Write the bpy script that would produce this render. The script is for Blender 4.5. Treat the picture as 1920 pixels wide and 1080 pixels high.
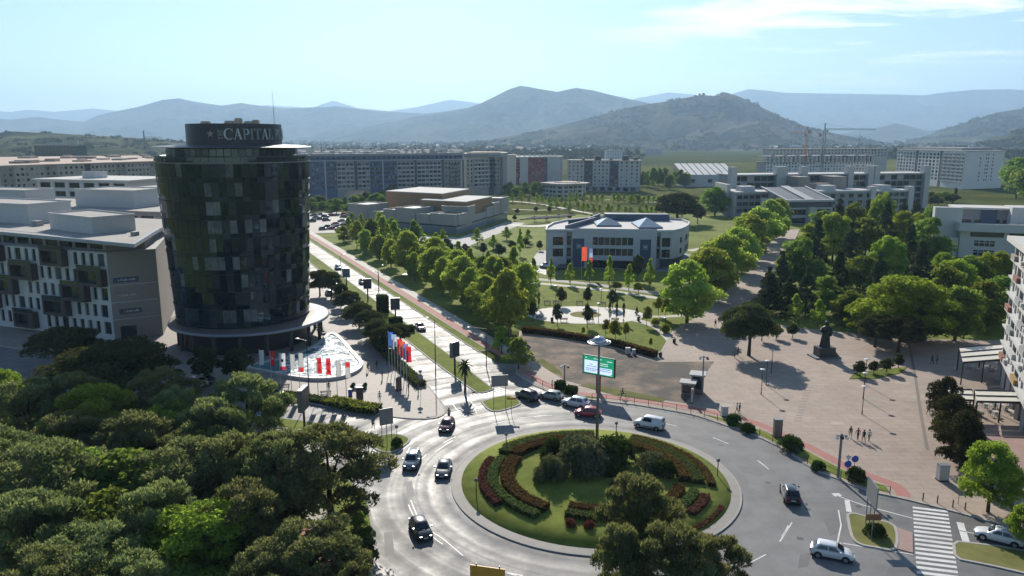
import bpy, math, random
import numpy as np
from mathutils import Vector, Matrix, geometry, noise as mnoise

scene = bpy.context.scene
for o in list(bpy.data.objects):
    bpy.data.objects.remove(o, do_unlink=True)
COL = scene.collection
R = math.radians
rnd = random.Random(7)
nrg = np.random.default_rng(11)

# ------------------------------------------------------------------ camera
F, CAM_H, HORIZON = 1420.0, 41.0, 261.0          # focal length and horizon row in photo pixels, height in metres
PITCH = math.atan((540 - HORIZON) / F)
CP, SP = math.cos(PITCH), math.sin(PITCH)
cam_d = bpy.data.cameras.new('camera')
cam = bpy.data.objects.new('camera', cam_d)
COL.objects.link(cam)
cam.location = (0, 0, CAM_H)
cam.rotation_euler = (math.pi / 2 - PITCH, 0, 0)
cam_d.sensor_width = 36.0
cam_d.lens = F / 1920 * 36.0
cam_d.clip_start, cam_d.clip_end = 0.5, 60000
scene.camera = cam

# ------------------------------------------------------------------ sky, sun, exposure
SUN_AZ, SUN_EL = R(-6.0), R(29.0)
SUN_STRENGTH, SKY_STRENGTH, EXPOSURE = 4.9, 0.082, 0.6
HAZE = 1.0 / 10500
world = bpy.data.worlds.new('World')
scene.world = world
world.use_nodes = True
wn, wl = world.node_tree.nodes, world.node_tree.links
wn.clear()
w_out = wn.new('ShaderNodeOutputWorld')
w_bg = wn.new('ShaderNodeBackground')
w_sky = wn.new('ShaderNodeTexSky')
w_sky.sky_type = 'NISHITA'
w_sky.sun_disc = False
w_sky.sun_elevation = SUN_EL
w_sky.sun_rotation = SUN_AZ
w_sky.altitude = 60
w_sky.air_density = 1.0
w_sky.dust_density = 0.25
w_sky.ozone_density = 2.0
w_bg.inputs['Strength'].default_value = SKY_STRENGTH
# clouds: thin wisps of a high layer, laid out on the sky dome (direction / height)
w_tc = wn.new('ShaderNodeTexCoord')
w_sep = wn.new('ShaderNodeSeparateXYZ')
wl.new(w_tc.outputs['Generated'], w_sep.inputs[0])
def wmath(op, a, b=None, c=None):
    n = wn.new('ShaderNodeMath'); n.operation = op
    for i, v in enumerate((a, b, c)):
        if v is None: continue
        if isinstance(v, (int, float)): n.inputs[i].default_value = v
        else: wl.new(v, n.inputs[i])
    return n.outputs[0]
zz = wmath('MAXIMUM', w_sep.outputs[2], 0.02)
zp = wmath('ADD', zz, 0.06)
cu = wmath('DIVIDE', w_sep.outputs[0], zp)
cv = wmath('DIVIDE', w_sep.outputs[1], zp)
w_comb = wn.new('ShaderNodeCombineXYZ')
wl.new(wmath('MULTIPLY', cu, 0.42), w_comb.inputs[0]); wl.new(wmath('MULTIPLY', cv, 0.62), w_comb.inputs[1])
w_noise = wn.new('ShaderNodeTexNoise')
w_noise.inputs['Scale'].default_value = 1.5
w_noise.inputs['Detail'].default_value = 9
w_noise.inputs['Roughness'].default_value = 0.62
w_noise.inputs['Distortion'].default_value = 0.35
w_map = wn.new('ShaderNodeMapping'); w_map.inputs['Location'].default_value = (3.15, 1.7, 0.4)
wl.new(w_comb.outputs[0], w_map.inputs[0]); wl.new(w_map.outputs[0], w_noise.inputs['Vector'])
w_ramp = wn.new('ShaderNodeMapRange')
w_ramp.inputs['From Min'].default_value = 0.53; w_ramp.inputs['From Max'].default_value = 0.64
wl.new(w_noise.outputs['Fac'], w_ramp.inputs[0])
w_side = wn.new('ShaderNodeMapRange')             # the cloud field lies over the right-hand half of the sky
w_side.inputs['From Min'].default_value = 0.08; w_side.inputs['From Max'].default_value = 0.30
wl.new(w_sep.outputs[0], w_side.inputs[0])
w_low = wn.new('ShaderNodeMapRange')
w_low.inputs['From Min'].default_value = 0.04; w_low.inputs['From Max'].default_value = 0.13
wl.new(w_sep.outputs[2], w_low.inputs[0])
w_fac = wmath('MULTIPLY', wmath('MULTIPLY', w_ramp.outputs[0], w_side.outputs[0]), w_low.outputs[0])
w_fac = wmath('MULTIPLY', w_fac, 0.9)
w_mix = wn.new('ShaderNodeMix'); w_mix.data_type = 'RGBA'
wl.new(w_fac, w_mix.inputs[0])
w_tint = wn.new('ShaderNodeMix'); w_tint.data_type = 'RGBA'; w_tint.blend_type = 'MULTIPLY'
w_tint.inputs[0].default_value = 1.0
wl.new(w_sky.outputs[0], w_tint.inputs[6]); w_tint.inputs[7].default_value = (0.90, 1.0, 1.04, 1)
wl.new(w_tint.outputs[2], w_mix.inputs[6])
w_mix.inputs[7].default_value = (14.0, 14.2, 14.5, 1)
wl.new(w_mix.outputs[2], w_bg.inputs['Color'])
wl.new(w_bg.outputs[0], w_out.inputs['Surface'])

sun_d = bpy.data.lights.new('sun', 'SUN')
sun_d.energy = SUN_STRENGTH
sun_d.angle = R(0.5)
sun_d.color = (1.0, 0.93, 0.82)
sun = bpy.data.objects.new('sun', sun_d)
COL.objects.link(sun)
to_sun = Vector((math.sin(SUN_AZ) * math.cos(SUN_EL), math.cos(SUN_AZ) * math.cos(SUN_EL), math.sin(SUN_EL)))
sun.rotation_euler = (-to_sun).to_track_quat('-Z', 'Y').to_euler()
sun.location = to_sun * 200

scene.view_settings.view_transform = 'Standard'
scene.view_settings.look = 'None'
scene.view_settings.gamma = 1.0
scene.view_settings.use_curve_mapping = False
scene.view_settings.exposure = EXPOSURE
scene.render.engine = 'CYCLES'
cy = scene.cycles
cy.max_bounces = 6; cy.diffuse_bounces = 2; cy.glossy_bounces = 3; cy.transmission_bounces = 4
cy.transparent_max_bounces = 8; cy.volume_bounces = 0
cy.caustics_reflective = False; cy.caustics_refractive = False
cy.sample_clamp_indirect = 4.0
cy.use_denoising = True
cy.use_adaptive_sampling = True

# ------------------------------------------------------------------ pixel -> place
def ray(x, y):
    u, v = (x - 960) / F, (y - 540) / F
    return Vector((u, CP - v * SP, -(SP + v * CP)))
def at(x, y, z=0.0):
    d = ray(x, y); t = (z - CAM_H) / d.z
    return Vector((d.x * t, d.y * t, z))
def at_y(x, y, Y):
    d = ray(x, y); t = Y / d.y
    return Vector((d.x * t, Y, CAM_H + d.z * t))
def depth(p):
    return p[1] * CP - (p[2] - CAM_H) * SP
def proj(p):
    zc = depth(p); yc = p[1] * SP + (p[2] - CAM_H) * CP
    return 960 + F * p[0] / zc, 540 - F * yc / zc
def P(pts, z=0.0):
    return [at(x, y, z) for x, y in pts]

# ------------------------------------------------------------------ materials
MATS = {}
def lin(c):
    return tuple((v / 12.92 if v <= 0.04045 else ((v + 0.055) / 1.055) ** 2.4) for v in c)
def mat(name, col, rough=0.75, var=0.18, scale=1.2, bump=0.0, bscale=None, metal=0.0, spec=0.4, col2=None, obj=False, emis=None, rand=0.0, band=0.35, joints=None):
    """procedural surface: base colour broken up by two sizes of noise, a little relief"""
    if name in MATS: return MATS[name]
    m = bpy.data.materials.new(name); m.use_nodes = True
    N, L = m.node_tree.nodes, m.node_tree.links
    b = N['Principled BSDF']
    b.inputs['Roughness'].default_value = rough
    b.inputs['Metallic'].default_value = metal
    b.inputs['Specular IOR Level'].default_value = spec
    if obj:
        tc = N.new('ShaderNodeTexCoord'); vec = tc.outputs['Object']
    else:
        g = N.new('ShaderNodeNewGeometry'); vec = g.outputs['Position']
    n1 = N.new('ShaderNodeTexNoise'); n1.inputs['Scale'].default_value = scale; n1.inputs['Detail'].default_value = 6; n1.inputs['Roughness'].default_value = 0.65
    L.new(vec, n1.inputs['Vector'])
    n2 = N.new('ShaderNodeTexNoise'); n2.inputs['Scale'].default_value = scale * 0.13; n2.inputs['Detail'].default_value = 3
    L.new(vec, n2.inputs['Vector'])
    add = N.new('ShaderNodeMath'); add.operation = 'ADD'
    L.new(n1.outputs[0], add.inputs[0]); L.new(n2.outputs[0], add.inputs[1])
    r = N.new('ShaderNodeMapRange'); r.inputs['From Min'].default_value = 1 - band; r.inputs['From Max'].default_value = 1 + band
    L.new(add.outputs[0], r.inputs[0])
    mx = N.new('ShaderNodeMix'); mx.data_type = 'RGBA'
    L.new(r.outputs[0], mx.inputs[0])
    lo = tuple(c * (1 - var) for c in col[:3]) + (1,)
    hi = tuple(min(c * (1 + var), 0.95) for c in col[:3]) + (1,) if col2 is None else tuple(col2[:3]) + (1,)
    mx.inputs[6].default_value = lo; mx.inputs[7].default_value = hi
    out = mx.outputs[2]
    if joints:                                        # paving joints: (slab length, slab width, joint)
        bk = N.new('ShaderNodeTexBrick'); bk.inputs['Scale'].default_value = 1.0; bk.inputs['Brick Width'].default_value = joints[0]; bk.inputs['Row Height'].default_value = joints[1]; bk.inputs['Mortar Size'].default_value = joints[2]; bk.inputs['Mortar Smooth'].default_value = 0.3
        bk.inputs['Color1'].default_value = (1, 1, 1, 1); bk.inputs['Color2'].default_value = (0.90, 0.90, 0.89, 1); bk.inputs['Mortar'].default_value = (0.72, 0.71, 0.70, 1)
        L.new(vec, bk.inputs['Vector']); mj = N.new('ShaderNodeMix'); mj.data_type = 'RGBA'; mj.blend_type = 'MULTIPLY'; mj.inputs[0].default_value = 1.0
        L.new(out, mj.inputs[6]); L.new(bk.outputs['Color'], mj.inputs[7]); out = mj.outputs[2]
    if rand:
        oi = N.new('ShaderNodeObjectInfo')
        hs = N.new('ShaderNodeHueSaturation')
        rr = N.new('ShaderNodeMapRange'); rr.inputs['To Min'].default_value = 1 - rand; rr.inputs['To Max'].default_value = 1 + rand
        L.new(oi.outputs['Random'], rr.inputs[0]); L.new(rr.outputs[0], hs.inputs['Value']); L.new(out, hs.inputs['Color'])
        out = hs.outputs[0]
    L.new(out, b.inputs['Base Color'])
    if bump:
        bp = N.new('ShaderNodeBump'); bp.inputs['Strength'].default_value = bump; bp.inputs['Distance'].default_value = 0.05
        n3 = N.new('ShaderNodeTexNoise'); n3.inputs['Scale'].default_value = bscale or scale * 6; n3.inputs['Detail'].default_value = 4
        L.new(vec, n3.inputs['Vector']); L.new(n3.outputs[0], bp.inputs['Height']); L.new(bp.outputs[0], b.inputs['Normal'])
    if emis:
        b.inputs['Emission Color'].default_value = tuple(emis[:3]) + (1,); b.inputs['Emission Strength'].default_value = emis[3]
    MATS[name] = m
    return m
def glass(name, col=(0.015, 0.02, 0.022), rough=0.06, ior=1.6, rand=0.0):
    if name in MATS: return MATS[name]
    m = mat(name, col, rough=rough, var=0.25, scale=0.4, spec=0.5, rand=rand)
    m.node_tree.nodes['Principled BSDF'].inputs['IOR'].default_value = ior
    return m
def leaf_mat(name, col, col2, trans=0.45, rand=0.16, scale=0.5, tint=True):
    """two-sided leaf: diffuse + translucent so back-lit crowns glow; colour varies through the crown and from tree to tree"""
    if name in MATS: return MATS[name]
    m = bpy.data.materials.new(name); m.use_nodes = True
    N, L = m.node_tree.nodes, m.node_tree.links
    N.clear()
    out = N.new('ShaderNodeOutputMaterial')
    tc = N.new('ShaderNodeTexCoord'); oi = N.new('ShaderNodeObjectInfo')
    n1 = N.new('ShaderNodeTexNoise'); n1.inputs['Scale'].default_value = scale; n1.inputs['Detail'].default_value = 5; n1.inputs['Roughness'].default_value = 0.7
    L.new(tc.outputs['Object'], n1.inputs['Vector'])
    r = N.new('ShaderNodeMapRange'); r.inputs['From Min'].default_value = 0.32; r.inputs['From Max'].default_value = 0.68
    L.new(n1.outputs[0], r.inputs[0])
    mx = N.new('ShaderNodeMix'); mx.data_type = 'RGBA'
    L.new(r.outputs[0], mx.inputs[0]); mx.inputs[6].default_value = tuple(col) + (1,); mx.inputs[7].default_value = tuple(col2) + (1,)
    hs = N.new('ShaderNodeHueSaturation')
    rr = N.new('ShaderNodeMapRange'); rr.inputs['To Min'].default_value = 1 - rand; rr.inputs['To Max'].default_value = 1 + rand
    rh = N.new('ShaderNodeMapRange'); rh.inputs['To Min'].default_value = 0.5 - rand * 0.09; rh.inputs['To Max'].default_value = 0.5 + rand * 0.09
    L.new(oi.outputs['Random'], rr.inputs[0]); L.new(oi.outputs['Random'], rh.inputs[0])
    L.new(rr.outputs[0], hs.inputs['Value']); L.new(rh.outputs[0], hs.inputs['Hue']); L.new(mx.outputs[2], hs.inputs['Color'])
    d = N.new('ShaderNodeBsdfDiffuse'); t = N.new('ShaderNodeBsdfTranslucent')
    L.new(hs.outputs[0], d.inputs[0])
    tm = N.new('ShaderNodeMix'); tm.data_type = 'RGBA'; tm.blend_type = 'MULTIPLY'; tm.inputs[0].default_value = 1.0
    L.new(hs.outputs[0], tm.inputs[6]); tm.inputs[7].default_value = (2.5 * trans, 2.35 * trans, 1.5 * trans, 1) if tint else (1, 1, 1, 1)
    L.new(tm.outputs[2], t.inputs[0])
    ms = N.new('ShaderNodeAddShader')                 # a leaf both reflects and lets light through
    L.new(d.outputs[0], ms.inputs[0]); L.new(t.outputs[0], ms.inputs[1])
    L.new(ms.outputs[0], out.inputs['Surface'])
    MATS[name] = m
    return m

# ------------------------------------------------------------------ mesh collector and scene helpers
class MB:
    def __init__(s): s.v, s.f, s.m = [], [], []
    def add(s, vs, fs, mi=0):
        n = len(s.v); s.v += [tuple(v) for v in vs]
        for f in fs: s.f.append(tuple(i + n for i in f)); s.m.append(mi)
        return s
    def quad(s, a, b, c, d, mi=0): return s.add((a, b, c, d), ((0, 1, 2, 3),), mi)
    def box(s, x0, x1, y0, y1, z0, z1, mi=0):
        return s.add([(x0, y0, z0), (x1, y0, z0), (x1, y1, z0), (x0, y1, z0), (x0, y0, z1), (x1, y0, z1), (x1, y1, z1), (x0, y1, z1)],
                     [(0, 3, 2, 1), (4, 5, 6, 7), (0, 1, 5, 4), (1, 2, 6, 5), (2, 3, 7, 6), (3, 0, 4, 7)], mi)
    def bar(s, a, b, w, h=None, mi=0):
        """square bar from a to b"""
        a, b = Vector(a), Vector(b); d = (b - a).normalized(); h = h or w
        up = Vector((0, 0, 1)) if abs(d.z) < 0.95 else Vector((0, 1, 0))
        x = d.cross(up).normalized() * w / 2; y = x.cross(d).normalized() * h / 2
        vs = [p + q for p in (a, b) for q in (-x - y, x - y, x + y, -x + y)]
        return s.add(vs, [(0, 3, 2, 1), (4, 5, 6, 7), (0, 1, 5, 4), (1, 2, 6, 5), (2, 3, 7, 6), (3, 0, 4, 7)], mi)
    def tube(s, pts, rads, n=8, mi=0, cap=True):
        """round tapering tube through points"""
        base = len(s.v); k = len(pts)
        pts = [Vector(p) for p in pts]
        if isinstance(rads, (int, float)): rads = [rads] * k
        for i, p in enumerate(pts):
            d = (pts[min(i + 1, k - 1)] - pts[max(i - 1, 0)])
            d = d.normalized() if d.length > 1e-6 else Vector((0, 0, 1))
            up = Vector((0, 0, 1)) if abs(d.z) < 0.95 else Vector((1, 0, 0))
            x = d.cross(up).normalized(); y = x.cross(d).normalized()
            for j in range(n):
                a = 2 * math.pi * j / n
                s.v.append(tuple(p + (x * math.cos(a) + y * math.sin(a)) * rads[i]))
        for i in range(k - 1):
            for j in range(n):
                q = (j + 1) % n
                s.f.append((base + i * n + j, base + i * n + q, base + (i + 1) * n + q, base + (i + 1) * n + j)); s.m.append(mi)
        if cap:
            s.f.append(tuple(base + j for j in range(n))[::-1]); s.m.append(mi)
            s.f.append(tuple(base + (k - 1) * n + j for j in range(n))); s.m.append(mi)
        return s
    def lathe(s, prof, n=24, c=(0, 0), mi=0, a0=0.0, a1=2 * math.pi):
        """profile [(radius, z)] turned about a vertical axis"""
        base = len(s.v); full = abs(a1 - a0 - 2 * math.pi) < 1e-6; m = n if full else n + 1
        for r, z in prof:
            for j in range(m):
                a = a0 + (a1 - a0) * j / n
                s.v.append((c[0] + r * math.cos(a), c[1] + r * math.sin(a), z))
        for i in range(len(prof) - 1):
            for j in range(n):
                q = (j + 1) % m
                s.f.append((base + i * m + j, base + i * m + q, base + (i + 1) * m + q, base + (i + 1) * m + j)); s.m.append(mi)
        return s
    def prism(s, poly, z0, z1, mi=0, top=None):
        """vertical prism over a polygon (any winding)"""
        poly = [(p[0], p[1]) for p in poly]
        ar = sum(a[0] * b[1] - b[0] * a[1] for a, b in zip(poly, poly[1:] + poly[:1]))
        if ar < 0: poly = poly[::-1]
        n = len(poly); base = len(s.v)
        s.v += [(x, y, z0) for x, y in poly] + [(x, y, z1) for x, y in poly]
        for i in range(n):
            j = (i + 1) % n
            s.f.append((base + i, base + j, base + n + j, base + n + i)); s.m.append(mi)
        for t in geometry.tessellate_polygon([[Vector((x, y, 0)) for x, y in poly]]):
            a, b, c = t
            (x0, y0), (x1, y1), (x2, y2) = poly[a], poly[b], poly[c]
            if (x1 - x0) * (y2 - y0) - (x2 - x0) * (y1 - y0) < 0: b, c = c, b
            s.f.append((base + n + a, base + n + b, base + n + c)); s.m.append(mi if top is None else top)
        return s
    def ribbon(s, pts, width, z0, z1, closed=False, mi=0, off=0.0):
        """mitred strip of the given width along a polyline, from z0 up to z1"""
        pts = [Vector((p[0], p[1])) for p in pts]; n = len(pts); L, Rr = [], []
        for i, p in enumerate(pts):
            a = pts[i - 1] if (i > 0 or closed) else None
            b = pts[(i + 1) % n] if (i < n - 1 or closed) else None
            ds = [(p - a).normalized()] if a is not None else []
            if b is not None: ds.append((b - p).normalized())
            d = sum(ds, Vector((0, 0)))
            d = d.normalized() if d.length > 1e-6 else ds[0]
            nn = Vector((d.y, -d.x))
            k = 1 / max(0.45, nn.dot(Vector((ds[0].y, -ds[0].x))))
            L.append(p + nn * (off - width / 2) * k); Rr.append(p + nn * (off + width / 2) * k)
        base = len(s.v)
        for i in range(n):
            for q, z in ((L[i], z0), (Rr[i], z0), (Rr[i], z1), (L[i], z1)): s.v.append((q.x, q.y, z))
        for i in range(n if closed else n - 1):
            a = base + i * 4; b = base + ((i + 1) % n) * 4
            for j, k in ((0, 3), (3, 2), (2, 1)):
                s.f.append((a + j, b + j, b + k, a + k)); s.m.append(mi)
        if not closed and n > 1:
            s.f.append((base, base + 3, base + 2, base + 1)); s.m.append(mi)
            e = base + (n - 1) * 4; s.f.append((e, e + 1, e + 2, e + 3)); s.m.append(mi)
        return s
    def mesh(s, name, mats, smooth=False):
        me = bpy.data.meshes.new(name)
        me.from_pydata(s.v, [], s.f)
        for m in (mats if isinstance(mats, (list, tuple)) else [mats]): me.materials.append(m)
        if any(s.m): me.polygons.foreach_set('material_index', s.m)
        if smooth: me.polygons.foreach_set('use_smooth', [True] * len(s.f))
        me.update()
        return me
    def build(s, name, mats, parent=None, loc=(0, 0, 0), rz=0.0, smooth=False):
        return link(name, s.mesh(name, mats, smooth), parent, loc, rz)
def link(name, me, parent=None, loc=(0, 0, 0), rz=0.0):
    o = bpy.data.objects.new(name, me)
    COL.objects.link(o); o.location = loc
    if rz: o.rotation_euler = (0, 0, rz)
    if parent is not None: o.parent = parent
    return o
def tag(o, label=None, cat=None, group=None, kind=None):
    if label: o['label'] = label
    if cat: o['category'] = cat
    if group: o['group'] = group
    if kind: o['kind'] = kind
    return o
def thing(name, label, cat, loc=(0, 0, 0), rz=0.0, group=None):
    o = link(name, None, None, loc, rz); o.empty_display_size = 0.3
    return tag(o, label, cat, group)
def copy_tree(o, parent=None):
    c = o.copy(); COL.objects.link(c)
    if parent is not None: c.parent = parent
    for ch in o.children: copy_tree(ch, c)
    return c
def smooth_curve(pts, k=6):
    """Catmull-Rom through 2-D/3-D points"""
    pts = [Vector(p) for p in pts]; out = []
    for i in range(len(pts) - 1):
        p0, p1, p2, p3 = pts[max(i - 1, 0)], pts[i], pts[i + 1], pts[min(i + 2, len(pts) - 1)]
        for j in range(k):
            t = j / k
            out.append(0.5 * ((2 * p1) + (p2 - p0) * t + (2 * p0 - 5 * p1 + 4 * p2 - p3) * t * t + (3 * p1 - p0 - 3 * p2 + p3) * t ** 3))
    out.append(pts[-1])
    return out
def arc(c, r, a0, a1, n=40):
    return [(c[0] + r * math.cos(R(a0 + (a1 - a0) * i / n)), c[1] + r * math.sin(R(a0 + (a1 - a0) * i / n))) for i in range(n + 1)]

# palette
M_ASPHALT = mat('asphalt', (0.162, 0.158, 0.154), rough=0.55, var=0.26, scale=0.35, bump=0.15, bscale=9, spec=0.20, band=0.25)
M_PAVE = mat('paving', (0.335, 0.262, 0.212), rough=0.8, var=0.20, scale=0.45, bump=0.1, joints=(2.4, 1.2, 0.05))
M_PAVE_L = mat('pale_paving', (0.42, 0.385, 0.33), rough=0.8, var=0.12, scale=0.6)
M_PAVE_T = mat('tower_paving', (0.29, 0.25, 0.215), rough=0.7, var=0.16, scale=0.6, joints=(1.6, 0.8, 0.04))
M_KERB = mat('kerb_stone', (0.36, 0.34, 0.31), rough=0.85, var=0.16, scale=1.5)
M_GRASS = mat('lawn', (0.138, 0.182, 0.026), rough=0.95, var=0.32, scale=0.5, bump=0.5, bscale=14, spec=0.1, col2=(0.215, 0.24, 0.05), band=0.25)
M_DRYGRASS = mat('rough_grass', (0.125, 0.145, 0.036), rough=0.95, var=0.25, scale=0.25, bump=0.5, bscale=9, spec=0.1, col2=(0.21, 0.195, 0.07), band=0.2)
M_DIRT = mat('gravel_lot', (0.135, 0.118, 0.100), rough=0.95, var=0.4, band=0.13, scale=0.22, bump=0.3, bscale=8, col2=(0.25, 0.178, 0.122))
M_RED = mat('red_lane', (0.36, 0.15, 0.125), rough=0.85, var=0.15, scale=1.2)
M_WHITE = mat('road_paint', (0.62, 0.61, 0.58), rough=0.6, var=0.22, scale=2.5)
M_CONC = mat('concrete', (0.34, 0.33, 0.31), rough=0.85, var=0.15, scale=0.9)
M_STEEL = mat('grey_steel', (0.24, 0.25, 0.26), rough=0.45, var=0.1, metal=0.6)
M_DARK = mat('dark_metal', (0.03, 0.032, 0.035), rough=0.5, var=0.15)
M_POLE = mat('pole_grey', (0.20, 0.205, 0.21), rough=0.5, var=0.12, metal=0.3)
M_GLASSD = glass('dark_glass')
def wear_asphalt():
    """tyre-polished bands round the roundabout and old patches: they change gloss and tone of the asphalt"""
    N, L = M_ASPHALT.node_tree.nodes, M_ASPHALT.node_tree.links
    g = N.new('ShaderNodeNewGeometry'); d = N.new('ShaderNodeVectorMath'); d.operation = 'DISTANCE'; d.inputs[1].default_value = (10.0, 86.4, 0)
    L.new(g.outputs['Position'], d.inputs[0])
    n = N.new('ShaderNodeTexNoise'); n.noise_dimensions = '1D'; n.inputs['Scale'].default_value = 0.42; n.inputs['Detail'].default_value = 3
    L.new(d.outputs['Value'], n.inputs['W'])
    n2 = N.new('ShaderNodeTexNoise'); n2.inputs['Scale'].default_value = 0.22; n2.inputs['Detail'].default_value = 8; n2.inputs['Roughness'].default_value = 0.7
    L.new(g.outputs['Position'], n2.inputs['Vector'])
    a = N.new('ShaderNodeMath'); a.operation = 'ADD'; L.new(n.outputs[0], a.inputs[0]); L.new(n2.outputs[0], a.inputs[1])
    r = N.new('ShaderNodeMapRange'); r.inputs['From Min'].default_value = 0.75; r.inputs['From Max'].default_value = 1.25; r.inputs['To Min'].default_value = 0.47; r.inputs['To Max'].default_value = 0.72
    L.new(a.outputs[0], r.inputs[0]); L.new(r.outputs[0], N['Principled BSDF'].inputs['Roughness'])
wear_asphalt()

# ================================================================== terrain
def field_material():
    m = mat('plain', (0.085, 0.105, 0.035), rough=1.0, var=0.3, scale=0.02, spec=0.0, band=0.2, col2=(0.15, 0.155, 0.06))
    return m
gm = MB(); GX = 19000; GY0, GY1 = -900, 19500
gm.quad((-GX, GY0, 0), (GX, GY0, 0), (GX, GY1, 0), (-GX, GY1, 0))
tag(gm.build('ground', field_material()), kind='structure')

def ridge(name, D, prof, col, col2, front=0.72, back=1.12, step=5, rough=1.0, seed=0, crag=0.05):
    """one hill or mountain chain: crest given by its outline, real slopes in front and behind"""
    xs = np.arange(prof[0][0], prof[-1][0] + 1, step)
    ys = np.interp(xs, [p[0] for p in prof], [p[1] for p in prof])
    # small crest irregularities
    rows = [(front + (1 - front) * t, t) for t in np.linspace(0, 1, 40)] + [(1 + (back - 1) * t, 1 - t) for t in (0.35, 0.7, 1.0)]
    nx = len(xs); V = []
    for fi, (f, hgt) in enumerate(rows):
        for i, x in enumerate(xs):
            u = (x - 960) / F
            top = max(0.0, CAM_H + D * (HORIZON - ys[i]) / F * 1.0)
            Y = D * f; X = u * Y / CP * 1.0
            q = Vector((X / (D * 0.045), Y / (D * 0.045), seed * 7.3))
            n = mnoise.fractal(q, 0.9, 2.1, 6)
            gul = abs(mnoise.noise(Vector((X / (D * 0.03), Y / (D * 0.11), seed * 3.1))))
            if hgt >= 0.999: h = top * (1 + 0.012 * n)
            else:
                s = hgt ** (1.25 - 0.35 * mnoise.noise(Vector((X / (D * 0.12), seed, 2.2))))
                h = top * s * (1 + 0.30 * rough * n * (1 - hgt) ** 0.5) - top * 0.26 * rough * gul * math.sin(math.pi * hgt)
            V.append((X, Y, max(h, -3.0) if hgt > 0.001 else -3.0))
    Fs = []
    for r_ in range(len(rows) - 1):
        for i in range(nx - 1):
            a = r_ * nx + i
            Fs.append((a, a + 1, a + nx + 1, a + nx))
    b = MB(); b.v = V; b.f = Fs; b.m = [0] * len(Fs)
    m = mat(name + '_cover_%d' % seed, col, rough=1.0, var=0.6, scale=120.0 / D, spec=0.0, col2=col2, band=0.16)
    RIDGES.append((D, b.v, nx)); return tag(b.build(name, m, smooth=True), kind='structure')
RIDGES = []
G1, G2 = (0.050, 0.062, 0.034), (0.115, 0.112, 0.075)
ridge('mountain_range', 15500, [(-260, 213), (-60, 209), (0, 208), (60, 212), (90, 208), (140, 212), (210, 206), (265, 211), (290, 204), (330, 214), (430, 214), (520, 200), (600, 205), (640, 192), (685, 205), (740, 210), (790, 203), (850, 190), (900, 196), (960, 214), (1100, 220), (1185, 187), (1240, 178), (1290, 182), (1390, 214), (1600, 226), (2200, 232)], G1, G2, seed=1, front=0.8, back=1.08)
ridge('mountain_range', 12500, [(1180, 236), (1290, 205), (1335, 186), (1380, 172), (1410, 174), (1450, 178), (1560, 180), (1640, 181), (1700, 182), (1740, 177), (1790, 172), (1850, 171), (1890, 175), (1960, 176), (2200, 186)], G1, G2, seed=2, front=0.76)
ridge('mountain_range', 9000, [(-260, 226), (-60, 224), (0, 222), (60, 226), (110, 221), (140, 225), (190, 230), (220, 217), (290, 203), (335, 191), (365, 188), (400, 195), (440, 201), (475, 196), (510, 201), (560, 206), (645, 202), (700, 209), (800, 215), (880, 207), (960, 214), (1060, 232), (1160, 248), (1240, 262)], G1, G2, seed=3)
ridge('mountain_peak', 7200, [(640, 252), (740, 230), (810, 216), (880, 205), (905, 196), (930, 184), (955, 172), (975, 166), (1000, 170), (1040, 176), (1075, 169), (1105, 174), (1130, 180), (1180, 191), (1230, 202), (1300, 216), (1400, 238), (1490, 262)], G1, G2, seed=4)
ridge('low_hill', 7600, [(1500, 262), (1560, 250), (1610, 243), (1650, 232), (1700, 244), (1760, 256), (1800, 262)], G1, G2, seed=5)
ridge('hill', 4200, [(850, 270), (920, 262), (960, 255), (1040, 238), (1100, 223), (1160, 206), (1215, 196), (1270, 187), (1295, 182), (1322, 183), (1340, 177), (1362, 183), (1400, 200), (1440, 219), (1490, 238), (1540, 250), (1580, 258), (1640, 268)], (0.052, 0.066, 0.032), (0.13, 0.115, 0.075), seed=6, rough=1.25, front=0.66)
ridge('hill', 4800, [(1670, 266), (1720, 250), (1760, 236), (1800, 223), (1830, 213), (1870, 207), (1920, 203), (2000, 199), (2200, 196)], (0.05, 0.066, 0.032), (0.11, 0.11, 0.06), seed=7)
ridge('hill', 2700, [(1800, 268), (1850, 254), (1880, 241), (1920, 223), (1980, 204), (2200, 180)], (0.045, 0.062, 0.026), (0.09, 0.10, 0.05), seed=8)
ridge('hill', 2000, [(-300, 256), (-60, 258), (0, 258), (25, 252), (60, 247), (130, 250), (200, 254), (270, 258), (340, 263), (420, 268), (520, 276)], (0.05, 0.07, 0.026), (0.12, 0.12, 0.055), seed=9, rough=0.7, front=0.5)

# ------------------------------------------------------------------ roads and pavings
BA = R(24.8); BD = Vector((-math.sin(BA), math.cos(BA))); BN = Vector((math.cos(BA), math.sin(BA)))
def BV(s, t): return BD * s + BN * t
RC = Vector((10.0, 86.4)); R_IN, R_OUT = 17.2, 28.2

def sheet(name, pts, z, m, **kw):
    b = MB(); b.prism(pts, z - 0.6, z)
    return tag(b.build(name, m), kind='structure')
def slab(name, pts, m, h=0.12, kerb=True, kerbw=0.28, closed=True):
    o = sheet(name, pts, h, m)
    if kerb:
        ar = sum(a[0] * b[1] - b[0] * a[1] for a, b in zip(pts, pts[1:] + pts[:1]))
        q = list(pts) if ar > 0 else list(pts)[::-1]
        k = MB(); k.ribbon(q, kerbw, -0.3, h + 0.02, closed=True, off=0.0)
        k.build('kerb', M_KERB, o)
    return o

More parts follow.
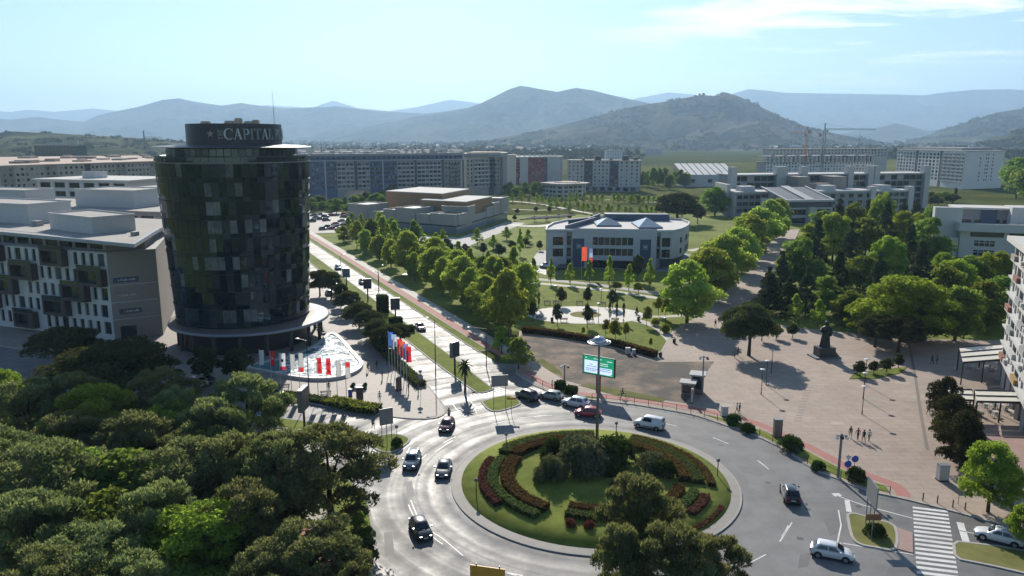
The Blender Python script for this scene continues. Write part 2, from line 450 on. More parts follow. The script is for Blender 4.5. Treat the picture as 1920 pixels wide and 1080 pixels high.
main_road = MB()
main_road.prism([(-190, 38), (90, 38), (115, 60), (90, 80), (44, 92), (24, 116), (2, 135), (-28, 140), (-44, 126), (-110, 154), (-190, 190)], -0.6, 0.02)
tag(main_road.build('road', M_ASPHALT), kind='structure')
bl = MB(); bl.prism([BV(118, 37.9), BV(118, 54.5), BV(900, 54.5), BV(900, 37.9)], -0.6, 0.028)
tag(bl.build('boulevard', M_ASPHALT), kind='structure')

# square in front of the tower
kerbT = smooth_curve(P([(470, 736), (580, 757), (660, 771), (740, 783), (795, 786), (822, 783), (834, 774), (832, 762)]), 4)
pts = [(p.x, p.y) for p in kerbT] + [tuple(BV(s, 38.4)) for s in (116, 125, 190, 360)] + [(-330, 330), (-330, 246), (-97, 145), (-56, 127)]
slab('tower_square', pts, M_PAVE_T)
# road verge (median of the left-hand road)
slab('grass_verge', [tuple(p.xy) for p in P([(330, 758), (490, 781), (560, 789), (630, 799), (652, 806), (640, 813), (560, 807), (490, 799), (330, 777)])], M_GRASS)
slab('traffic_island', [tuple(p.xy) for p in smooth_curve(P([(697, 823), (722, 816), (748, 816), (768, 825), (752, 840), (733, 849), (712, 846), (697, 836), (697, 823)]), 3)[:-1]], M_GRASS)
slab('traffic_island', [tuple(p.xy) for p in smooth_curve(P([(903, 754), (930, 746), (957, 743), (972, 752), (974, 759), (950, 768), (926, 772), (912, 765), (903, 754)]), 3)[:-1]], M_GRASS)
slab('pine_park', [(-5, 30), (-10, 50), (-13.2, 62), (-15.2, 75.6), (-17.2, 83), (-22.5, 89.5), (-40, 97.5), (-95, 121), (-190, 164), (-190, 30)], M_GRASS)
pp = MB(); pth = [tuple(p.xy) for p in smooth_curve(P([(470, 872), (548, 925), (610, 985), (650, 1035), (690, 1110)]), 5)]
pp.ribbon(pth, 2.4, 0.0, 0.127); tag(pp.build('park_path', M_PAVE_L), kind='structure')
pp = MB(); pp.ribbon(pth, 1.6, 0.0, 0.1275, off=2.05); tag(pp.build('cycle_lane', M_RED), kind='structure')
# boulevard median
slab('median_strip', [tuple(p) for p in [BV(110.5, 44.6), BV(110.0, 46), BV(111.0, 47.8), BV(130, 48.2), BV(600, 48.2), BV(600, 44.0), BV(130, 44.0)]], M_GRASS)
# right-hand verge, cycle lane and pavement of the boulevard
slab('boulevard_verge', [tuple(p) for p in [BV(133, 54.2), BV(133, 56.4), BV(620, 56.4), BV(620, 54.2)]], M_GRASS)
b = MB(); b.ribbon([BV(s, 57.4) for s in (128, 300, 620)], 1.6, 0, 0.13); tag(b.build('cycle_lane', M_RED), kind='structure')
b = MB(); b.ribbon([BV(s, 59.6) for s in (126, 300, 620)], 2.6, 0, 0.134); tag(b.build('boulevard_pavement', M_PAVE_L), kind='structure')

# big square
KERB_PX = [(968, 702), (1000, 722), (1040, 738), (1085, 748), (1127, 752), (1192, 760), (1265, 772), (1308, 781), (1360, 798), (1421, 820), (1471, 844), (1523, 879), (1576, 901), (1622, 920), (1681, 933), (1774, 956), (1885, 987), (1990, 1018)]
kerbP = [tuple(p.xy) for p in smooth_curve(P(KERB_PX), 4)]
far = [(118, 62), (122, 150)] + [tuple(p.xy) for p in P([(1880, 640), (1700, 636), (1600, 626), (1500, 616), (1430, 606), (1425, 590), (1452, 520), (1500, 430), (1466, 432), (1392, 520), (1320, 588), (1262, 622), (1240, 660), (1232, 672), (1160, 651), (1073, 637), (975, 622)])]
slab('paved_square', kerbP + far, M_PAVE)
b = MB(); b.prism(P([(975, 628), (1073, 643), (1160, 657), (1232, 680), (1339, 679), (1284, 757), (1200, 745), (1127, 733), (1058, 714), (1010, 684), (985, 652)]), 0, 0.128)
tag(b.build('gravel_lot', M_DIRT), kind='structure')
LANE_PX = [(985, 697), (1010, 714), (1040, 729), (1080, 738), (1122, 743), (1192, 752), (1279, 763), (1337, 775), (1404, 790), (1462, 814), (1514, 838), (1585, 875), (1637, 896), (1669, 908), (1688, 920), (1694, 932)]
lane = [tuple(p.xy) for p in smooth_curve(P(LANE_PX), 4)]
b = MB(); b.ribbon(lane, 1.5, 0, 0.1285); tag(b.build('cycle_lane', M_RED), kind='structure')
b = MB(); b.prism(P([(1318, 778), (1365, 795), (1424, 817), (1474, 841), (1526, 876), (1580, 898), (1626, 916), (1668, 926), (1662, 915), (1630, 903), (1578, 882), (1508, 845), (1456, 821), (1400, 798), (1340, 782)]), 0, 0.15)
tag(b.build('grass_strip', M_GRASS), kind='structure')
b = MB(); b.prism(P([(1030, 733), (1080, 745), (1120, 749), (1118, 746), (1080, 741), (1045, 732)]), 0, 0.15); tag(b.build('grass_strip', M_GRASS), kind='structure')
b = MB(); b.prism(P([(1004, 676), (1018, 674), (1050, 696), (1056, 707), (1030, 697)]), 0, 0.14); tag(b.build('grass_patch', M_DRYGRASS), kind='structure')
b = MB(); b.prism(P([(1085, 724), (1110, 722), (1190, 737), (1250, 750), (1240, 756), (1150, 742)]), 0, 0.14); tag(b.build('grass_patch', M_DRYGRASS), kind='structure')
# paler flagstone band and dark drain channel on the square
dr = MB(); dr.ribbon(P([(1703, 640), (1715, 700), (1727, 780), (1739, 846)]), 0.45, 0, 0.1265)
tag(dr.build('drain_channel', mat('drain_stone', (0.16, 0.135, 0.115), var=0.15)), kind='structure')
b = MB(); b.prism(P([(1830, 820), (1920, 815), (1990, 840), (1990, 960), (1900, 930), (1862, 880)]), 0, 0.1262)
tag(b.build('brick_paving', mat('brick_paving', (0.30, 0.20, 0.17), var=0.16, scale=1.3)), kind='structure')
for q in ([(1590, 745), (1600, 812)],):
    pass
# right-hand islands
slab('traffic_island', [tuple(p.xy) for p in smooth_curve(P([(1589, 967), (1602, 964), (1640, 975), (1677, 988), (1678, 1030), (1640, 1027), (1612, 1021), (1597, 1006), (1589, 967)]), 3)[:-1]], M_DRYGRASS)
b = MB(); b.prism(P([(1681, 990), (1711, 1000), (1712, 1038), (1682, 1030)]), 0, 0.1); tag(b.build('brick_refuge', mat('brick_paving', (0.3, 0.2, 0.17))), kind='structure')
slab('grass_median', [tuple(p.xy) for p in P([(1788, 1022), (1796, 1017), (1860, 1024), (1930, 1036), (2050, 1062), (2050, 1110), (1930, 1078), (1860, 1062), (1800, 1050), (1790, 1042)])], M_DRYGRASS)

# roundabout island
isl = MB(); isl.lathe([(R_IN, -0.3), (R_IN, 0.17), (16.15, 0.24)], 128, RC)
ri = tag(isl.build('roundabout_apron', mat('apron_concrete', (0.27, 0.245, 0.215), var=0.2, scale=0.8), smooth=False), kind='structure')
k = MB(); k.lathe([(R_IN + 0.22, -0.3), (R_IN + 0.22, 0.16), (R_IN - 0.02, 0.19)], 128, RC); k.build('kerb', M_KERB, ri)
g = MB(); g.lathe([(16.18, 0.1), (16.15, 0.27), (12, 0.42), (6, 0.6), (0.01, 0.68)], 96, RC)
tag(g.build('roundabout_lawn', M_GRASS, smooth=True), kind='structure')

# paint
def paint(name, polys, z=0.0285, group=None):
    b = MB()
    for p in polys: b.prism(p, -0.2, z)
    return tag(b.build(name, M_WHITE), kind='structure')
def dash(c, r, a0, a1, w=0.14):
    b = MB(); b.ribbon(arc(c, r, a0, a1, 8), w, 0, 0.0285); return tag(b.build('lane_dash', M_WHITE), kind='structure')
for a0 in (196, 214, 238, 262, 160, 142, 118, 100, 78, 52, 30, 8, -14, -36):
    dash(RC, 22.7, a0, a0 + 7)
def line(px, w=0.14, z=0.0285):
    b = MB(); b.ribbon([tuple(p.xy) for p in P(px)], w, 0, z); return tag(b.build('lane_line', M_WHITE), kind='structure')
for l in ([(872, 782), (854, 765), (842, 748)], [(893, 775), (890, 762), (872, 740)], [(848, 826), (815, 848)], [(790, 819), (745, 850)],
          [(1572, 957), (1577, 985), (1570, 1018)], [(1485, 980), (1462, 1016)], [(1580, 1019), (1712, 1040)], [(1570, 930), (1620, 948), (1711, 972)], [(1798, 995), (1840, 1003), (1920, 1020)],
          [(1398, 1060), (1436, 1040)], [(900, 782), (930, 776)], [(975, 784), (1025, 778)], [(790, 985), (830, 1010), (868, 1042)], [(770, 938), (783, 970)], [(925, 1068), (980, 1080)]):
    line(l)
def lerp_px(a, b, t): return (a[0] + (b[0] - a[0]) * t, a[1] + (b[1] - a[1]) * t)
def crosswalk(L0, L1, R0, R1, n, fill=0.5):
    """painted bars between a left and a right edge line, one object for each bar"""
    A0, A1, B0, B1 = at(*L0), at(*L1), at(*R0), at(*R1)
    for i in range(n):
        t0, t1 = i / n, (i + fill) / n
        q = [A0.lerp(A1, t0), B0.lerp(B1, t0), B0.lerp(B1, t1), A0.lerp(A1, t1)]
        b = MB(); b.prism(q, -0.2, 0.0275); tag(b.build('crossing_bar', M_WHITE), kind='structure')
crosswalk((1711, 950), (1720, 1090), (1777, 958), (1800, 1100), 17)
crosswalk((658, 809), (640, 832), (708, 812), (690, 837), 5)
crosswalk((880, 741), (938, 726), (893, 747), (958, 731), 9)
line([(1702, 929), (1707, 935)], 1.2); line([(1800, 980), (1812, 1018)], 0.7); line([(1566, 925), (1572, 931)], 0.9); line([(1588, 938), (1592, 960)], 0.55)
line([(808, 735), (850, 730)], 0.4); line([(818, 742), (862, 735)], 0.25)
for s in (120, 132, 144, 156, 170, 184, 200):
    b = MB(); b.ribbon([BV(s, 41.3), BV(s + 4, 41.3)], 0.13, 0, 0.034); tag(b.build('lane_dash', M_WHITE), kind='structure')
    b = MB(); b.ribbon([BV(s, 51.2), BV(s + 4, 51.2)], 0.13, 0, 0.034); tag(b.build('lane_dash', M_WHITE), kind='structure')

# repairs, covers and oil marks on the roadway; worn slabs on the square
M_PATCH = mat('asphalt_patch', (0.135, 0.132, 0.13), rough=0.66, var=0.2, scale=0.8, spec=0.25)
for px in ([(1545, 975), (1575, 962), (1590, 990), (1556, 1006)], [(1380, 872), (1425, 880), (1432, 892), (1392, 886)], [(1668, 1060), (1715, 1064), (1712, 1082), (1660, 1080)], [(760, 905), (772, 902), (778, 930), (764, 934)], [(1290, 815), (1330, 822), (1336, 830), (1296, 824)], [(880, 800), (915, 792), (918, 797), (886, 806)], [(1500, 1040), (1520, 1036), (1516, 1062), (1496, 1066)], [(720, 1000), (735, 998), (740, 1040), (722, 1044)]):
    b = MB(); b.prism(P(px), -0.2, 0.0235); tag(b.build('road_patch', M_PATCH), kind='structure')
for x, y in ((1440, 905), (1515, 955), (1352, 835), (820, 950), (745, 895), (890, 1052), (1610, 950), (1500, 1010), (1180, 785), (850, 800), (1005, 772)):
    g = at(x, y); b = MB(); b.lathe([(0.36, 0.0), (0.36, 0.0245), (0.001, 0.0245)], 18); tag(b.build('manhole_cover', mat('cast_iron', (0.06, 0.058, 0.056), rough=0.6, var=0.3), None, (g.x, g.y, 0.002)), kind='structure')
sl = random.Random(17)
for k in range(13):
    g = at(1516 - k * 1.7, 728 + k * 5.2); b = MB(); b.box(-0.55, 0.55, -0.28, 0.28, 0, 0.1245); tag(b.build('worn_slab', mat('worn_slab', (0.24, 0.19, 0.16), var=0.2), None, (g.x, g.y, 0)), kind='structure')
for k in range(26):
    g = at(sl.uniform(1350, 1740), sl.uniform(690, 880))
    if proj(g)[1] > 760 + (proj(g)[0] - 1350) * 0.32: continue
    b = MB(); b.box(-sl.uniform(0.5, 1.6), sl.uniform(0.5, 1.6), -0.6, 0.6, 0, 0.1243); tag(b.build('replaced_slab', mat('replaced_slab_%d' % (k % 3), ((0.29, 0.225, 0.185), (0.37, 0.295, 0.24), (0.30, 0.25, 0.215))[k % 3], var=0.12), None, (g.x, g.y, 0)), kind='structure')

# park: paths and lawns
def path(px, w, m=M_PAVE_L, z=0.03, k=4, name='park_path'):
    b = MB(); b.ribbon([tuple(p.xy) for p in smooth_curve(P(px), k)], w, -0.3, z); return tag(b.build(name, m), kind='structure')
lawn = MB(); lawn.prism([BV(150, 61.2), BV(420, 61.2), (40, 420), (120, 420), (220, 420), (330, 330), (330, 150), (122, 152)] + P([(1880, 640), (1700, 636), (1600, 626), (1500, 616), (1430, 606), (1262, 622), (1240, 660), (1232, 672), (1160, 651), (1073, 637), (975, 622)]), -0.3, 0.012)
tag(lawn.build('park_lawn', M_GRASS), kind='structure')
c0 = at(1098, 590)
el = MB(); el.prism([(c0.x + 13.9 * math.cos(a), c0.y + 9.2 * math.sin(a)) for a in np.linspace(0, 2 * math.pi, 49)[:-1]], -0.3, 0.04)
tag(el.build('park_circle', mat('pale_concrete', (0.50, 0.47, 0.42), var=0.1)), kind='structure')
el = MB(); c1 = at(1098, 590); el.prism([(c1.x + 3.7 * math.cos(a), c1.y + 3.3 * math.sin(a)) for a in np.linspace(0, 2 * math.pi, 33)[:-1]], -0.3, 0.07)
tag(el.build('round_bed', M_DRYGRASS), kind='structure')
path([(960, 527), (1060, 536), (1140, 545), (1260, 563), (1300, 566)], 2.6)
path([(960, 520), (1060, 528), (1140, 537), (1280, 557), (1310, 562)], 3.4, mat('park_asphalt', (0.19, 0.175, 0.17)), 0.028)
path([(1190, 600), (1230, 612), (1250, 628), (1262, 640)], 2.6, z=0.045)
path([(1190, 592), (1240, 594), (1310, 590)], 2.0, z=0.044)
path([(1000, 590), (960, 582), (900, 570)], 2.2, z=0.044)
path([(760, 512), (860, 516), (900, 505), (990, 503), (1040, 515)], 5.5, M_ASPHALT, 0.02)
path([(800, 521), (850, 523), (880, 519)], 2.0, z=0.03)
path([(955, 377), (1000, 381), (1060, 391), (1100, 399), (1150, 406)], 3.0)
path([(1080, 377), (1160, 374), (1240, 380), (1330, 384)], 2.2)
path([(960, 392), (1010, 394), (1060, 392)], 2.0)
path([(955, 421), (1000, 424), (1040, 421), (1080, 414)], 7, M_PAVE_L)
path([(1290, 470), (1320, 465), (1340, 452)], 4.0)
path([(1780, 520), (1850, 535), (1990, 548)], 3.0); path([(1700, 440), (1750, 478), (1760, 510)], 2.0)
b = MB(); b.prism(P([(560, 400), (640, 398), (668, 412), (680, 434), (640, 436), (560, 438)]), -0.3, 0.02)
tag(b.build('parking_lot', mat('parking_asphalt', (0.20, 0.185, 0.17), var=0.15)), kind='structure')
b = MB(); b.prism(P([(640, 432), (860, 446), (950, 416), (985, 418), (900, 452), (860, 470), (640, 446)]), -0.3, 0.022)
tag(b.build('mall_forecourt', M_CONC), kind='structure')
b = MB(); b.prism(P([(990, 497), (1300, 512), (1320, 480), (1240, 470), (1010, 470)]), -0.3, 0.022)
tag(b.build('office_forecourt', mat('forecourt', (0.19, 0.19, 0.2))), kind='structure')
b = MB(); b.prism(P([(1180, 309), (1480, 302), (1430, 282), (1190, 286)]), -0.3, 0.05)
tag(b.build('meadow', mat('meadow', (0.062, 0.082, 0.022), var=0.25, scale=0.02, rough=1.0, spec=0.0, col2=(0.09, 0.10, 0.035))), kind='structure')

# ================================================================== buildings
WIN_CACHE = {}
def win_mesh(w, h, gm_, fm=None, ft=0.06, mull=0):
    key = (round(w, 2), round(h, 2), gm_.name, fm.name if fm else '', mull)
    if key not in WIN_CACHE:
        b = MB(); b.quad((0, 0, 0), (w, 0, 0), (w, 0, h), (0, 0, h))
        ms = [gm_]
        if fm:
            ms.append(fm)
            for x0, x1, z0, z1 in ((0, ft, 0, h), (w - ft, w, 0, h), (ft, w - ft, 0, ft), (ft, w - ft, h - ft, h)): b.box(x0, x1, -0.05, -0.004, z0, z1, 1)
            for i in range(mull):
                x = w * (i + 1) / (mull + 1); b.box(x - ft / 2, x + ft / 2, -0.05, -0.004, ft, h - ft, 1)
        WIN_CACHE[key] = b.mesh('window', ms)
    return WIN_CACHE[key]
class Bld:
    """one building: an Empty at its base with walls (openings cut), window panes, roof and balconies as parts"""
    def __init__(s, name, label, cat='building', o=(0, 0), group=None):
        s.o = Vector((o[0], o[1])); s.root = thing(name, label, cat, (o[0], o[1], 0), 0, group); s.nwin = 0
    def L(s, p): return Vector((p[0] - s.o.x, p[1] - s.o.y))
    def wall(s, p0, p1, z0, z1, rects=(), m=None, depth=0.22, gl=None, fm=None, name='wall', wname='window', mull=0, reveal=None):
        a, b_ = s.L(p0), s.L(p1); d = (b_ - a); Ln = d.length; d = d / Ln; inn = Vector((-d.y, d.x))   # inn points into the building
        rects = [(max(r[0], 0), min(r[1], Ln), r[2], r[3]) + tuple(r[4:]) for r in rects if r[1] > 0.05 and r[0] < Ln - 0.05]
        xs = sorted(set([0.0, Ln] + [round(v, 3) for r in rects for v in r[:2]]))
        zs = sorted(set([z0, z1] + [round(v, 3) for r in rects for v in r[2:4] if z0 < v < z1]))
        mb = MB()
        def pt(x, z, k=0.0): q = a + d * x + inn * k; return (q.x, q.y, z)
        rr = [(round(r[0], 3), round(r[1], 3), round(r[2], 3), round(r[3], 3)) for r in rects]
        for zi in range(len(zs) - 1):
            zc_ = (zs[zi] + zs[zi + 1]) / 2; run = None
            for xi in range(len(xs) - 1):
                xc = (xs[xi] + xs[xi + 1]) / 2
                hole = any(q[0] < xc < q[1] and q[2] < zc_ < q[3] for q in rr)
                if not hole and run is None: run = xs[xi]
                if hole and run is not None:
                    mb.quad(pt(run, zs[zi]), pt(xs[xi], zs[zi]), pt(xs[xi], zs[zi + 1]), pt(run, zs[zi + 1])); run = None
            if run is not None: mb.quad(pt(run, zs[zi]), pt(Ln, zs[zi]), pt(Ln, zs[zi + 1]), pt(run, zs[zi + 1]))
        for q in rr:
            x0, x1, q0, q1 = q
            mb.quad(pt(x0, q0), pt(x1, q0), pt(x1, q0, depth), pt(x0, q0, depth)); mb.quad(pt(x0, q1, depth), pt(x1, q1, depth), pt(x1, q1), pt(x0, q1))
            mb.quad(pt(x0, q0, depth), pt(x0, q1, depth), pt(x0, q1), pt(x0, q0)); mb.quad(pt(x1, q0), pt(x1, q1), pt(x1, q1, depth), pt(x1, q0, depth))
        mb.build(name, m, s.root)
        rz = math.atan2(d.y, d.x); rest = None
        for r in rects:
            g_ = r[4] if len(r) > 4 else (gl or M_GLASSD)
            q = a + d * r[0] + inn * depth * 0.96
            if s.nwin < 295:
                link(wname, win_mesh(r[1] - r[0], r[3] - r[2], g_, fm, mull=mull), s.root, (q.x, q.y, r[2]), rz); s.nwin += 1
            else:
                rest = rest or MB(); e = a + d * r[1] + inn * depth * 0.96
                rest.quad((q.x, q.y, r[2]), (e.x, e.y, r[2]), (e.x, e.y, r[3]), (q.x, q.y, r[3]))
        if rest: tag(rest.build('window_mass', gl or M_GLASSD, s.root), kind='stuff')
        return a, d, inn, Ln
    def poly(s, name, pts, z0, z1, m, parent=None):
        b = MB(); b.prism([s.L(p) for p in pts], z0, z1); return b.build(name, m, parent or s.root)
    def strip(s, name, pts, w, z0, z1, m, closed=False, off=0.0):
        b = MB(); b.ribbon([s.L(p) for p in pts], w, z0, z1, closed=closed, off=off); return b.build(name, m, s.root)
    def on(s, p0, p1, x0, x1, out0, out1, z0, z1, name, m):
        """box on the face p0->p1: along x0..x1, standing out0..out1 in front of it"""
        a, b_ = s.L(p0), s.L(p1); d = (b_ - a).normalized(); n_ = Vector((d.y, -d.x))
        q = [a + d * x0 + n_ * out0, a + d * x1 + n_ * out0, a + d * x1 + n_ * out1, a + d * x0 + n_ * out1]
        b = MB(); b.prism(q, z0, z1); return b.build(name, m, s.root)
def grid(x0, x1, n, w, z0, floors, fh, sill, h, jitter=0.0, gl=None):
    out = []
    for f_ in range(floors):
        for i in range(n):
            c = x0 + (x1 - x0) * (i + 0.5) / n
            r = (c - w / 2, c + w / 2, z0 + f_ * fh + sill, z0 + f_ * fh + sill + h)
            out.append(r + ((rnd.choice(gl),) if gl else ()))
    return out
def dist(a, b): return math.hypot(b[0] - a[0], b[1] - a[1])
def lerp(a, b, t): return (a[0] + (b[0] - a[0]) * t, a[1] + (b[1] - a[1]) * t)
def backs(bd, pts, z0, z1, m):
    for a, b_ in zip(pts, pts[1:]): bd.wall(a, b_, z0, z1, (), m)

W_WHITE = mat('white_render', (0.50, 0.495, 0.48), rough=0.8, var=0.07, scale=0.5)
W_BRT = mat('bright_render', (0.66, 0.65, 0.62), rough=0.8, var=0.06, scale=0.5)
W_OFF = mat('pale_render', (0.44, 0.435, 0.42), rough=0.85, var=0.08, scale=0.5)
W_GREY = mat('grey_render', (0.27, 0.27, 0.275), rough=0.85, var=0.08, scale=0.5)
W_BLUE = mat('blue_grey_panel', (0.085, 0.115, 0.19), rough=0.7, var=0.12, scale=0.35)
W_DKBLUE = mat('dark_blue_panel', (0.05, 0.075, 0.13), rough=0.5, var=0.1)
W_BEIGE = mat('beige_render', (0.40, 0.35, 0.29), rough=0.85, var=0.08, scale=0.5)
W_TAUPE = mat('taupe_cladding', (0.27, 0.235, 0.205), rough=0.8, var=0.09, scale=0.5)
W_RED = mat('red_render', (0.24, 0.075, 0.07), rough=0.85, var=0.1)
W_BROWN = mat('brown_cladding', (0.27, 0.165, 0.075), rough=0.75, var=0.12, scale=0.3)
W_DKGREY = mat('dark_panel', (0.085, 0.088, 0.095), rough=0.7, var=0.15)
W_ROOF = mat('flat_roof', (0.36, 0.33, 0.295), rough=0.9, var=0.14, scale=0.4)
W_ROOFL = mat('pale_roof', (0.52, 0.50, 0.46), rough=0.9, var=0.1, scale=0.4)
W_ROOFP = mat('tile_roof', (0.45, 0.34, 0.27), rough=0.9, var=0.16, scale=0.3)
W_DKROOF = mat('dark_roof', (0.10, 0.10, 0.105), rough=0.8, var=0.2)
W_BRONZE = mat('bronze_frame', (0.055, 0.045, 0.04), rough=0.5, var=0.15)
GL_A = glass('window_glass', (0.016, 0.022, 0.03), rand=0.3)
GL_B = glass('green_glass', (0.018, 0.034, 0.03), rand=0.3)
GL_C = mat('drawn_blind', (0.30, 0.29, 0.27), rough=0.4, var=0.15, rand=0.2)
GL_D = glass('blue_glass', (0.03, 0.05, 0.09), rand=0.25)
GL_E = mat('half_drawn_shutter', (0.16, 0.155, 0.15), rough=0.5, var=0.3, rand=0.35)
GL_MIX = [GL_A, GL_A, GL_A, GL_B, GL_C, GL_E]

def section_wall(bd, p0, p1, z0, z1, secs, floors, fh, zf):
    """facade split into bays; each (f0, f1, material, n windows, w, sill, h, balcony)"""
    Ln = dist(p0, p1)
    for f0, f1, m, n, w, sill, h, bal in secs:
        a, b_ = lerp(p0, p1, f0), lerp(p0, p1, f1); l = Ln * (f1 - f0)
        bd.wall(a, b_, z0, z1, grid(0.3, l - 0.3, n, min(w, l / max(n, 1) - 0.35), zf, floors, fh, sill, h, gl=GL_MIX) if n else (), m, depth=0.9 if bal else 0.22)
        if bal:
            for k in range(floors):
                z = zf + k * fh
                bd.on(a, b_, 0.2, l - 0.2, -0.05, 0.9, z - 0.05, z + 0.95, 'balcony', bal)
            for q in range(n + 1):
                x = l * q / n
                bd.on(a, b_, max(x - 0.15, 0), min(x + 0.15, l), 0.01, 0.98, zf, zf + floors * fh, 'balcony_pier', bal)

# ---- the round glass tower
TC = Vector((-55.6, 153.5)); TZ0, TZ1 = 5.6, 36.6; TR0, TR1 = 13.1, 14.6
tw = thing('round_glass_tower', 'round dark glass office tower with a lettered drum on top, beside the fountain pool', 'tower', (TC.x, TC.y, 0))
def tr(z): return TR0 + (TR1 - TR0) * (z - TZ0) / (TZ1 - TZ0)
b = MB(); b.lathe([(tr(TZ0) - 0.35, 0.1), (tr(TZ0) - 0.35, TZ0), (TR1 - 0.35, TZ1)], 72); b.build('core_wall', mat('tower_core', (0.012, 0.014, 0.016), rough=0.4), tw, smooth=True)
NC = 66; NF = 9; FH = (TZ1 - TZ0) / NF
tg = [glass('tower_glass_a', (0.008, 0.013, 0.017), 0.03, 1.8), glass('tower_glass_b', (0.010, 0.016, 0.020), 0.03, 1.8), glass('tower_glass_c', (0.007, 0.010, 0.015), 0.02, 1.85),
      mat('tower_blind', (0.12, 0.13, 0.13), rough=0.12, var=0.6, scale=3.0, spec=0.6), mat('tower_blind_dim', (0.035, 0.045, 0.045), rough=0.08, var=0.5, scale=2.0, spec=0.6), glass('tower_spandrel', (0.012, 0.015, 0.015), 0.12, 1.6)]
for g_ in tg:
    g_.node_tree.nodes['Principled BSDF'].inputs['Specular Tint'].default_value = (0.50, 0.74, 0.92, 1)
pr = random.Random(5)
restm = MB(); span = MB(); npane = 0
view = math.atan2(-TC.y, -TC.x)
for f_ in range(NF):
    za, zb, zs = TZ0 + f_ * FH + 0.95, TZ0 + (f_ + 1) * FH - 0.05, TZ0 + f_ * FH + 0.05
    for c in range(NC):
        a0, a1 = 2 * math.pi * (c + 0.035) / NC, 2 * math.pi * (c + 0.965) / NC
        am = (a0 + a1) / 2
        da = (am - view + math.pi) % (2 * math.pi) - math.pi
        def ring(a, z, k=0.0): return ((tr(z) + k) * math.cos(a), (tr(z) + k) * math.sin(a), z)
        sj = pr.uniform(-0.03, 0.03); span.quad(ring(a0, zs, sj), ring(a1, zs, -sj), ring(a1, za - 0.06, -sj), ring(a0, za - 0.06, sj), pr.choice((0, 0, 1, 2, 3)))
        t1, t2 = pr.uniform(-0.02, 0.02), pr.uniform(-0.035, 0.03)
        q = [ring(a0, za, t1), ring(a1, za, -t1), ring(a1, zb, -t1 + t2), ring(a0, zb, t1 + t2)]
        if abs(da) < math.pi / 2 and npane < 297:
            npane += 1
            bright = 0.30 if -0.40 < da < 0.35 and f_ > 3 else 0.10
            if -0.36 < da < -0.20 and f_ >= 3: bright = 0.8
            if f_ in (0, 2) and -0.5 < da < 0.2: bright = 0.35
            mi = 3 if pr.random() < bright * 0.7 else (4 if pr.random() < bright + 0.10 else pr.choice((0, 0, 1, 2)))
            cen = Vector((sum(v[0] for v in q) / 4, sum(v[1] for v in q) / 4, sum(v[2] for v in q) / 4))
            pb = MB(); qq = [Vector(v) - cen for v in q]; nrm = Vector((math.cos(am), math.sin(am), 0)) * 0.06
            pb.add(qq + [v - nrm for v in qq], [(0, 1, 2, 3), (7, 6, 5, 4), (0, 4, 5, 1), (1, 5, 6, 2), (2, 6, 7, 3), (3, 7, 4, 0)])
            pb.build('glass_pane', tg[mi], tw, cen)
        else: restm.quad(*q)
tag(span.build('spandrel_ring', [tg[0], tg[1], tg[2], tg[4]], tw), kind='stuff')
tag(restm.build('rear_glazing', tg[0], tw), kind='stuff')
fins = MB(); _FN = 1                                                    # projecting floor edges seen as a saw-tooth on the outline
for f_ in range(NF):
    z = TZ0 + f_ * FH + 0.0
    fins.lathe([(tr(z) - 0.2, z), (tr(z) + 0.10, z), (tr(z) + 0.10, z + 0.1), (tr(z) - 0.2, z + 0.1)], 72)
fins.build('floor_edges', mat('tower_fin', (0.014, 0.016, 0.017), rough=0.5), tw)
# entrance disc and its soffit
b = MB(); b.lathe([(11, 4.5), (15.4, 4.6), (15.7, 4.85), (15.5, 5.1), (13.0, 5.35), (11, 5.35)], 96, (1.5, -0.6)); b.build('canopy_disc', mat('canopy_stone', (0.12, 0.10, 0.088), rough=0.6, var=0.1), tw, smooth=False)
b = MB(); b.lathe([(15.75, 4.6), (15.85, 4.75), (15.8, 5.0), (15.55, 5.12)], 96, (1.5, -0.6)); b.build('canopy_rim', M_STEEL, tw, smooth=True)
for k in range(18):
    a = 2 * math.pi * k / 18
    b = MB(); b.tube([(0, 0, 0.1), (0, 0, 4.6)], 0.35, 12); b.build('column', mat('dark_column', (0.05, 0.05, 0.052), rough=0.4), tw, (1.5 + 14.0 * math.cos(a), -0.6 + 14.0 * math.sin(a), 0), smooth=True)
# roof: terrace rail, set-back glazed storey, flying ring, drum
b = MB(); b.lathe([(TR1 - 0.4, TZ1), (TR1 + 0.1, TZ1), (TR1 + 0.1, TZ1 + 0.18), (11.5, TZ1 + 0.2)], 72); b.build('terrace_deck', mat('terrace', (0.22, 0.21, 0.2)), tw)
NR = 66
for k in range(NR):
    a0, a1 = 2 * math.pi * k / NR, 2 * math.pi * (k + 0.94) / NR
    am = (a0 + a1) / 2; da = (am - view + math.pi) % (2 * math.pi) - math.pi
    if abs(da) < 1.9:
        b = MB(); r0 = TR1 + 0.02
        b.quad((r0 * math.cos(a0), r0 * math.sin(a0), TZ1 + 0.2), (r0 * math.cos(a1), r0 * math.sin(a1), TZ1 + 0.2), (r0 * math.cos(a1), r0 * math.sin(a1), TZ1 + 1.15), (r0 * math.cos(a0), r0 * math.sin(a0), TZ1 + 1.15))
        b.build('rail_panel', tg[1], tw)
b = MB(); b.lathe([(TR1 + 0.06, TZ1 + 1.17), (TR1 + 0.1, TZ1 + 1.22), (TR1 + 0.02, TZ1 + 1.26), (TR1 - 0.06, TZ1 + 1.2)], 72); b.build('hand_rail', M_STEEL, tw)
b = MB(); b.lathe([(12.2, TZ1 + 0.2), (12.2, 39.4)], 72); b.build('attic_core', mat('tower_core', (0.01, 0.01, 0.01)), tw)
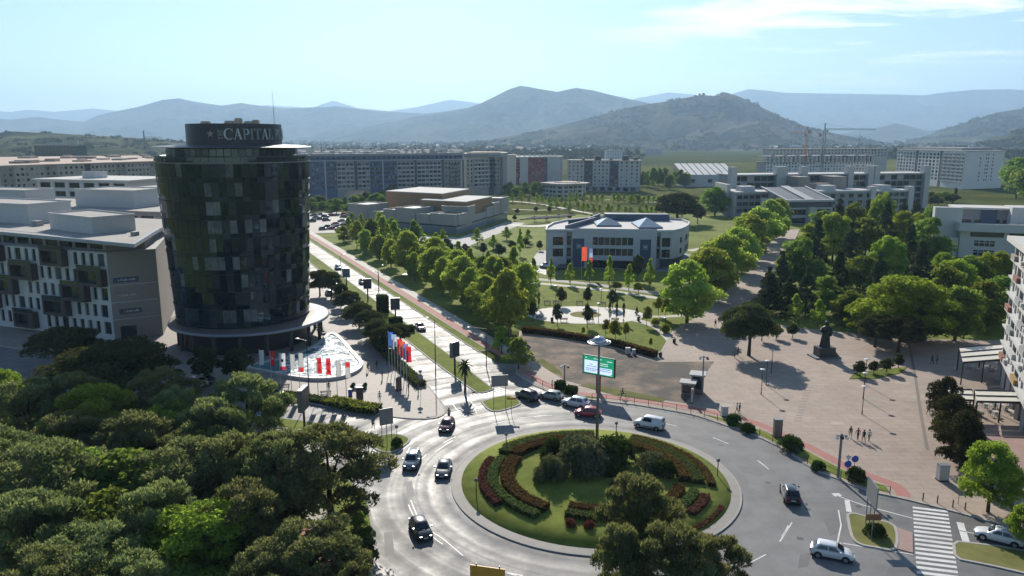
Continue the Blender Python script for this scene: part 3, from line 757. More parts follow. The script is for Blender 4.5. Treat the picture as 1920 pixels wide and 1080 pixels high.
for k in range(60):
    a0, a1 = 2 * math.pi * (k + 0.06) / 60, 2 * math.pi * (k + 0.94) / 60
    am = (a0 + a1) / 2; da = (am - view + math.pi) % (2 * math.pi) - math.pi
    if abs(da) < 1.7:
        b = MB(); r0 = 12.35
        b.quad((r0 * math.cos(a0), r0 * math.sin(a0), TZ1 + 0.25), (r0 * math.cos(a1), r0 * math.sin(a1), TZ1 + 0.25), (r0 * math.cos(a1), r0 * math.sin(a1), 39.2), (r0 * math.cos(a0), r0 * math.sin(a0), 39.2))
        b.build('attic_pane', tg[3] if pr.random() < 0.22 else tg[pr.choice((0, 1, 4))], tw)
b = MB(); b.lathe([(9, 39.35), (14.9, 39.42), (15.05, 39.48), (14.9, 39.56), (12.4, 39.85), (8.5, 40.0)], 96); b.build('roof_ring', mat('ring_metal', (0.055, 0.06, 0.068), rough=0.45, metal=0.3), tw)
b = MB(); b.lathe([(14.95, 39.44), (15.12, 39.47), (15.12, 39.52), (14.95, 39.57)], 96); b.build('ring_edge', mat('ring_metal', (0.055, 0.06, 0.068)), tw)
DR = 9.0; DZ0, DZ1 = 39.9, 43.9; n_before = set(o.name for o in tw.children)
b = MB(); b.lathe([(DR, DZ0), (DR, DZ1), (DR - 0.3, DZ1), (DR - 0.3, DZ1 - 0.8)], 96); b.build('drum', mat('drum_panel', (0.028, 0.032, 0.040), rough=0.4, var=0.2), tw, smooth=False)
b = MB(); b.lathe([(DR - 0.3, DZ1 - 0.8), (0.01, DZ1 - 0.8)], 48); b.build('drum_roof', W_ROOF, tw)

# lettering: stroked serif capitals bent round the drum; each stroke is (x0,z0,x1,z1,width)
def serif(ch):
    T, t = 0.17, 0.065
    def foot(x, z=0.0, w=0.3): return (x - w / 2, z + (0.03 if z < 0.5 else -0.03), x + w / 2, z + (0.03 if z < 0.5 else -0.03), 0.06)
    S = {'I': [(0.2, 0, 0.2, 1, T), foot(0.2), foot(0.2, 1)],
         'L': [(0.16, 0, 0.16, 1, T), foot(0.16, 1), (0.02, 0.03, 0.62, 0.03, 0.06), (0.6, 0.02, 0.62, 0.26, 0.07)],
         'T': [(0.36, 0, 0.36, 1, T), foot(0.36), (0.0, 0.97, 0.72, 0.97, 0.06), (0.03, 0.98, 0.02, 0.74, 0.06), (0.69, 0.98, 0.70, 0.74, 0.06)],
         'A': [(0.08, 0, 0.37, 1, t), (0.36, 1, 0.66, 0, T), foot(0.08, 0, 0.24), foot(0.66, 0, 0.3), (0.17, 0.34, 0.55, 0.34, t)],
         'H': [(0.14, 0, 0.14, 1, T), (0.6, 0, 0.6, 1, T), (0.14, 0.5, 0.6, 0.5, t), foot(0.14), foot(0.6), foot(0.14, 1), foot(0.6, 1)],
         'E': [(0.14, 0, 0.14, 1, T), (0.02, 0.03, 0.56, 0.03, 0.06), (0.02, 0.97, 0.54, 0.97, 0.06), (0.14, 0.5, 0.44, 0.5, t), (0.56, 0.02, 0.57, 0.24, 0.06), (0.53, 0.98, 0.54, 0.78, 0.06)],
         'Z': [(0.03, 0.97, 0.6, 0.97, 0.06), (0.57, 0.96, 0.08, 0.04, T), (0.04, 0.03, 0.64, 0.03, 0.06), (0.62, 0.02, 0.64, 0.24, 0.06), (0.04, 0.98, 0.02, 0.78, 0.06)]}
    if ch == 'C':
        out = []
        for i in range(18):
            a0, a1 = R(42 + 276 * i / 18), R(42 + 276 * (i + 1) / 18)
            w = 0.07 + 0.12 * max(0, -math.cos((a0 + a1) / 2)) ** 1.5
            out.append((0.45 + 0.42 * math.cos(a0), 0.5 + 0.5 * math.sin(a0), 0.45 + 0.42 * math.cos(a1), 0.5 + 0.5 * math.sin(a1), w))
        return out + [(0.77, 0.98, 0.77, 0.70, 0.06)], 0.84
    if ch == 'P':
        out = [(0.16, 0, 0.16, 1, T), foot(0.16), (0.02, 0.97, 0.3, 0.97, 0.06), (0.16, 0.44, 0.34, 0.44, 0.06)]
        for i in range(10):
            a0, a1 = R(90 - 180 * i / 10), R(90 - 180 * (i + 1) / 10)
            out.append((0.3 + 0.27 * math.cos(a0), 0.705 + 0.265 * math.sin(a0), 0.3 + 0.27 * math.cos(a1), 0.705 + 0.265 * math.sin(a1), 0.06 + 0.12 * max(0, math.cos((a0 + a1) / 2))))
        return out, 0.62
    return S[ch], {'I': 0.4, 'L': 0.66, 'T': 0.74, 'A': 0.78, 'H': 0.76, 'E': 0.62, 'Z': 0.68}[ch]
M_LETTER = mat('letter_metal', (0.42, 0.44, 0.46), rough=0.35, var=0.06, metal=0.2)
def put_letter(ch, x, z, size, a_at, turned=False, wf=1.0):
    """letter at arc position x (metres along the drum, to the right) and height z"""
    strokes, adv = serif(ch); b = MB()
    for (x0, z0, x1, z1, w) in strokes:
        n = max(2, int(math.hypot(x1 - x0, z1 - z0) / 0.2) + 1)
        dx, dz = x1 - x0, z1 - z0; l = math.hypot(dx, dz) or 1; nx_, nz_ = -dz / l * w / 2, dx / l * w / 2
        for i in range(n):
            q = []
            for (tt, sgn) in ((i / n, 1), (i / n, -1), ((i + 1) / n, -1), ((i + 1) / n, 1)):
                u, v = x0 + dx * tt + sgn * nx_, z0 + dz * tt + sgn * nz_
                if turned: u, v = -v, u
                a = a_at + (x + u * size * wf) / DR
                q.append((a, z + v * size))
            for rr_ in (DR + 0.16,):
                vs = [((rr_) * math.cos(a), rr_ * math.sin(a), zz_) for a, zz_ in q] + [((DR - 0.02) * math.cos(a), (DR - 0.02) * math.sin(a), zz_) for a, zz_ in q]
                b.add(vs, [(0, 1, 2, 3), (3, 2, 1, 0), (0, 4, 5, 1), (1, 5, 6, 2), (2, 6, 7, 3), (3, 7, 4, 0)])
    b.build('letter', M_LETTER, tw)
    return adv * size * wf
a_left = view - 0.30                                         # where the word starts, seen from the street
xz = 0.0
yy = 0.0
for ch in 'THE': yy += put_letter(ch, 0.55, 40.95 + yy, 0.82, a_left, True) + 0.08
x_ = 0.85
for ch in 'CAPITAL': x_ += put_letter(ch, x_, 40.95, 2.0, a_left, wf=0.93) + 0.13
x_ += 0.55
for ch in 'PLAZA': x_ += put_letter(ch, x_, 40.95, 2.0, a_left, wf=0.93) + 0.13
em = MB()                                                      # pale star-shaped emblem left of the words
for k in range(5):
    a = R(90 + 72 * k); pa = (0.0, 0.0); L_, w_ = 0.95, 0.26
    tip = (math.cos(a) * L_, math.sin(a) * L_); s1 = (math.cos(a + 0.63) * w_ * 1.4, math.sin(a + 0.63) * w_ * 1.4); s2 = (math.cos(a - 0.63) * w_ * 1.4, math.sin(a - 0.63) * w_ * 1.4)
    q = [pa, s2, tip, s1]; q3 = []
    for u, v in q:
        aa = a_left + (-1.75 + u * 0.8) / DR; q3.append(((DR + 0.1) * math.cos(aa), (DR + 0.1) * math.sin(aa), 42.0 + v * 0.8))
    em.add(q3, [(0, 1, 2, 3)])
em.build('emblem', mat('emblem_paint', (0.42, 0.27, 0.30)), tw)
for (ax, ay, w, h_) in ((-1.5, 2, 1.8, 1.4), (0.6, 1, 1.2, 1.9), (2.4, 1.6, 1.6, 1.3), (3.6, 2.4, 1.1, 1.6), (-6.0, 1.0, 1.6, 1.3)):
    b = MB(); b.box(-w / 2, w / 2, -0.6, 0.6, 0, h_); b.box(-w / 2 + 0.15, w / 2 - 0.15, -0.5, 0.5, h_, h_ + 0.12); b.build('roof_unit', mat('plant_metal', (0.30, 0.27, 0.22)), tw, (ax, ay, DZ1 - 0.8))
b = MB(); b.tube([(0, 0, 0), (0, 0, 7.0)], [0.06, 0.025], 6); b.build('antenna', M_DARK, tw, (8.3, -1.0, DZ1 - 0.8))

for o in tw.children:
    if o.name not in n_before: o.location.x += 0.5

# ---- white office building at left
lb = Bld('white_office_building', 'white office building with dark projecting balcony boxes at the left edge', o=(-82, 151.5))
A_, B_, C_ = (-142, 175.4), (-82, 151.5), (-74.2, 156.2)
LL = dist(A_, B_)
def fr(x): return LL - x                                        # distance measured from the corner towards the left
rects = []
boxes = []
# window columns measured from the corner; storeys 3.55 m
fh = 3.55
for f_ in range(5):
    z = 1.0 + f_ * fh
    xs_ = [1.0, 3.4, 5.9, 8.3] if f_ in (4, 2) else [1.8, 4.2, 6.6, 9.0]
    k = 0
    x = 0.7 + 0.5 * (f_ % 2)
    bx_here = {4: (11.0, 17.6), 3: (0.4, 7.2), 2: (5.6, 12.4), 1: (11.6, 18.4), 0: (22, 28)}[f_]
    bx2 = {4: (30, 36.5), 3: (20.5, 27.4), 2: (27, 33.5), 1: (33, 39), 0: (40, 46)}[f_]
    boxes += [(f_, *bx_here), (f_, *bx2)]
    while x < 60:
        w = 1.9 if k % 5 == 0 else 1.15
        if not any(b0 - 1.4 < x < b1 + 0.2 or b0 - 0.3 < x + w < b1 + 0.3 for b0, b1 in (bx_here, bx2)):
            rects.append((fr(x + w), fr(x), z + 0.35, z + 2.95, rnd.choice((GL_A, GL_A, GL_B, W_DKGREY))))
        x += w + 1.15; k += 1
rects = [r for r in rects if r[0] > 0]
lb.wall(A_, B_, 0, 18.6, rects, W_WHITE, depth=0.35, fm=M_DARK, mull=1)
for f_, b0, b1 in boxes:
    z = 1.0 + f_ * fh
    lb.on(A_, B_, fr(b1), fr(b0), 0.01, 1.5, z - 0.1, z + 0.55, 'balcony_box', W_BRONZE)
    lb.on(A_, B_, fr(b1), fr(b0), 0.01, 1.5, z + 3.0, z + 3.35, 'balcony_box', W_BRONZE)
    lb.on(A_, B_, fr(b1), fr(b1) + 0.5, 0.01, 1.5, z + 0.55, z + 3.0, 'balcony_side', W_BRONZE)
    lb.on(A_, B_, fr(b0) - 1.4, fr(b0), 0.01, 1.5, z + 0.55, z + 3.0, 'balcony_side', W_BRONZE)
    for q in range(4):
        x0 = fr(b1) + 0.5 + (b1 - b0 - 1.9) * q / 4; lb.on(A_, B_, x0 + 0.03, x0 + (b1 - b0 - 1.9) / 4 - 0.03, 0.3, 0.36, z + 0.55, z + 3.0, 'glazing', GL_B)
    lb.on(A_, B_, fr(b1), fr(b0), 1.42, 1.48, z + 3.35, z + 4.2, 'glass_rail', GL_B)
lb.wall(B_, C_, 0, 18.6, [(1.2, 4.2, 0.3, 3.0)], W_TAUPE)
for z in (4.4, 8.0, 11.6): lb.on(B_, C_, 0.05, 8.9, 0.02, 0.10, z, z + 0.16, 'string_course', W_OFF)
for z, x0, x1, mm in ((12.2, 0.7, 5.4, W_DKBLUE), (9.0, 0.7, 5.2, W_TAUPE), (5.6, 1.3, 5.5, W_DKGREY)):
    sg = lb.on(B_, C_, x0, x1, 0.05, 0.22, z, z + 1.0, 'wall_sign', mm)
    for q in range(7):
        xa = x0 + 0.9 + q * (x1 - x0 - 1.2) / 7; wq = 0.2 + 0.22 * ((q * 7) % 3) / 2
        o_ = lb.on(B_, C_, xa, xa + wq, 0.23, 0.27, z + 0.3, z + 0.62 + 0.1 * (q % 2), 'sign_mark', W_OFF); o_.parent = sg
rb = [(-84, 185), (-150, 210), A_]
backs(lb, [C_, rb[0], rb[1], A_], 0, 18.6, W_TAUPE)
# recessed top storey
A2, B2, C2 = (-141, 177.2), (-83.2, 153.8), (-77, 157.6)
tz = grid(0.5, dist(A2, B2) - 0.5, 14, 3.6, 18.6, 1, 2.2, 0.2, 1.8, gl=[GL_A, GL_B, GL_B])
lb.wall(A2, B2, 18.6, 20.7, tz, W_TAUPE, fm=M_DARK); lb.wall(B2, C2, 18.6, 20.7, (), W_TAUPE)
lb.wall(C2, (-86, 183), 18.6, 20.7, (), W_TAUPE)
lb.poly('terrace_slab', [A_, B_, C_, rb[0], rb[1]], 18.4, 18.62, W_OFF)
RO = [(-150, 180), (-112, 164.2), (-72.5, 144.0), (-79.5, 170), (-84, 190), (-152, 213)]
lb.poly('roof', RO, 20.72, 21.15, W_ROOF)
lb.strip('roof_edge', RO[:4], 0.5, 20.66, 21.35, mat('zinc_edge', (0.30, 0.34, 0.40), rough=0.4, metal=0.3))
def penthouse(bd, pts, z0, z1, nm='roof_house'):
    b = MB(); L_ = [bd.L(p) for p in pts]; b.prism(L_, z0, z1)
    o = b.build(nm, W_WHITE, bd.root)
    p = MB(); p.ribbon(L_, 0.3, z1, z1 + 0.35, closed=True); p.build('parapet', W_WHITE, o)
    p = MB(); p.prism([(sum(q.x for q in L_) / 4 + (q.x - sum(w.x for w in L_) / 4) * 0.93, sum(q.y for q in L_) / 4 + (q.y - sum(w.y for w in L_) / 4) * 0.93) for q in L_], z1, z1 + 0.06); p.build('roof_felt', W_ROOF, o)
    return o
penthouse(lb, [(-104, 170), (-89, 160), (-83.5, 167.5), (-99, 178)], 21.15, 24.5)
for k, (x0, y0, w, d, h_) in enumerate(((-100, 184, 2.2, 1.4, 1.1), (-96, 182, 1.6, 1.2, 0.9), (-112, 176, 1.8, 1.5, 1.2), (-80, 158, 1.2, 1.0, 0.8), (-108, 188, 2.4, 1.4, 1.0), (-122, 176, 1.5, 1.2, 1.0), (-92, 176, 1.4, 1.1, 0.9))):
    lb.poly('roof_unit', [(x0, y0), (x0 + w, y0 - w * 0.4), (x0 + w + d * 0.4, y0 - w * 0.4 + d), (x0 + d * 0.4, y0 + d)], 21.15, 21.15 + h_, (M_STEEL, W_OFF, W_GREY)[k % 3])
lb.strip('roof_walkway', [(-146, 182), (-112, 168), (-92, 157)], 0.5, 21.15, 21.22, W_OFF)
penthouse(lb, [(-141, 190), (-115, 180), (-111, 191), (-137, 201)], 21.15, 25.6)
# ---- blocks behind it
m2 = Bld('low_office_wing', 'flat-roofed white office wing behind the balcony-box building', o=(-170, 232))
f2 = [(-175, 234), (-99, 212)]
m2.wall(*f2, 0, 20.6, grid(1, 78, 14, 4.2, 6.2, 4, 3.6, 0.6, 2.2, gl=[GL_A, GL_A, GL_B]), W_OFF, depth=0.5)
m2.wall((-99, 212), (-95, 240), 0, 20.6, grid(1, 27, 5, 3.4, 6.2, 4, 3.6, 0.6, 2.2), W_OFF); backs(m2, [(-95, 240), (-166, 262), (-175, 234)], 0, 20.6, W_OFF)
m2.poly('roof', [(-177, 234), (-98, 210.6), (-94, 241), (-166, 263)], 20.6, 21.2, W_ROOF)
penthouse(m2, [(-131.5, 229), (-110.5, 222.5), (-107, 236), (-128, 243)], 21.2, 26.0)
penthouse(m2, [(-172, 240), (-149, 233), (-146, 243), (-168, 250)], 21.2, 25.4)
m3 = Bld('white_terrace_block', 'white block with strip windows and roof terrace behind the flat-roofed wing', o=(-185, 300))
m3.wall((-188, 302), (-146, 290), 0, 25, grid(0.5, 43, 6, 5.2, 8, 5, 3.4, 0.8, 2.0, gl=[GL_A, GL_B]), W_WHITE, depth=0.5); m3.wall((-146, 290), (-140, 318), 0, 25, (), W_WHITE); backs(m3, [(-140, 318), (-182, 330), (-188, 302)], 0, 25, W_WHITE)
m3.poly('roof', [(-190, 302), (-145, 289), (-139, 319), (-182, 331)], 25, 25.7, W_ROOFL); penthouse(m3, [(-172, 306), (-166, 304), (-164, 310), (-170, 312)], 25.7, 28)
m4 = Bld('slit_window_block', 'beige block with tall slit windows close behind the glass tower', o=(-134, 268))
m4.wall((-140, 270), (-120, 262), 0, 23.4, [(1.5 + 2.1 * k, 2.5 + 2.1 * k, 17.8, 21.6) for k in range(9)], W_BEIGE, depth=0.5); m4.wall((-120, 262), (-114, 285), 0, 23.4, (), W_BEIGE); backs(m4, [(-114, 285), (-134, 292), (-140, 270)], 0, 23.4, W_BEIGE)
m4.poly('roof', [(-140, 270), (-120, 262), (-114, 285), (-134, 292)], 23.4, 23.9, W_ROOF)

# ---- long apartment row at far left
la = Bld('long_apartment_row', 'long beige and brown apartment row with pale roof, far left behind the white offices', o=(-310, 365))
p0, p1 = (-310, 365), (-236, 523)
Ll = dist(p0, p1)
secs = []
x = 0.0; kk = 0
pal = [(W_BEIGE, 6), (W_TAUPE, 2), (W_BEIGE, 5), (W_BRONZE, 0), (W_BEIGE, 6), (W_TAUPE, 2)]
while x < 0.995:
    m_, n_ = pal[kk % 6]; wd = 0.022 if n_ == 0 else (0.045 if n_ == 2 else 0.10)
    secs.append((x, min(1.0, x + wd), m_, n_, 1.5, 0.9, 1.5, None)); x += wd; kk += 1
section_wall(la, p0, p1, 0, 26, secs, 5, 3.0, 10.6)
backs(la, [p1, (-330, 690), (-470, 600), p0], 0, 26, W_BEIGE)
la.poly('roof', [(-311.5, 364), (-234.5, 522.5), (-330, 692), (-472, 600)], 26, 26.7, W_ROOFP)
for k in range(40):
    u, v = rnd.random(), rnd.random(); q = lerp(lerp(p0, p1, u), lerp((-470, 600), (-330, 690), u), 0.1 + 0.85 * v)
    w = rnd.uniform(1.5, 5); la.poly('roof_hatch', [(q[0] - w, q[1] - w), (q[0] + w, q[1] - w), (q[0] + w, q[1] + w), (q[0] - w, q[1] + w)], 26.7, 26.7 + rnd.uniform(0.8, 2.0), rnd.choice((W_ROOFP, W_BEIGE, W_TAUPE)))
gb = Bld('green_glass_block', 'dark green glass block with pale roof lettering on the far left skyline', o=(-560, 905))
gb.wall((-562, 905), (-511, 905), 0, 33, grid(0, 51, 12, 3.9, 5, 7, 4.0, 0.2, 3.5, gl=[GL_B]), mat('green_frame', (0.03, 0.06, 0.055))); backs(gb, [(-511, 905), (-511, 925), (-562, 925), (-562, 905)], 0, 33, mat('green_frame', (0.03, 0.06, 0.055)))
gb.poly('roof', [(-563, 904), (-510, 904), (-510, 926), (-563, 926)], 33, 34, W_DKGREY)
for k in range(8): gb.on((-562, 905), (-511, 905), 13 + k * 3.2, 15.4 + k * 3.2, -3, -2.6, 34, 37.2, 'roof_letter', W_OFF)
b = MB(); b.tube([(0, 0, 0), (0, 0, 6)], 0.5); b.build('mast', W_OFF, gb.root, (49, 4, 34))

# ---- central long apartment block
ca = Bld('long_apartment_block', 'long blue grey apartment block with white balcony grids behind the mall', o=(-134, 509))
p0, p1 = (-145, 504), (-35, 557); Lc = dist(p0, p1)
def fx(px): return max(0.0, min(1.0, 0.09 + 0.91 * (px - 585) / 285.0))
WB = W_OFF
secs = [(0.0, fx(612), W_BLUE, 7, 1.1, 0.8, 1.6, None), (fx(612), fx(614), W_OFF, 0, 0, 0, 0, None), (fx(614), fx(633), W_BLUE, 5, 1.1, 0.8, 1.6, None), (fx(633), fx(663), W_GREY, 4, 2.4, 0.3, 2.2, WB),
        (fx(663), fx(669), W_DKGREY, 0, 0, 0, 0, None), (fx(669), fx(691), W_GREY, 3, 2.4, 0.3, 2.2, WB), (fx(691), fx(714), W_BLUE, 6, 1.1, 0.8, 1.6, None), (fx(714), fx(716), W_OFF, 0, 0, 0, 0, None),
        (fx(716), fx(741), W_BLUE, 6, 1.1, 0.8, 1.6, None), (fx(741), fx(773), W_GREY, 4, 2.4, 0.3, 2.2, WB), (fx(773), fx(778), W_DKGREY, 0, 0, 0, 0, None), (fx(778), fx(825), W_GREY, 6, 2.4, 0.3, 2.2, WB),
        (fx(825), fx(831), W_DKGREY, 0, 0, 0, 0, None), (fx(831), fx(864), W_TAUPE, 5, 1.2, 0.8, 1.5, None), (fx(864), fx(867), W_OFF, 0, 0, 0, 0, None), (fx(867), 1.0, W_DKGREY, 0, 0, 0, 0, None)]
section_wall(ca, p0, p1, 0, 26.5, secs, 6, 2.95, 7.6)
for k in range(6): ca.on(p0, p1, Lc * fx(842), Lc * fx(856), 0.02, 1.2, 8 + k * 2.95, 8.9 + k * 2.95, 'balcony', W_DKGREY)
backs(ca, [p1, (-44, 575), (-152, 523), p0], 0, 26.5, W_GREY)
ca.strip('eave', [p0, p1], 1.6, 26.5, 27.0, W_OFF)
q0, q1 = (-145.4, 506.4), (-36.0, 559.0)
ca.wall(q0, q1, 27.0, 29.8, grid(1, Lc - 1, 34, 1.6, 27.0, 1, 2.8, 0.7, 1.5, gl=[GL_A, GL_A, W_DKGREY]), W_BLUE)
ca.poly('mansard', [q0, q1, (-44, 575), (-152, 523)], 29.8, 31.4, W_GREY)
for k in range(46):
    u = (k + rnd.random()) / 46; q = lerp(lerp(q0, (-152, 523), 0.2 + 0.6 * rnd.random()), lerp(q1, (-44, 575), 0.2 + 0.6 * rnd.random()), u); w = rnd.uniform(0.6, 1.8)
    ca.poly('roof_vent', [(q[0] - w, q[1] - w * 0.7), (q[0] + w, q[1] - w * 0.7), (q[0] + w, q[1] + w * 0.7), (q[0] - w, q[1] + w * 0.7)], 31.4, 31.4 + rnd.uniform(0.5, 1.6), rnd.choice((W_ROOFL, W_GREY, W_WHITE)))
# parallel rows behind it, only their roofs show
for k, (dy, tx) in enumerate(((38, 'first'), (78, 'second'))):
    rb_ = Bld('apartment_row', 'low view of pale apartment roofs with vents, %s row behind the long blue grey block' % tx, o=(-150, 540 + dy))
    P4 = [(-175, 530 + dy), (-38 - k * 4, 590 + dy), (-46 - k * 4, 606 + dy), (-183, 546 + dy)]
    rb_.wall(P4[0], P4[1], 0, 30.5, grid(2, 140, 24, 1.8, 24, 2, 3, 0.8, 1.6), W_OFF); backs(rb_, [P4[1], P4[2], P4[3], P4[0]], 0, 30.5, W_OFF)
    rb_.poly('roof', P4, 30.5, 31.6 + k * 0.8, W_ROOFL)
    for j in range(28):
        q = lerp(lerp(P4[0], P4[3], rnd.random()), lerp(P4[1], P4[2], rnd.random()), rnd.random()); w = rnd.uniform(0.7, 2.2)
        rb_.poly('roof_vent', [(q[0] - w, q[1] - w), (q[0] + w, q[1] - w), (q[0] + w, q[1] + w), (q[0] - w, q[1] + w)], 31.6 + k * 0.8, 32.4 + k + rnd.uniform(0.2, 1.4), rnd.choice((W_ROOFL, W_WHITE, W_GREY)))
a2 = Bld('beige_apartment_block', 'beige apartment block with balcony columns at the right end of the long row', o=(-34, 560))
p0, p1 = (-33.5, 558), (-9, 578)
section_wall(a2, p0, p1, 0, 28, [(0, 0.22, W_BEIGE, 2, 1.3, 0.8, 1.5, None), (0.22, 0.66, W_BEIGE, 4, 2.2, 0.3, 2.2, W_OFF), (0.66, 0.82, W_DKGREY, 2, 1.8, 0.3, 2.2, W_DKGREY), (0.82, 1.0, W_TAUPE, 2, 1.2, 0.8, 1.5, None)], 7, 2.95, 6)
section_wall(a2, p1, (-4, 600), 0, 28, [(0, 0.4, W_DKGREY, 1, 1.2, 0.8, 1.5, None), (0.4, 1.0, W_GREY, 3, 1.2, 0.8, 1.5, None)], 7, 2.95, 6)
backs(a2, [(-4, 600), (-30, 606), p0], 0, 28, W_BEIGE)
a2.poly('roof', [(-35, 557), (-8, 576.5), (-3, 601), (-31, 607)], 28, 31, mat('metal_roof', (0.22, 0.23, 0.24), rough=0.5))
a2.poly('roof_deck', [(-33, 561), (-9.5, 579), (-5.5, 599), (-30, 604)], 31, 31.6, W_ROOFP)
g1 = Bld('grey_gable_block', 'blank light grey gable block between the beige and red blocks', o=(-6, 640))
g1.wall((-7, 640), (3.5, 640), 0, 27.5, grid(0.5, 2.5, 1, 1, 9, 6, 2.9, 0.8, 1.3), W_OFF); backs(g1, [(3.5, 640), (3.5, 660), (-7, 660), (-7, 640)], 0, 27.5, W_GREY); g1.poly('roof', [(-7.5, 639.5), (4, 639.5), (4, 661), (-7.5, 661)], 27.5, 28.2, W_ROOF)
rd = Bld('red_apartment_block', 'red and grey apartment block beyond the park lawn', o=(2, 712))
p0, p1 = (1.5, 712), (34, 738)
section_wall(rd, p0, p1, 0, 24, [(0, 0.16, W_RED, 2, 1.8, 0.3, 2.0, W_RED), (0.16, 0.42, W_OFF, 0, 0, 0, 0, None), (0.42, 0.92, W_RED, 5, 1.2, 0.8, 1.5, None), (0.92, 1.0, W_DKGREY, 1, 1.5, 0.8, 1.5, None)], 6, 2.95, 5)
rd.wall(p1, (46, 735), 0, 24.3, (), W_WHITE); backs(rd, [(46, 735), (50, 757), (5, 760), p0], 0, 24, W_GREY)
rd.poly('roof', [(1, 711), (34, 737), (46.5, 734.3), (50.5, 758), (4, 761)], 24, 25, W_ROOFL)
for k in range(8): q = (6 + k * 5, 730 + k * 2.5); rd.poly('roof_vent', [(q[0], q[1]), (q[0] + 2, q[1]), (q[0] + 2, q[1] + 2), (q[0], q[1] + 2)], 25, 26 + rnd.random(), W_ROOFL)
wb = Bld('white_apartment_block', 'white slab block with two dark vertical stripes beyond the park', o=(44, 615))
p0, p1 = (44.4, 616), (101, 604)
section_wall(wb, p0, p1, 4, 24, [(0, 0.235, W_OFF, 4, 1.3, 0.9, 1.4, None), (0.235, 0.355, W_DKGREY, 2, 1.2, 0.9, 1.4, None), (0.355, 0.585, W_OFF, 4, 1.3, 0.9, 1.4, None), (0.585, 0.71, W_DKGREY, 2, 1.2, 0.9, 1.4, None), (0.71, 1.0, W_OFF, 4, 1.3, 0.9, 1.4, None)], 7, 2.85, 4)
wb.wall(p0, p1, 0, 4, grid(1, 56, 9, 3.6, 0, 1, 4, 0.5, 2.8), W_GREY, name='ground_floor'); wb.wall(p1, (104, 618), 0, 24, grid(1, 13, 2, 1.2, 4, 7, 2.85, 0.9, 1.4), W_DKGREY); backs(wb, [(104, 618), (47, 630), p0], 0, 24, W_OFF)
wb.poly('roof', [(44, 615.3), (101.3, 603.2), (104.6, 618.5), (47, 631)], 24, 24.7, W_ROOF)
for (x_, w_, h_) in ((66, 5, 3.2), (88, 5, 3.4), (97, 3, 2), (56, 2, 1.5), (78, 2, 1.6)): wb.poly('roof_house', [(x_, 612), (x_ + w_, 611), (x_ + w_, 616), (x_, 617)], 24.7, 24.7 + h_, W_DKGREY)
sb = Bld('oval_roof_house', 'small glazed building with an overhanging flat roof by the young park trees', o=(30, 540))
q = [(21.5, 548), (31, 535), (36, 533), (50, 541), (53, 548), (42, 566)]
for a, b_ in zip(q, q[1:] + q[:1]): sb.wall(a, b_, 0, 9.5, grid(0.3, dist(a, b_) - 0.3, max(1, int(dist(a, b_) / 4)), 3.0, 0.3, 3, 3.0, 0.7, 1.6, gl=[GL_B, GL_A]), W_OFF)
sb.poly('roof', [(19, 549), (30, 532), (36.5, 530), (53, 539), (56, 549), (43, 570)], 9.5, 10.5, W_ROOF); sb.poly('roof_deck', [(30, 545), (45, 541), (49, 548), (38, 560)], 10.5, 11.0, W_ROOFP)
hl = Bld('striped_roof_hall', 'low hall with a white striped shed roof left of the university', o=(150, 671))
hl.wall((150, 671), (198, 671), 0, 10, grid(1, 47, 3, 4, 0, 1, 9, 3.5, 3.0, gl=[GL_A]), W_OFF); hl.wall((198, 671), (198, 712), 0, 10, (), W_OFF); backs(hl, [(198, 712), (150, 712), (150, 671)], 0, 10, W_OFF)
for k in range(8):
    b = MB(); x0 = k * 6.0; b.add([(x0 + 0.7, -0.5, 10), (x0 + 5.3, -0.5, 10), (x0 + 5.3, 41, 18.5), (x0 + 0.7, 41, 18.5), (x0 + 0.7, -0.5, 10.5), (x0 + 5.3, -0.5, 10.5), (x0 + 5.3, 41, 19), (x0 + 0.7, 41, 19)], [(0, 1, 5, 4), (4, 5, 6, 7), (1, 2, 6, 5), (3, 0, 4, 7), (2, 3, 7, 6)]); b.build('roof_panel', W_WHITE, hl.root)
b = MB(); b.add([(0, 0, 10), (48, 0, 10), (48, 41, 18.6), (0, 41, 18.6), (0, 41, 10), (48, 41, 10)], [(0, 1, 2, 3), (0, 3, 4), (1, 5, 2), (2, 5, 4, 3)]); b.build('roof', W_DKROOF, hl.root)

# ---- university
un = Bld('university_building', 'long dark glazed university building with pale stair towers at the end of the avenue', o=(185, 440))
p0, p1 = (126, 436), (252, 462); Lu = dist(p0, p1)
un.wall(p0, p1, 0, 20.5, grid(0.5, Lu - 0.5, 30, 3.95, 2.0, 5, 3.7, 0.55, 2.7, gl=[GL_A, GL_A, GL_B, GL_C, GL_A, GL_B]), W_GREY, fm=None)
backs(un, [p1, (248, 478), (122, 452), p0], 0, 20.5, W_GREY); un.poly('roof', [(125.5, 435), (252.6, 461.2), (248.6, 479), (121.6, 453)], 20.5, 21.2, W_OFF)
for px in (1358, 1440, 1449, 1484, 1566, 1603, 1614, 1708):
    f_ = (px - 1362) / (1715 - 1362.0); c = lerp(p0, p1, max(0.0, min(1.0, f_)))
    un.poly('stair_tower', [(c[0] - 1.7, c[1] - 3), (c[0] + 1.7, c[1] - 2.4), (c[0] + 1.0, c[1] + 3), (c[0] - 2.3, c[1] + 2.4)], 0, 25.5, W_OFF)
un.poly('brick_block', [(160, 427), (167, 428.4), (165, 442), (158, 441)], 0, 20.3, W_TAUPE); un.poly('brick_block', [(167, 430), (181, 433), (180, 443), (165, 442)], 0, 16.5, W_TAUPE); un.poly('brick_block', [(181, 431), (189.5, 432.8), (188, 447), (179, 445)], 0, 20.3, W_TAUPE)
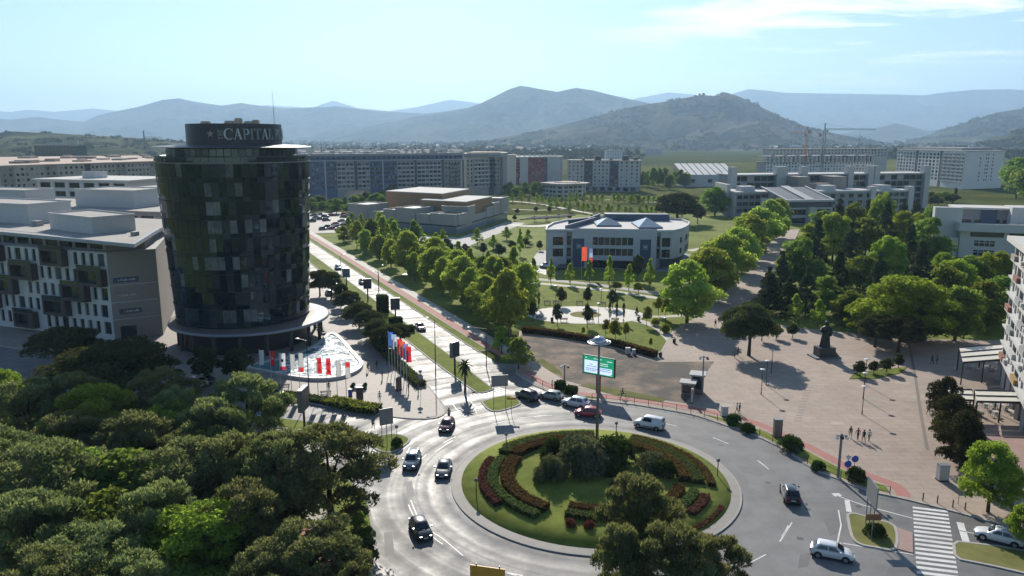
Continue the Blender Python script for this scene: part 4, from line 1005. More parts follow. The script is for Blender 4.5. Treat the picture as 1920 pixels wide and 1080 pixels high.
for (x0, y0, x1, y1, z, nm) in ((119, 404, 141, 410, 12.5, 'l'), (166, 412, 200, 420, 12.5, 'r'), (202, 424, 226, 430, 12.0, 'rr')):
    un.wall((x0, y0), (x1, y1), 0, z, grid(0.5, dist((x0, y0), (x1, y1)) - 0.5, 6, 3.0, 1.5, 3, 3.6, 1.0, 1.9, gl=[GL_A]), W_GREY); un.wall((x1, y1), (x1 - 3, y1 + 22), 0, z, (), W_OFF); un.wall((x0 - 3, y0 + 22), (x0, y0), 0, z, (), W_OFF)
    un.poly('wing_roof', [(x0 - 0.6, y0 - 0.6), (x1 + 0.6, y1 - 0.6), (x1 - 3, y1 + 24), (x0 - 3, y0 + 24)], z, z + 1.0, W_OFF)
    un.poly('roof_house', [(x0 + 4, y0 + 5), (x0 + 12, y0 + 7), (x0 + 11, y0 + 14), (x0 + 3, y0 + 12)], z + 1.0, z + 3.6, W_WHITE)
    un.poly('pylon', [(x1 - 3, y1 - 2.5), (x1, y1 - 2), (x1 - 0.6, y1 + 3), (x1 - 3.6, y1 + 2.4)], 0, z + 3.0, W_WHITE)
e0, e1 = (135.5, 371), (158.5, 375)
un.wall(e0, e1, 0, 8.0, [(0.8, 9.6, 0.2, 3.0), (13.4, 22.4, 0.2, 3.0), (0.8, 9.6, 4.4, 7.2), (13.4, 22.4, 4.4, 7.2)], W_OFF, depth=1.2, name='entrance_wall'); un.wall(e1, (155, 405), 0, 11, (), W_GREY); un.wall((131, 401), e0, 0, 11, (), W_OFF)
un.poly('entrance_pier', [(145.3, 368.6), (148.6, 369.2), (148.2, 372.5), (144.9, 371.9)], 0, 8.4, W_OFF)
b = MB(); o_ = un.L
def slope(nm, pts, m_, th=0.5):
    q = [(un.L(p).x, un.L(p).y, p[2]) for p in pts]; b = MB(); b.add(q + [(x, y, z - th) for x, y, z in q], [(0, 1, 2, 3), (0, 4, 5, 1), (1, 5, 6, 2), (2, 6, 7, 3), (3, 7, 4, 0), (7, 6, 5, 4)]); return b.build(nm, m_, un.root)
slope('sloping_roof', [(135, 372.2, 11.3), (159, 376.4, 11.3), (155.2, 404, 16.2), (131, 400, 16.2)], mat('ribbed_roof', (0.16, 0.16, 0.165), rough=0.6))
slope('roof_band', [(144.6, 373.5, 11.9), (149.3, 374.4, 11.9), (146, 403, 16.9), (141.4, 402.1, 16.9)], W_OFF, 0.3)
slope('roof_verge', [(134.4, 372, 11.8), (135.4, 372.2, 11.8), (131.4, 400, 16.8), (130.4, 399.8, 16.8)], W_WHITE); slope('roof_verge', [(158.6, 376.2, 11.8), (159.6, 376.4, 11.8), (155.8, 404.2, 16.8), (154.8, 404, 16.8)], W_WHITE)
slope('roof_front', [(134.6, 371.2, 11.75), (159.4, 375.5, 11.75), (159.3, 376.6, 11.9), (134.5, 372.4, 11.9)], W_OFF, 1.0)
un.poly('dark_fascia', [(135.2, 372.6), (158.8, 376.6), (158.5, 378.5), (135, 374.5)], 8.0, 10.8, W_DKGREY)
un.poly('end_wall', [(116, 411), (118, 411.5), (118, 436), (116, 436)], 0, 17.0, W_OFF)

# ---- construction site, cranes and blocks right behind the university
co = Bld('unfinished_apartment_block', 'unfinished concrete apartment block with open storeys under the cranes', o=(251, 757))
p0, p1 = (251, 757), (374, 793); Lq = dist(p0, p1)
co.wall(p0, p1, 0, 18.4, [r for k, r in enumerate(grid(0.5, Lq - 0.5, 36, 1.7, 6.5, 4, 3.0, 0.8, 1.6)) if rnd.random() < 0.86], W_BRT)
for k in range(3): co.poly('floor_slab', [(250, 756), (375, 792), (371, 811), (246, 775)], 18.4 + 2.95 * k, 18.75 + 2.95 * k, M_CONC)
for k in range(26):
    c = lerp(p0, p1, (k + 0.5) / 26)
    for z in (18.75, 21.7): co.poly('concrete_pier', [(c[0] - 0.4 - (k % 3) * 0.6, c[1]), (c[0] + 0.4, c[1]), (c[0] + 0.4, c[1] + 4), (c[0] - 0.4, c[1] + 4)], z, z + 2.6, M_CONC)
backs(co, [p1, (370, 811), (247, 775), p0], 0, 18.4, M_CONC)
for k in range(9): c = lerp(p0, p1, (k + 0.5) / 9); co.poly('roof_core', [(c[0], c[1] + 6), (c[0] + 4, c[1] + 6), (c[0] + 4, c[1] + 9), (c[0], c[1] + 9)], 24.65, 25.4 + rnd.random() * 1.8, M_CONC)
c2 = Bld('finished_apartment_row', 'white apartment row just behind the unfinished block', o=(300, 850))
c2.wall((285, 845), (430, 880), 0, 30, grid(1, 148, 34, 1.8, 21, 3, 3.0, 0.8, 1.6), W_OFF); backs(c2, [(430, 880), (426, 896), (281, 861), (285, 845)], 0, 30, W_OFF); c2.poly('roof', [(284, 844), (431, 879), (427, 897), (280, 862)], 30, 30.8, W_ROOF)
r1 = Bld('white_corner_block', 'tall white apartment block with blank sunlit end at the right skyline', o=(376, 635))
p0, p1, p2 = (372, 742), (375.5, 636), (417.8, 652)
section_wall(r1, p0, p1, 0, 31, [(0, 0.3, W_BRT, 6, 3.0, 0.5, 2.0, None), (0.3, 0.34, W_DKGREY, 0, 0, 0, 0, None), (0.34, 0.66, W_BRT, 6, 3.4, 0.4, 2.1, None), (0.66, 0.7, W_DKGREY, 0, 0, 0, 0, None), (0.7, 1.0, W_BRT, 5, 2.4, 0.3, 2.2, W_WHITE)], 8, 3.0, 5.5)
r1.wall(p1, p2, 0, 31, [(x, x + 1.3, 6.5 + f_ * 3.0, 8.0 + f_ * 3.0) for f_ in range(8) for x in (17, 23.5, 26, 31.5) if (f_ + int(x)) % 4 or x > 25], W_BRT); backs(r1, [p2, (410, 760), p0], 0, 31, W_OFF)
r1.poly('roof', [(371, 742), (375, 635), (418.6, 651.5), (411, 761)], 31, 31.8, W_ROOFL); r1.poly('roof_storey', [(376, 740), (380, 650), (412, 660), (404, 750)], 31.8, 33.8, W_GREY)
dk = Bld('dark_block', 'dark grey block standing right of the white corner block', o=(425, 690)); dk.wall((424, 690), (440, 696), 0, 25, grid(0.5, 16, 4, 1.8, 4, 6, 3, 0.8, 1.5), W_DKGREY); backs(dk, [(440, 696), (436, 715), (420, 709), (424, 690)], 0, 25, W_DKGREY); dk.poly('roof', [(423, 689), (441, 695), (437, 716), (419, 710)], 25, 25.8, W_GREY)
def crane(base, h, jib, back_, az, label, col):
    t = thing('tower_crane', label, 'crane', base, az)
    b = MB(); w = 1.0
    for sx in (-1, 1):
        for sy in (-1, 1): b.bar((sx * w, sy * w, 0), (sx * w, sy * w, h), 0.28)
    n = int(h / 3)
    for k in range(n):
        z0, z1 = h * k / n, h * (k + 1) / n
        for s in (-1, 1): b.bar((-w, s * w, z0), (w, s * w, z1), 0.16); b.bar((s * w, -w, z1), (s * w, w, z0), 0.16)
    b.build('mast', col, t)
    j = MB()
    for y in (-0.8, 0.8): j.bar((-back_, y, h + 0.6), (jib, y, h + 0.6), 0.25)
    j.bar((0, 0, h + 2.1), (jib, 0, h + 1.6), 0.25)
    n = int(jib / 3)
    for k in range(n):
        x0, x1 = jib * k / n, jib * (k + 1) / n
        for y in (-0.8, 0.8): j.bar((x0, y, h + 0.6), ((x0 + x1) / 2, 0, h + 2.0), 0.14); j.bar(((x0 + x1) / 2, 0, h + 2.0), (x1, y, h + 0.6), 0.14)
    j.build('jib', col, t)
    q = MB(); q.bar((0, 0, h), (0, 0, h + 7), 0.9); q.bar((0, 0, h + 7), (jib * 0.6, 0, h + 1.8), 0.12); q.bar((0, 0, h + 7), (-back_ + 1, 0, h + 0.8), 0.12); q.build('apex', col, t)
    b = MB(); b.box(0.8, 2.6, -2.2, -0.6, h - 1.6, h + 0.6); b.build('cab', W_OFF, t)
    b = MB(); b.box(-back_, -back_ + 3, -1, 1, h - 2.2, h + 0.5); b.build('counterweight', M_CONC, t)
    b = MB(); b.bar((jib * 0.7, 0, h + 0.5), (jib * 0.7, 0, h - 8), 0.12); b.box(jib * 0.7 - 0.3, jib * 0.7 + 0.3, -0.3, 0.3, h - 9, h - 8); b.build('hook', M_DARK, t)
g_ = at_y(1510, 290, 770); crane((g_.x, 770, 0), 46, 14, 14, R(170), 'orange tower crane above the unfinished block, left of the green crane', mat('crane_orange', (0.5, 0.2, 0.05)))
g_ = at_y(1543, 290, 740); crane((g_.x, 740, 0), 49, 46, 16, R(-8), 'grey green tower crane with a long jib above the unfinished block', mat('crane_green', (0.10, 0.15, 0.13)))
g_ = at_y(273, 290, 640); crane((g_.x, 640, 0), 41, 14, 12, R(35), 'distant tower crane left of the lettered drum', mat('crane_grey', (0.2, 0.22, 0.25)))

# ---- right-hand white building
rw = Bld('white_institute_building', 'white institute building with blank pylon wall among trees at right', o=(158, 266))
p0, p1 = (158, 265.5), (216, 243.5); Lr = dist(p0, p1)
rects = grid(2.2, Lr - 0.5, 5, 10.2, 9.3 - 2.0, 1, 3, 0.15, 1.7, gl=[GL_B]) + [(x + k * 1.62, x + k * 1.62 + 1.45, z + q, z + q + h_) for x in (4.5, 17.5, 31, 44) for k in range(4) for z in (0.9, 4.2) for q, h_ in ((0, 1.15), (1.35, 0.6))]
rw.wall(p0, p1, 0, 9.4, rects, W_WHITE, depth=0.25)
rw.wall((164, 282), p0, 0, 9.4, (), W_WHITE); backs(rw, [p1, (226, 268), (164, 290)], 0, 9.4, W_WHITE)
rw.strip('parapet_band', [(162.5, 284), (157, 264.4), (217, 241.8)], 0.6, 9.4, 12.2, W_WHITE)
rw.poly('roof', [(157.2, 264.9), (216.6, 242.4), (226, 268), (164, 290)], 9.45, 9.9, W_ROOFL)
u0, u1 = (166, 283), (222, 262)
rw.wall(u0, u1, 9.9, 15.6, grid(1, 56, 12, 3.6, 9.9, 1, 3, 0.7, 1.2), W_GREY, depth=0.4); rw.wall((169, 292), u0, 9.9, 15.6, (), W_GREY); rw.poly('upper_roof', [(164.5, 281.5), (222, 260.4), (226, 272), (169, 294)], 15.6, 16.3, W_ROOFL)
rw.poly('stair_house', [(179.5, 272), (196, 266), (200, 276), (183, 282)], 9.9, 17.0, W_WHITE)
rw.poly('blue_screen', [(173.3, 279.6), (178, 277.9), (178.4, 279.2), (173.8, 280.9)], 9.9, 16.0, W_DKBLUE)
rw.poly('pylon_wall', [(151.2, 270.8), (159.8, 268.6), (160.7, 271.8), (152.1, 274)], 0, 17.2, W_WHITE); rw.poly('low_wall', [(153.2, 267.6), (158.2, 266.4), (159, 269), (154, 270.2)], 0, 6.8, W_WHITE)
for k in range(3): rw.poly('roof_unit', [(176 + 2.4 * k, 266 - k), (177.8 + 2.4 * k, 265.4 - k), (178.4 + 2.4 * k, 267.4 - k), (176.6 + 2.4 * k, 268 - k)], 9.9, 11.6, M_STEEL)
rw.poly('plinth', [(162, 263.4), (214, 243.6), (214.3, 244.4), (162.3, 264.2)], 0, 0.9, W_TAUPE)

# ---- apartment block at the right edge
re_ = Bld('balcony_apartment_block', 'white apartment block with stacked loggias cut by the right edge', o=(84.7, 126.2))
p0, p1 = (84.9, 126.6), (66.5, 89.0); Le = dist(p0, p1)
cols = [mat('ochre_panel', (0.34, 0.22, 0.08)), mat('brick_panel', (0.24, 0.11, 0.08)), GL_A, W_DKGREY, GL_A]
rects = []
bay = Le / 9
for f_ in range(7):
    for k in range(9):
        x0 = k * bay
        if (k + f_) % 3 == 0: rects += [(x0 + 0.4, x0 + bay - 0.4, 4.6 + 2.85 * f_, 6.9 + 2.85 * f_, rnd.choice(cols))]
        else: rects += [(x0 + 0.45, x0 + 1.75, 5.2 + 2.85 * f_, 6.9 + 2.85 * f_, rnd.choice(cols[2:])), (x0 + 2.2, x0 + bay - 0.4, 4.6 + 2.85 * f_, 6.9 + 2.85 * f_, rnd.choice(cols))]
re_.wall(p0, p1, 3.8, 24.2, rects, W_WHITE, depth=0.8)
for f_ in range(8): re_.on(p0, p1, -0.1, Le, 0.0, 0.5, 3.9 + 2.85 * f_, 4.15 + 2.85 * f_, 'slab_edge', W_OFF)
for f_ in range(7):
    for k in range(9):
        if (k + f_) % 3 == 0: re_.on(p0, p1, k * bay + 0.3, (k + 1) * bay - 0.3, 0.0, 0.55, 4.15 + 2.85 * f_, 5.0 + 2.85 * f_, 'balcony', rnd.choice((W_OFF, W_GREY, cols[0], cols[1], W_GREY, W_TAUPE)))
        elif rnd.random() < 0.4: re_.on(p0, p1, k * bay + 0.5, k * bay + 1.7, 0.0, 0.5, 4.4 + 2.85 * f_, 5.0 + 2.85 * f_, 'cooling_unit', W_OFF)
re_.wall((98, 120), p0, 3.8, 24.2, (), W_WHITE); backs(re_, [p1, (85, 78), (104, 117)], 3.8, 24.2, W_WHITE)
re_.poly('ground_floor', [(86.5, 124), (70, 90), (86, 80), (102, 116)], 0, 3.9, W_DKGREY)
for k in range(8): q = lerp(p0, p1, (k + 0.3) / 8); re_.poly('pier', [(q[0] - 0.1, q[1]), (q[0] + 0.5, q[1] + 0.2), (q[0] + 0.3, q[1] + 0.8), (q[0] - 0.3, q[1] + 0.6)], 0, 3.85, W_OFF)
re_.poly('roof', [(83.9, 127.6), (65.4, 88.4), (86, 77), (105, 117.5)], 24.2, 25.0, W_ROOFL)

# ---- mall
ml = Bld('stepped_shopping_centre', 'low shopping centre of pale louvred boxes with brown cubes on top', o=(-24, 330))
LV = mat('louvre_cladding', (0.33, 0.325, 0.30), rough=0.7, var=0.07, scale=0.5)
p0, p1, p2 = (-78, 363.5), (-24.3, 330), (-2.5, 398)
BG = glass('pale_shop_glass', (0.16, 0.20, 0.24), 0.2, 1.5)
ml.poly('podium', [p0, p1, p2, (-56, 432)], 0, 3.3, BG)
ml.poly('podium_band', [lerp(p0, p2, 0.02), lerp(p1, (-56, 432), 0.02), lerp(p2, p0, 0.02), lerp((-56, 432), p1, 0.02)], 3.3, 4.0, W_DKGREY)
ml.poly('terrace', [(-75.5, 364.5), (-24.8, 333.5), (-4.5, 397), (-56, 429)], 4.0, 4.5, W_ROOFL)
def lbox(pa, pb, f0, f1, out, dep, z1, z0=3.9):
    a, c = lerp(pa, pb, f0), lerp(pa, pb, f1); d = Vector((pb[0] - pa[0], pb[1] - pa[1])).normalized(); n_ = Vector((d.y, -d.x))
    q = [(a[0] + n_.x * out, a[1] + n_.y * out), (c[0] + n_.x * out, c[1] + n_.y * out), (c[0] - n_.x * dep, c[1] - n_.y * dep), (a[0] - n_.x * dep, a[1] - n_.y * dep)]
    o = ml.poly('louvred_box', q, z0, z1, LV)
    b = MB(); L_ = [ml.L(p) for p in q]; b.ribbon(L_, 0.35, z1, z1 + 0.5, closed=True); b.build('parapet', LV, o)
    nl = int((z1 - z0) / 0.55)
    lv = MB()
    for k in range(nl): lv.ribbon([ml.L(p) for p in q], 0.10, z0 + 0.2 + k * 0.55, z0 + 0.3 + k * 0.55, closed=True, off=0.05)
    tag(lv.build('louvres', LV, o), kind='stuff')
for a in ((0.0, 0.19, 0.5, 14, 10.4), (0.195, 0.335, 0.3, 12, 7.6), (0.345, 0.455, 0.4, 14, 8.8), (0.465, 0.645, 0.9, 13, 10.0), (0.655, 0.775, 0.6, 12, 7.8), (0.785, 0.995, 1.0, 12, 8.4)): lbox(p0, p1, *a)
for a in ((0.02, 0.16, 0.6, 9, 8.4), (0.17, 0.30, 0.7, 12, 10.8), (0.31, 0.52, 0.5, 10, 6.4), (0.53, 0.66, 0.5, 14, 8.2), (0.67, 0.82, 0.6, 16, 9.6), (0.83, 1.0, 0.8, 18, 11.2)): lbox(p1, p2, *a)
for nm_, q, z in (('brown_cube', [(-63, 380), (-33, 361), (-22, 396), (-50, 412)], 15.4), ('brown_cube', [(-43, 358), (-21, 345), (-10, 378), (-33, 390)], 12.8)):
    o = ml.poly(nm_, q, 4.4, z, W_BROWN); b = MB(); b.prism([ml.L(p) for p in q], z, z + 0.35); b.build('roof', W_ROOFL, o)
for k in range(3):
    b = MB(); b.box(0, 26, 0, 0.5, 2.2, 2.8)
    b.build('ramp_beam', W_DKGREY, ml.root, (28 + k * 3, 40 + k * 5, 0), R(28))
hs = Bld('gabled_house', 'small dark-roofed house beside the car park', 'house', o=(-98, 470))
hs.wall((-99, 455), (-90, 452), 0, 8, grid(0.5, 9, 3, 1.3, 0, 2, 3.8, 1.2, 1.6), W_OFF); backs(hs, [(-90, 452), (-88, 462), (-97, 465), (-99, 455)], 0, 8, W_OFF)
b = MB(); q = [hs.L(p) for p in ((-100, 454.6), (-89.4, 451), (-87, 463), (-97.6, 466))]; r0, r1_ = (q[0] + q[3]) / 2, (q[1] + q[2]) / 2
b.add([(v.x, v.y, 7.8) for v in q] + [(r0.x, r0.y, 11), (r1_.x, r1_.y, 11)], [(0, 1, 5, 4), (2, 3, 4, 5), (1, 2, 5), (3, 0, 4)]); b.build('roof', mat('slate_roof', (0.10, 0.085, 0.08)), hs.root)

# ---- white office pavilion in the park
of = Bld('curved_white_office', 'white three storey office with curved right wall and blue panels in the park', o=(30, 243))
WO = mat('white_cladding', (0.46, 0.475, 0.50), rough=0.6, var=0.05, scale=0.4)
ZT = 12.3
of.wall((11, 243), (17.6, 243.6), 0, ZT, [(2.2, 5.6, 7.3, 10.0), (2.2, 5.6, 3.6, 6.2)], WO, fm=M_DARK, depth=0.3, mull=1)
of.wall((17.6, 245), (19.4, 244.8), 0, ZT, [(0.3, 1.6, 7.2, 10.2), (0.3, 1.6, 3.4, 6.2), (0.3, 1.6, 0.3, 2.6)], WO)
of.wall((19.4, 242.6), (23.4, 242.3), 0, ZT + 0.6, [(0.2, 3.9, 0.1, 9.6, W_DKBLUE)], WO, depth=0.15, wname='blue_panel')
of.wall((23.4, 242.3), (40.6, 240.0), 0, ZT + 0.6, [(2.6 + 1.86 * k, 4.3 + 1.86 * k, z, z + h_, rnd.choice((GL_A, GL_B))) for k in range(7) for z, h_ in ((7.6, 2.5), (4.2, 2.3))] + [(1.0, 16.5, 0.1, 2.8)], WO, depth=0.4, fm=M_DARK)
of.wall((40.6, 240.0), (44.6, 239.9), 0, ZT + 0.6, [(0.3, 3.8, 0.1, 9.6, W_DKBLUE)], WO, depth=0.15, wname='blue_panel')
of.wall((44.6, 239.9), (46.3, 240.4), 0, ZT + 0.6, (), WO)
of.wall((46.3, 242), (47.6, 242), 0, ZT, [(0.1, 1.2, 7.0, 10.4), (0.1, 1.2, 3.2, 6.4)], WO)
cv = [(47.6, 240.8), (51.4, 241.2), (54.6, 245.2), (57.4, 250.6), (60.0, 257.2), (62.2, 265), (62.0, 276)]
of.wall(cv[0], cv[1], 3.2, ZT, [(0.4, 3.2, 7.0, 10.0, rnd.choice((GL_A, GL_B))), (0.4, 3.2, 3.6, 6.2, GL_A)], WO, fm=M_DARK, depth=0.3)
for a, b_, w in zip(cv[1:], cv[2:], (0, 1, 2, 2, 2)):
    l = dist(a, b_); of.wall(a, b_, 3.2, ZT, [(0.6, l - 0.6 if w == 2 else 3.2, z, z + 1.9, GL_D) for z in (7.6, 4.1)] if w else (), WO, depth=0.3, fm=M_DARK, mull=2)
for a, b_ in zip(cv, cv[1:]): of.wall((a[0] - 1.5, a[1] + 1.5), (b_[0] - 1.5, b_[1] + 1.5), 0, 3.2, (), W_DKGREY, name='base_wall')
for a, b_ in zip(((17.6, 243.6), (19.4, 244.8), (46.3, 240.4), (47.6, 242)), ((17.6, 245), (19.4, 242.6), (46.3, 242), (47.6, 240.8))): of.wall(a, b_, 0, ZT, (), WO)
lft = [(30, 284), (20, 274), (14.5, 264), (11.8, 253), (11, 243)]
backs(of, [cv[-1], (40, 288)] + lft, 0, ZT, WO)
outl = [(11, 243), (17.6, 243.6), (19.4, 242.8), (40.6, 240.2), (46.3, 240.6)] + cv + [(40, 288)] + lft[:-1]
of.poly('roof', outl, ZT - 0.7, ZT - 0.45, W_ROOFL)
of.strip('parapet', outl, 0.4, ZT - 0.5, ZT + 0.25, WO, closed=True)
of.strip('roof_wall', [(19.6, 262), (27, 268), (33, 284)], 0.5, ZT - 0.4, ZT + 1.4, W_DKBLUE)
of.strip('roof_wall', [(17.5, 246), (30, 272)], 0.4, ZT - 0.4, ZT + 1.2, W_DKBLUE)
def skylight(c, w, d, h):
    b = MB(); b.box(-w, w, -d, d, 0, 0.5); b.build('skylight_base', W_DKBLUE, of.root, (c[0] - 30, c[1] - 243, ZT - 0.45))
    b = MB(); b.add([(-w, -d, 0.5), (w, -d, 0.5), (w, d, 0.5), (-w, d, 0.5), (0, 0, h)], [(0, 1, 4), (1, 2, 4), (2, 3, 4), (3, 0, 4)]); b.build('skylight', BG, of.root, (c[0] - 30, c[1] - 243, ZT - 0.45))
skylight((33, 262), 4.2, 6, 2.6); skylight((46, 258), 4, 8, 3.0)
of.poly('roof_house', [(34, 276), (57, 274), (57, 278), (34, 281)], ZT - 0.4, ZT + 2.0, W_DKBLUE)
of.on((23.4, 242.3), (40.6, 240.0), 0, 17, 0.02, 1.6, 2.9, 3.3, 'entrance_canopy', WO)
for nm_, q in (('panel_emblem', (20.6, 241.95)), ('panel_emblem', (41.7, 239.75))):
    b = MB(); b.box(0, 1.7, -0.06, 0, 6.2, 8.0); o = b.build(nm_, mat('emblem_blue', (0.14, 0.2, 0.28)), of.root, (q[0] - 30, q[1] - 243, 0), R(-3))
    b = MB(); b.box(0.5, 1.2, -0.09, -0.07, 6.9, 7.5); b.build('emblem_mark', W_WHITE, o)

# ================================================================== vegetation
def cards(cen, nrm, size, aspect, rng, tdir=None):
    """leaf-sized quads: centres, facing directions and sizes -> vertex array"""
    n = len(cen)
    t = rng.normal(size=(n, 3)) if tdir is None else tdir + rng.normal(size=(n, 3)) * 0.35; t -= (t * nrm).sum(1)[:, None] * nrm
    t /= np.linalg.norm(t, axis=1)[:, None] + 1e-9
    b = np.cross(nrm, t)
    s = size[:, None]
    v = np.empty((n, 4, 3))
    v[:, 0] = cen - t * s; v[:, 1] = cen - b * s * aspect + t * s * 0.15
    v[:, 2] = cen + t * s; v[:, 3] = cen + b * s * aspect + t * s * 0.15
    return v.reshape(-1, 3)
def card_mesh(name, V, mats, mi=None):
    n = len(V) // 4
    me = bpy.data.meshes.new(name)
    me.vertices.add(len(V)); me.vertices.foreach_set('co', V.astype(np.float32).ravel())
    me.loops.add(n * 4); me.loops.foreach_set('vertex_index', np.arange(n * 4, dtype=np.int32))
    me.polygons.add(n); me.polygons.foreach_set('loop_start', np.arange(0, n * 4, 4, dtype=np.int32)); me.polygons.foreach_set('loop_total', np.full(n, 4, dtype=np.int32))
    for m in mats: me.materials.append(m)
    if mi is not None: me.polygons.foreach_set('material_index', mi.astype(np.int32))
    me.update(calc_edges=True)
    return me
def unit(n, rng):
    v = rng.normal(size=(n, 3)); return v / np.linalg.norm(v, axis=1)[:, None]
def crown_mesh(name, m, seed, shape, nclump, nleaf, leaf, rc, zr, flat=0.8, aspect=0.55, hz=1.0, fill=0.35, spiky=False):
    """clumps of leaves through a crown of unit radius and unit tree height.
    shape(t) = relative radius of the crown at relative crown height t; zr = (z0, z1) of the crown; hz = typical tree height / crown radius"""
    rng = np.random.default_rng(seed)
    C, NN, S, TD = [], [], [], []
    for k in range(nclump):
        t = rng.random() if k > 2 else (0.95, 0.5, 0.8)[k]
        a = rng.random() * 2 * math.pi
        rr = shape(t) * (math.sqrt(rng.random()) if rng.random() < fill else rng.uniform(0.66, 1.12))
        r = rc * rng.uniform(0.5, 1.45) * (0.55 + 0.45 * shape(t))
        rr = max(0.0, rr - r * 0.55)
        c = np.array([rr * math.cos(a), rr * math.sin(a), zr[0] + (zr[1] - zr[0]) * t])
        n = max(12, int(nleaf * (r / rc) ** 2 * rng.uniform(0.7, 1.2)))
        u = unit(n, rng); u[:, 2] = np.where(u[:, 2] < -0.35, -u[:, 2] * 0.6, u[:, 2])
        rad = r * rng.uniform(0.55, 1.08, n) ** 0.6
        p = u * rad[:, None]; p[:, 2] *= flat / hz
        C.append(c + p)
        q = u * 0.55 + unit(n, rng) * 0.8 + np.array([0, 0, 0.25]); NN.append(q / np.linalg.norm(q, axis=1)[:, None])
        S.append(leaf * rng.uniform(0.55, 1.3, n)); td = u * 0.8 + np.array([0, 0, 0.7]); TD.append(td / np.linalg.norm(td, axis=1)[:, None])
    C, NN, S = np.concatenate(C), np.concatenate(NN), np.concatenate(S)
    C[:, 2] *= hz
    if spiky: NN = unit(len(C), rng)
    V = cards(C, NN, S, aspect, rng, np.concatenate(TD) if spiky else None); V[:, 2] /= hz
    return card_mesh(name, V, [m])
def trunk_mesh(name, m, seed, h, r, limbs, hz, spread=0.6, top=0.8, lean=0.05):
    rng = random.Random(seed); b = MB()
    pts = [(rng.uniform(-1, 1) * lean * t, rng.uniform(-1, 1) * lean * t, t * top * hz) for t in (0, 0.25, 0.5, 0.75, 1.0)]
    b.tube(pts, [r * 1.25, r, r * 0.8, r * 0.5, r * 0.15], 7)
    for k in range(limbs):
        a = 2 * math.pi * (k + rng.random() * 0.6) / max(limbs, 1); z0 = (h + (top - h) * rng.random() * 0.5) * hz
        L_ = spread * rng.uniform(0.6, 1.0)
        p0 = (0, 0, z0); p1 = (math.cos(a) * L_ * 0.5, math.sin(a) * L_ * 0.5, z0 + 0.14 * hz); p2 = (math.cos(a) * L_, math.sin(a) * L_, z0 + 0.26 * hz)
        b.tube([p0, p1, p2], [r * 0.5, r * 0.32, r * 0.1], 5)
    me = b.mesh(name, m, smooth=True)
    co = np.empty(len(me.vertices) * 3, np.float32); me.vertices.foreach_get('co', co); co[2::3] /= hz; me.vertices.foreach_set('co', co); me.update()
    return me
BARK = mat('bark', (0.055, 0.042, 0.032), rough=0.95, var=0.3, scale=2, obj=True)
BARK_P = mat('plane_bark', (0.13, 0.115, 0.09), rough=0.95, var=0.3, scale=2, obj=True)
L_PINE = leaf_mat('pine_needles', (0.032, 0.049, 0.021), (0.142, 0.156, 0.076), trans=0.55, rand=0.25, scale=0.9)
L_BROAD = leaf_mat('bright_leaves', (0.060, 0.094, 0.014), (0.130, 0.165, 0.032), trans=0.7, rand=0.2)
L_PLANE = leaf_mat('plane_leaves', (0.070, 0.100, 0.020), (0.150, 0.180, 0.045), trans=0.9, rand=0.2)
L_POP = leaf_mat('young_leaves', (0.070, 0.106, 0.018), (0.148, 0.185, 0.038), trans=0.9, rand=0.15)
L_UMB = leaf_mat('umbrella_needles', (0.022, 0.032, 0.013), (0.075, 0.082, 0.034), trans=0.3, rand=0.2)
L_CON = leaf_mat('conifer_needles', (0.018, 0.032, 0.016), (0.055, 0.076, 0.034), trans=0.25, rand=0.3)
L_MAG = leaf_mat('magnolia_leaves', (0.016, 0.026, 0.009), (0.075, 0.062, 0.026), trans=0.2, rand=0.15, scale=1.6)
L_MID = leaf_mat('mid_green_leaves', (0.036, 0.062, 0.014), (0.098, 0.128, 0.032), trans=0.7, rand=0.3)
L_YEL = leaf_mat('yellow_green_leaves', (0.080, 0.095, 0.012), (0.19, 0.19, 0.03), trans=0.45, rand=0.15)
L_HEDGE = leaf_mat('hedge_leaves', (0.014, 0.032, 0.008), (0.045, 0.075, 0.018), trans=0.25, rand=0.2, scale=2)
L_HBROWN = leaf_mat('brown_hedge_leaves', (0.060, 0.030, 0.014), (0.125, 0.085, 0.030), trans=0.3, rand=0.15, scale=1.6)
L_HGREEN = leaf_mat('green_hedge_leaves', (0.045, 0.072, 0.018), (0.100, 0.125, 0.045), trans=0.3, rand=0.15, scale=1.6)
L_HRED = leaf_mat('maroon_hedge_leaves', (0.062, 0.022, 0.018), (0.125, 0.055, 0.042), trans=0.3, rand=0.15, scale=1.6)
L_OLIVE = leaf_mat('olive_shrub_leaves', (0.030, 0.044, 0.022), (0.100, 0.112, 0.066), trans=0.35, rand=0.15, scale=1.2)
L_FAR = leaf_mat('far_tree_leaves', (0.020, 0.030, 0.014), (0.052, 0.062, 0.030), trans=0.15, rand=0.2)
dome = lambda t: math.sqrt(max(0.0, 1 - (abs(t - 0.35) / 0.66) ** 2.2)) if t > 0.35 else 0.72 + 0.28 * t / 0.35
oval = lambda t: max(0.05, math.sin(math.pi * (0.12 + 0.84 * t)) ** 0.7)
cone = lambda t: max(0.06, (1 - t) ** 0.8 * (0.75 + 0.25 * min(1, t * 6)))
umb = lambda t: math.sqrt(max(0.0, 1 - (t / 1.02) ** 2.6)) * (0.78 + 0.22 * min(1, t * 4))
popl = lambda t: max(0.06, (math.sin(math.pi * (0.1 + 0.45 * min(1, t / 0.35))) if t < 0.35 else (1 - (t - 0.35) / 0.66) ** 0.75))
col_ = lambda t: 0.75 + 0.25 * math.sin(math.pi * t) if t < 0.85 else 0.75 * (1 - t) / 0.15 + 0.1
